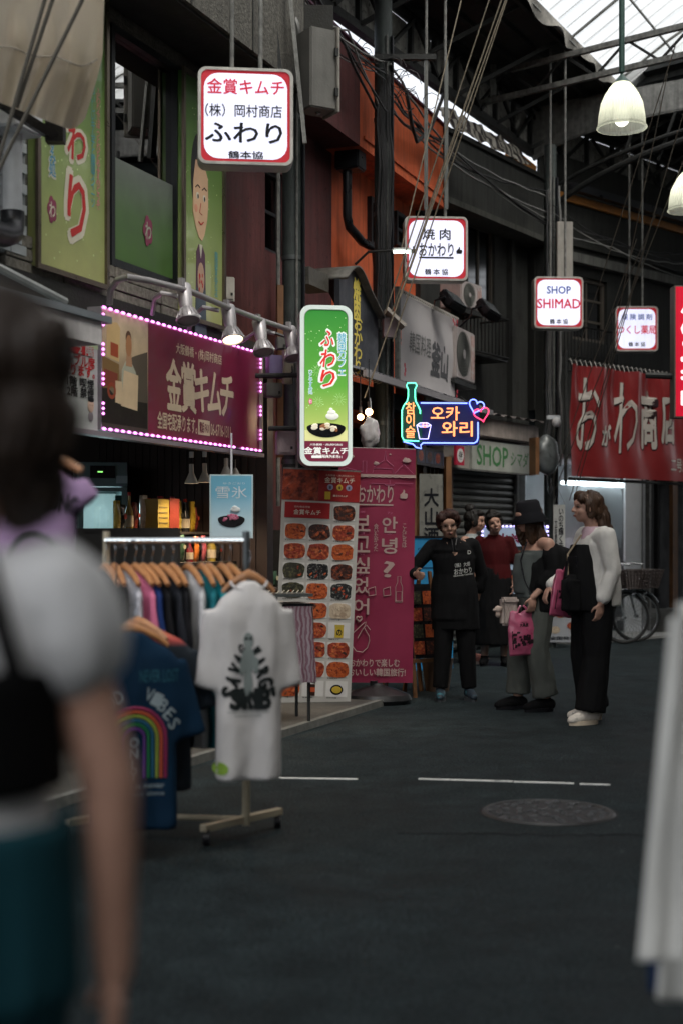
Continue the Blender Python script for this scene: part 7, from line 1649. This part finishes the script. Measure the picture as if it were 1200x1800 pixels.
r = thing('tote_bag', 'soft black tote bag hanging at the front of the white jacket woman', 'bag', P(1000, 1045, Y-.02)+V(0,-.12,0), R(20)); b = MB(); b.box((0,0,0), (.17,.10,.30), bev=.04); link('bag_body', fold(remesh(b, .012, 4), .010, 20, 8), BLKC, r, 'all'); MB().tube([(-.05,0,.13),(-.03,0,.27),(.03,0,.27),(.05,0,.13)], .008, 6).build('handle', BLK, r, True)
pink_bag('second pink plastic shopping bag mostly behind the black tote bag', V(P(992,1008,Y+.2).x, Y+.12, CZ+(950-1005)/FP*(Y+.12)), .24, .33, R(35), R(8))
# ---- woman in grey sleeveless top, profile
Y = 15.1; p = P(826, 950, Y); J = joints(1.62)
J.update(head=V(0,-.055,1.50), neck=V(0,-.01,1.38), chest=V(0,.01,1.22))
J.update(sh_l=V(.16,.03,1.30), sh_r=V(-.16,.03,1.30))
J.update(sh_l=V(.17,.02,1.31), el_l=V(.20,-.02,1.06), wr_l=V(.14,-.18,1.0), el_r=V(-.2,.0,1.06), wr_r=V(-.14,-.18,.98))
def h4(b, hc, Rm):
    for c, r_ in (((0,.03,.04),(.086,.092,.085)), ((0,.06,-.03),(.075,.06,.08)), ((0,.06,.14),(.05,.05,.045)), ((0,.04,.11),(.04,.04,.04)), ((.05,.08,.16),(.02,.02,.03)), ((.07,.0,0),(.018,.04,.06)), ((-.07,.0,0),(.018,.04,.06)), ((0,.10,-.14),(.03,.02,.08)), ((0,-.045,.085),(.055,.045,.03))): b.ell(hc+Rm @ V(*c), r_, Rm)
pr = person('woman in profile with high hair bun and pale grey sleeveless top', J, V(p.x, Y, 0), R(72), [('sleeveless_top', lambda b, J: shirt(b, J, 1.06, .3, 1.12), .009, CL('top_grey', (.26,.28,.28)), .006), ('skirt', lambda b, J: b.loft([(0,0,.42,.18,.16),(0,0,.75,.19,.15),(0,0,.95,.175,.135),(0,0,1.08,.14,.11)], 24), .010, BLKC, .008), ('legging', lambda b, J: trousers(b, J, .10,.07,.06,.14,.9), .010, CL('legging_grey', (.16,.17,.17)), .008)], h4, None, SKIN, {'smile': 1}, .5)
MB().tube([V(.05,.03,1.60)+V(.0,.02*math.cos(a),.02*math.sin(a)) for a in (0,1,2,3,4,5)], .006, 6, True).build('hair_clip', WH, pr)
for q in ('l', 'r'): shoe(pr, J['ank_'+q], J['toe_'+q], flat('strap_coral', (.45,.18,.14)), flat('sole_pale', (.4,.3,.25)), nm='sandal')
# ---- smiling woman in dark red
Y = 14.8; p = P(868, 950, Y); J = joints(1.60); J.update(head=V(.0,-.05,1.475)); J.update(el_l=V(.24,.02,1.03), wr_l=V(.20,-.08,.86), hd_l=V(0,-.3,-1))
def h5(b, hc, Rm):
    for c, r_ in (((0,.03,.045),(.088,.088,.08)), ((0,.05,-.02),(.08,.06,.07)), ((.0,.03,.115),(.055,.05,.035)), ((-.073,.0,.02),(.02,.045,.055)), ((.073,.0,.02),(.02,.045,.055)), ((-.035,-.055,.078),(.045,.03,.03)), ((.04,-.05,.075),(.04,.03,.03))): b.ell(hc+Rm @ V(*c), r_, Rm)
Rh = Matrix.Rotation(R(-14), 3, 'Y') @ Matrix.Rotation(R(10), 3, 'Z')
def c5(b, J): shirt(b, J, 1.06, -.1, 1.13); sleeve(b, J, 'l', .75, .07, .068); sleeve(b, J, 'r', .75, .07, .068)
pr = person('smiling woman with tied back hair in a dark red t-shirt and long black skirt', J, V(p.x, Y, 0), R(-8), [('t_shirt', c5, .009, CL('shirt_maroon', (.05,.006,.007)), .008), ('skirt', lambda b, J: b.loft([(0,0,.22,.22,.19),(0,0,.6,.2,.17),(0,0,.9,.18,.14),(0,0,1.02,.15,.12)], 24), .011, BLKC, .010)], h5, Rh, SKIN, {'smile': 1}, .5)
for q in ('l', 'r'): shoe(pr, J['ank_'+q], J['toe_'+q], BLKC, BLK)
# ---- blurred woman close to the camera, seen from behind
Y = 1.62; J = joints(1.58)
J.update(head=V(.115,.0,1.455), neck=V(.07,.0,1.33), sh_r=V(-.18,0,1.25), sh_l=V(.195,.0,1.215), el_l=V(.215,.0,.98), wr_l=V(.225,-.05,.75), hd_l=V(0,-.1,-1), chest=V(.03,0,1.17))
J['sh_l'] = V(-.172,.0,1.20); J['sh_r'] = V(.19,0,1.205); J['el_l'], J['wr_l'] = V(-.235,.0,.985), V(-.24,-.03,.76); J['el_r'], J['wr_r'] = V(.236,0,1.0), V(.232,-.05,.78)
J['sh_r'], J['sh_l'] = J['sh_l'], J['sh_r']; J['el_r'], J['el_l'] = J['el_l'], J['el_r']; J['wr_r'], J['wr_l'] = J['wr_l'], J['wr_r']; J['hd_r'] = V(0,-.1,-1)
J['neck'] = V(-.05,0,1.285); J['head'] = V(-.08,-.01,1.435); J['chest'] = V(0,0,1.13)
def c6(b, J): shirt(b, J, 1.08, .12, 1.2); sleeve(b, J, 'l', .2, .092, .094); sleeve(b, J, 'r', .2, .092, .094)
def bust(b, J): pv, ch = J['pelvis'], J['chest']; b.loft([(0,0,.985,.186,.142),(0,0,1.07,.184,.14),(0,0,1.128,.188,.14)], 26)
def h6(b, hc, Rm):
    for c, r_ in (((0,.02,.04),(.088,.095,.092)), ((0,.04,-.03),(.084,.08,.085)), ((-.02,.05,-.09),(.055,.05,.06))): b.ell(hc+Rm @ V(*c), r_, Rm)
HAIRM = M('hair_dark_brown', (.030,.017,.010), .45, var=.3, vs=20, bump=.3, bs=120)
pr = person('blurred dark haired woman seen from behind in white t-shirt with black strapped bodice', J, V(-.500, Y, .028), R(180+12), [('t_shirt', c6, .009, CL('cotton_white', (.74,.74,.74)), .007), ('bodice', bust, .009, BLKC, .002), ('jeans', lambda b, J: (trousers(b, J, .11, .085, .08, .1), b.loft([(0,0,.75,.20,.15),(0,0,.955,.196,.150)], 24)), .010, CL('denim_teal', (.016,.075,.095)), .005)], h6, Matrix.Rotation(R(62), 3, 'Z'), M('skin_near', (.58,.33,.24), .5, var=.15, vs=9, bump=.05), {}, .4, None, 1.0, False)
for q in ('l', 'r'): shoe(pr, J['ank_'+q], J['toe_'+q], BLKC, BLK)
tp = [c for c in pr.children if c.name.startswith('t_shirt')][0]; bb = bvh_of(tp.data)
for x0, x1 in ((-.085,-.13),(.085,.12)):
    pts = []
    for k in range(12):
        x, z = x0+(x1-x0)*k/11, 1.27-.16*k/11; h = bb.ray_cast(Vector((x, 2, z)), Vector((0,-1,0)))
        if h[0]: pts.append((x, h[0].y+.004, z))
    if len(pts) > 2: MB().tube(pts, .013, 6).build('strap', BLKC, pr, True)
# ================================================================== LAMPS, AWNING, CABLES, NEAR GARMENTS
for px, py, Y, lab in ((1092, 182, 11.8, 'large ribbed white glass bell lamp on a green rod before the skylight'), (1209, 334, 14.2, 'second ribbed white bell lamp, cut by the picture edge')):
    r = thing('bell_lamp', lab, 'lamp', P(px, py, Y), 0, 'ribbed bell lamps hung over the street'); s = 84/FP*11.8/2
    prof = [(.16,.96),(.30,.90),(.48,.70),(.68,.40),(.86,.0),(.95,-.5),(.985,-.92),(1.04,-1.0),(1.04,-1.05),(.97,-1.05)]
    b = MB(); n = 96; rings = []
    for q, z in prof:
        rings.append([b.bm.verts.new((s*q*(1+(.012 if k % 2 else -.012))*math.cos(2*math.pi*k/n), s*q*(1+(.012 if k % 2 else -.012))*math.sin(2*math.pi*k/n), s*z)) for k in range(n)])
    for i in range(len(rings)-1):
        for k in range(n): b.bm.faces.new((rings[i][k], rings[i][(k+1) % n], rings[i+1][(k+1) % n], rings[i+1][k]))
    o = b.build('glass_shade', sheet_mat('lamp_glass', (.62,.64,.56), .08), r)
    MB().ell((0,0,-s*.55), (s*.34,s*.34,s*.42), sub=3).build('bulb', E('lamp_bulb', (1,.98,.85), 3), r, True)
    l = bpy.data.lights.new('bell_glow', 'POINT'); l.energy = 4*EK; l.color = (1,.97,.85); l.shadow_soft_size = .06; o = bpy.data.objects.new('lamp_light', l); COL.objects.link(o); o.parent = r; o.location = (0,0,-s*.1)
    GR = M('enamel_green', (.025,.06,.05), .4, .2); MB().lathe([(.001,1.38*s),(.05*s,1.36*s),(.07*s,1.2*s),(.2*s,1.05*s),(.34*s,.9*s),(.36*s,.86*s),(.3*s,.86*s)], n=24).build('cap', GR, r, True)
    MB().bar((0,0,s*1.3), (0,0,7.4-r.location.z), .024, 12).build('rod', GR, r, True)
# rolled canvas awning with bar and ropes
CAN = M('canvas_beige', (.30,.27,.225), .85, var=.2, vs=3, bump=.4, bs=180, streak=.3, col2=(.20,.18,.15), c2s=2.5, c2t=.6)
CANT = sheet_mat('canvas_translucent', (.62,.56,.47), .0)
r = thing('canvas_awning', 'sagging beige canvas awning rolled on a dark bar, crossed by guy ropes', 'awning', (0,0,0))
Y0 = 7.6
def aw(u, v):
    edge_r = 186-8*v-38*max(0, v-.6)**1.2*2.2
    px = -90+(edge_r+90)*u
    bot = 146+(u*1.0)*92-30*max(0, (u-.86)/.14)**2
    py = -70+(bot+70)*v + 9*math.sin(u*22+v*3)*v*(1-v)*1.6 + 16*v*(1-v)*noise.noise((u*4,v*3,1))
    d = Y0-.45*math.sin(v*2.6)+.035*math.sin(u*34+v*5)*(.3+v)+.10*u+.03*noise.noise((u*14,v*5,4))
    if u > .9: d += ((u-.9)*10)**2*.25
    return P(px, py, d)
b = MB(); b.grid(aw, 80, 40); b.build('canvas', CANT, r, 'all')
b = MB(); b.tube([aw(u/30, .62)+Vector((0,-.012,0)) for u in range(30)], .004, 5); b.build('seam', M('canvas_seam', (.2,.18,.15), .9), r)
p0, p1 = P(-80, 128, Y0), P(100, 243, Y0+.2)
MB().beam(p0, p1, .05, .05).build('awning_bar', BLK, r); MB().beam(p0+Vector((0,.1,.12)), p1+Vector((.02,.1,.12)), .03, .03).build('rear_bar', DARK, r)
MB().box(p1+Vector((-.01,.02,.04)), (.10,.08,.12)).build('bar_bracket', IRN, r); MB().tube([p1+Vector((0,-.02,.1)), p1+Vector((.03,-.03,.14)), p1+Vector((.05,-.02,.1)), p1+Vector((.02,0,.02))], .008, 6).build('hook', IRN, r)
ROPE = M('rope_tan', (.20,.17,.125), .85, var=.3, vs=40, bump=.5, bs=300)
def rope(label, pts, r_=.009, mat=None, cat='rope', nm='rope', grp='guy ropes slung down from the arcade roof'):
    return tag(MB().tube(pts, r_, 6).build(nm, mat or ROPE, None, True), label, cat, grp)
for k, (a, c) in enumerate((((82,-10),(-5,290)), ((96,-10),(30,190)), ((150,-10),(-12,320)))):
    rope('dark guy rope crossing the canvas awning, %s one from the tiled wall' % ('first','second','third')[k], [P(*a, 6.9), P(*c, 7.0)], .011, M('rope_dark', (.07,.065,.055), .8))
TR = [((862,-10,12),(676,552,12.6)), ((884,-10,12),(688,548,12.7)), ((893,-10,12.2),(690,600,12.8)), ((880,0,12.3),(652,668,12.4)), ((889,-5,12.1),(640,700,12.5)), ((812,-10,13),(704,440,12.8))]
for k, (a, c) in enumerate(TR): rope('tan guy rope of the sheaf slanting past the thumbs up sign, %s of six' % ('first','second','third','fourth','fifth','sixth')[k], [P(*a), P(*c)], .0062)
TR = [((1186,80,13),(1008,640,15.5)), ((1190,230,13.5),(1010,870,16.6)), ((1200,200,13.4),(1000,880,16.6)), ((1150,380,14),(1040,640,16)), ((1172,130,13.5),(1065,655,16)), ((1205,270,14),(975,860,16.6)), ((1118,420,15),(965,860,16.8))]
for k, (a, c) in enumerate(TR): rope('thin tan rope crossing the pharmacy box and red banner, %s of that fan' % ('first','second','third','fourth','fifth','sixth','seventh')[k], [P(*a), P(*c)], .0048, M('rope_thin', (.12,.105,.085), .85))
# cables
CB = M('cable_black', (.012,.012,.013), .5); CG = M('cable_grey', (.13,.13,.125), .5)
def cable(pts, r_=.010, mat=None, sag=.25, n=18, wob=.02, lab='loose cable sagging along the upper facades', grp=None):
    P_ = []
    for a, c in zip(pts[:-1], pts[1:]):
        for i in range(n):
            u = i/n; p = a.lerp(c, u); p.z -= sag*4*u*(1-u)*(c-a).length*.25; p += Vector((noise.noise(p*3), noise.noise(p*3+Vector((5,0,0))), noise.noise(p*3+Vector((0,7,0)))))*wob; P_.append(p)
    P_.append(pts[-1]); return tag(MB().tube(P_, r_, 5).build('cable', mat or CB, None, True), lab, 'cable', lab)
rr = random.Random(5)
for k in range(9):   # bundle swinging along the fascia into the post
    a = P(500+rr.uniform(-20,60), rr.uniform(-30,10), 11+rr.random()); m1 = P(600+rr.uniform(-15,25), 60+rr.uniform(-30,40), 12.6); c = P(668+rr.uniform(-12,12), 130+rr.uniform(-25,70), 13.4)
    cable([a, m1, c], rr.choice((.007,.01,.014)), CB if k % 3 else CG, .12, lab='cable of the tangle slung over the purple parapet into the wrapped post')
for k in range(7):
    a = P(675+rr.uniform(-10,12), 110+rr.uniform(0,80), 13.5); m1 = P(785+rr.uniform(-8,8), 255+rr.uniform(-12,35), 15.7); c = P(966, 355+rr.uniform(-25,45), 17.2)
    cable([a, m1, c], rr.choice((.006,.009,.012)), CB if k % 2 else CG, .10, lab='cable sagging along the orange and grey parapets to the corner post')
for k in range(5):
    a = P(970, 360+k*14, 17.1); m1 = P(1075, 425+rr.uniform(-10,20), 17.8); c = P(1230, 470+rr.uniform(-30,40), 19.6); cable([a, m1, c], rr.choice((.007,.012)), CG if k % 2 else CB, .10, lab='cable looping across the far grey wall past the corner post')
for k in range(9):
    x = 660+rr.uniform(-6,28); cable([P(x, 120+rr.uniform(0,60), 13.45), P(x+rr.uniform(-6,6), 300, 13.45), P(x+rr.uniform(-6,6), 520+rr.uniform(-60,90), 13.45)], rr.choice((.005,.008,.012)), CB, 0, 14, .03, lab='cable running down the wrapped post before the orange wall')
for k in range(7):
    x = 968+rr.uniform(-14,16); cable([P(x, 300+rr.uniform(0,60), 17.1), P(x+rr.uniform(-5,5), 560, 17.0), P(x+rr.uniform(-5,5), 820, 17.0)], rr.choice((.006,.009,.014)), CB if k % 2 else CG, 0, 14, .03, lab='cable running down the dark corner post')
cable([P(560,200,10.7), P(520,40,10.9), P(498,-20,11)], .02, CG, .1); cable([P(715,160,13.5), P(730,250,13.9), P(778,165,15)], .02, CB, .3)
for k in range(16):   # curled offcuts against the bright gap
    px, py = 640+rr.uniform(0,130), 0; py = (px-600)*.72+70+rr.uniform(-25,25); c = P(px, py, 13.2); s = rr.uniform(.05,.12)
    tag(MB().tube([c+Vector((s*math.cos(a*.7)*(1-.03*a), .01*a, s*math.sin(a*.7)*(1-.03*a))) for a in range(9)], .0035, 4).build('wire_curl', CB), 'thin curled wire end against the bright gap over the orange parapet', 'wire', 'curled wire ends over the orange parapet')
cable([P(458,575,10.9), P(500,590,10.9), P(560,552,11), P(585,540,11.2)], .012, CB, .1)
cable([P(508,560,10.95), P(516,700,10.9), P(540,770,10.9)], .008, CB, .2)
# tall rods and boxes at the top
r = thing('rusty_bracket', 'dirty steel strut and junction box below the roof over the red lettered sign box', 'bracket', P(470, 40, 10.6))
MB().box((-.27,.1,.05), (.35,.2,.25)).build('junction_box', SOOT, r); MB().beam((.0,.0,.4), (.15,.0,-.9), .05, .05).build('strut', DARK, r); MB().beam((.15,.05,.4), (.28,.0,-.9), .03, .03).build('thin_strut', PALE, r); MB().box((.38,.2,.02), (.22,.2,.3)).build('bracket_plate', SOOT, r)
# upright hanger frames of the sign boxes
r = thing('hanger_frame', 'two grey drop rods with crossbar beside the orange wall above the thumbs up sign', 'frame', P(762, 200, 13.38))
MB().beam((-.55,0,.53), (.02,0,.53), .06, .05).build('crossbar', DARK, r); MB().beam((-.075,0,.5), (-.075,0,-.9), .035, .035).build('drop_rod', M('rod_grey', (.10,.105,.10), .5, .4), r); MB().beam((.115,0,.5), (.115,0,-.9), .035, .035).build('drop_rod', M('rod_grey', 0), r)
# striped cloth bundled on the grey parapet
r = thing('striped_cloth', 'crumpled black and cream striped cloth laid along the grey parapet', 'cloth', Bp.at(0), Bp.rz)
SC_ = bpy.data.materials.new('cloth_stripes'); SC_.use_nodes = True; n, l = SC_.node_tree.nodes, SC_.node_tree.links; tc = n.new('ShaderNodeTexCoord'); wv = n.new('ShaderNodeTexWave'); wv.inputs['Scale'].default_value = 2.2; wv.inputs['Distortion'].default_value = 5; l.new(tc.outputs['Object'], wv.inputs['Vector']); rp = n.new('ShaderNodeValToRGB'); rp.color_ramp.elements[0].position = .42; rp.color_ramp.elements[0].color = (.03,.02,.02,1); rp.color_ramp.elements[1].position = .5; rp.color_ramp.elements[1].color = (.45,.42,.36,1); l.new(wv.outputs[0], rp.inputs[0]); l.new(rp.outputs[0], n['Principled BSDF'].inputs['Base Color'])
b = MB(); b.grid(lambda u, v: (.05+2.1*u, .12-.2*v+.06*noise.noise((u*9,v*3,0)), 6.28-.30*v+.07*noise.noise((u*11,v*4,2))), 60, 10); b.build('cloth_sheet', SC_, r, 'all')
r = thing('orange_board', 'splintered orange plank wedged under the roof by the corner post', 'plank', Bp.at(2.2), Bp.rz); MB().box((.1,.15,6.1), (.8,.05,.22), Matrix.Rotation(R(8), 3, 'Y')).build('plank', M('ochre_board', 0), r)
# near garments at the picture edge
YN = 2.45
def garment(lab, mat, pts_l, xr_px, y0, y1, Y, seed):
    def f(u, v):
        py = y0+(y1-y0)*v; xl = pts_l[0]+(pts_l[1]-pts_l[0])*v; px = xl+(xr_px-xl)*u
        return P(px, py, Y+.010*math.sin(u*13+v*2+seed)+.03*noise.noise((u*5,v*2,seed))-.05*math.sin(math.pi*u))
    b = MB(); b.grid(f, 40, 50); o = b.build('hanging_garment', mat, None, 'all'); sm = o.modifiers.new('s', 'SOLIDIFY'); sm.thickness = .02; sm.offset = 1
    return tag(o, lab, 'garment', 'garments hanging at the picture edge')
GL = M('linen_grey', (.62,.61,.57), .9, var=.12, vs=4, bump=.3, bs=200, streak=.15)
garment('pale grey linen sleeve hanging in front of the other garments at the picture edge', GL, (1176,1118), 1260, 1085, 1690, YN, 1)
garment('long pale grey linen shirt hanging behind the sleeve at the picture edge', GL, (1190,1160), 1400, 1060, 1760, YN+.1, 3)
garment('navy cotton garment showing between the pale linen ones', cloth('cotton_navy', (.01,.025,.07)), (1150,1138), 1290, 1400, 1745, YN+.2, 5)
r = thing('garment_rail', 'steel rail at the picture edge carrying the linen garments', 'clothes rail', P(1230, 1040, YN+.05)); MB().bar((-.01,0,0), (.9,0,0), .012, 8).build('bar', CRS, r, True); MB().bar((.5,.1,.0), (.5,.1,-r.location.z+.02), .015, 8).build('upright', CRS, r, True)
# litter of small things: leaves and scraps on the asphalt
for k in range(7):
    x, y = gp(rr.uniform(640,1100), rr.uniform(1300,1700)); tag(MB().grid(lambda u, v: (x+.009*(u-.5)+.004*v, y+.006*(v-.5), .002+.002*u), 2, 2).build('paper_scrap', flat('scrap_pale', (.30,.29,.27))), 'tiny pale paper scrap lying on the asphalt', 'litter', 'paper scraps on the asphalt')
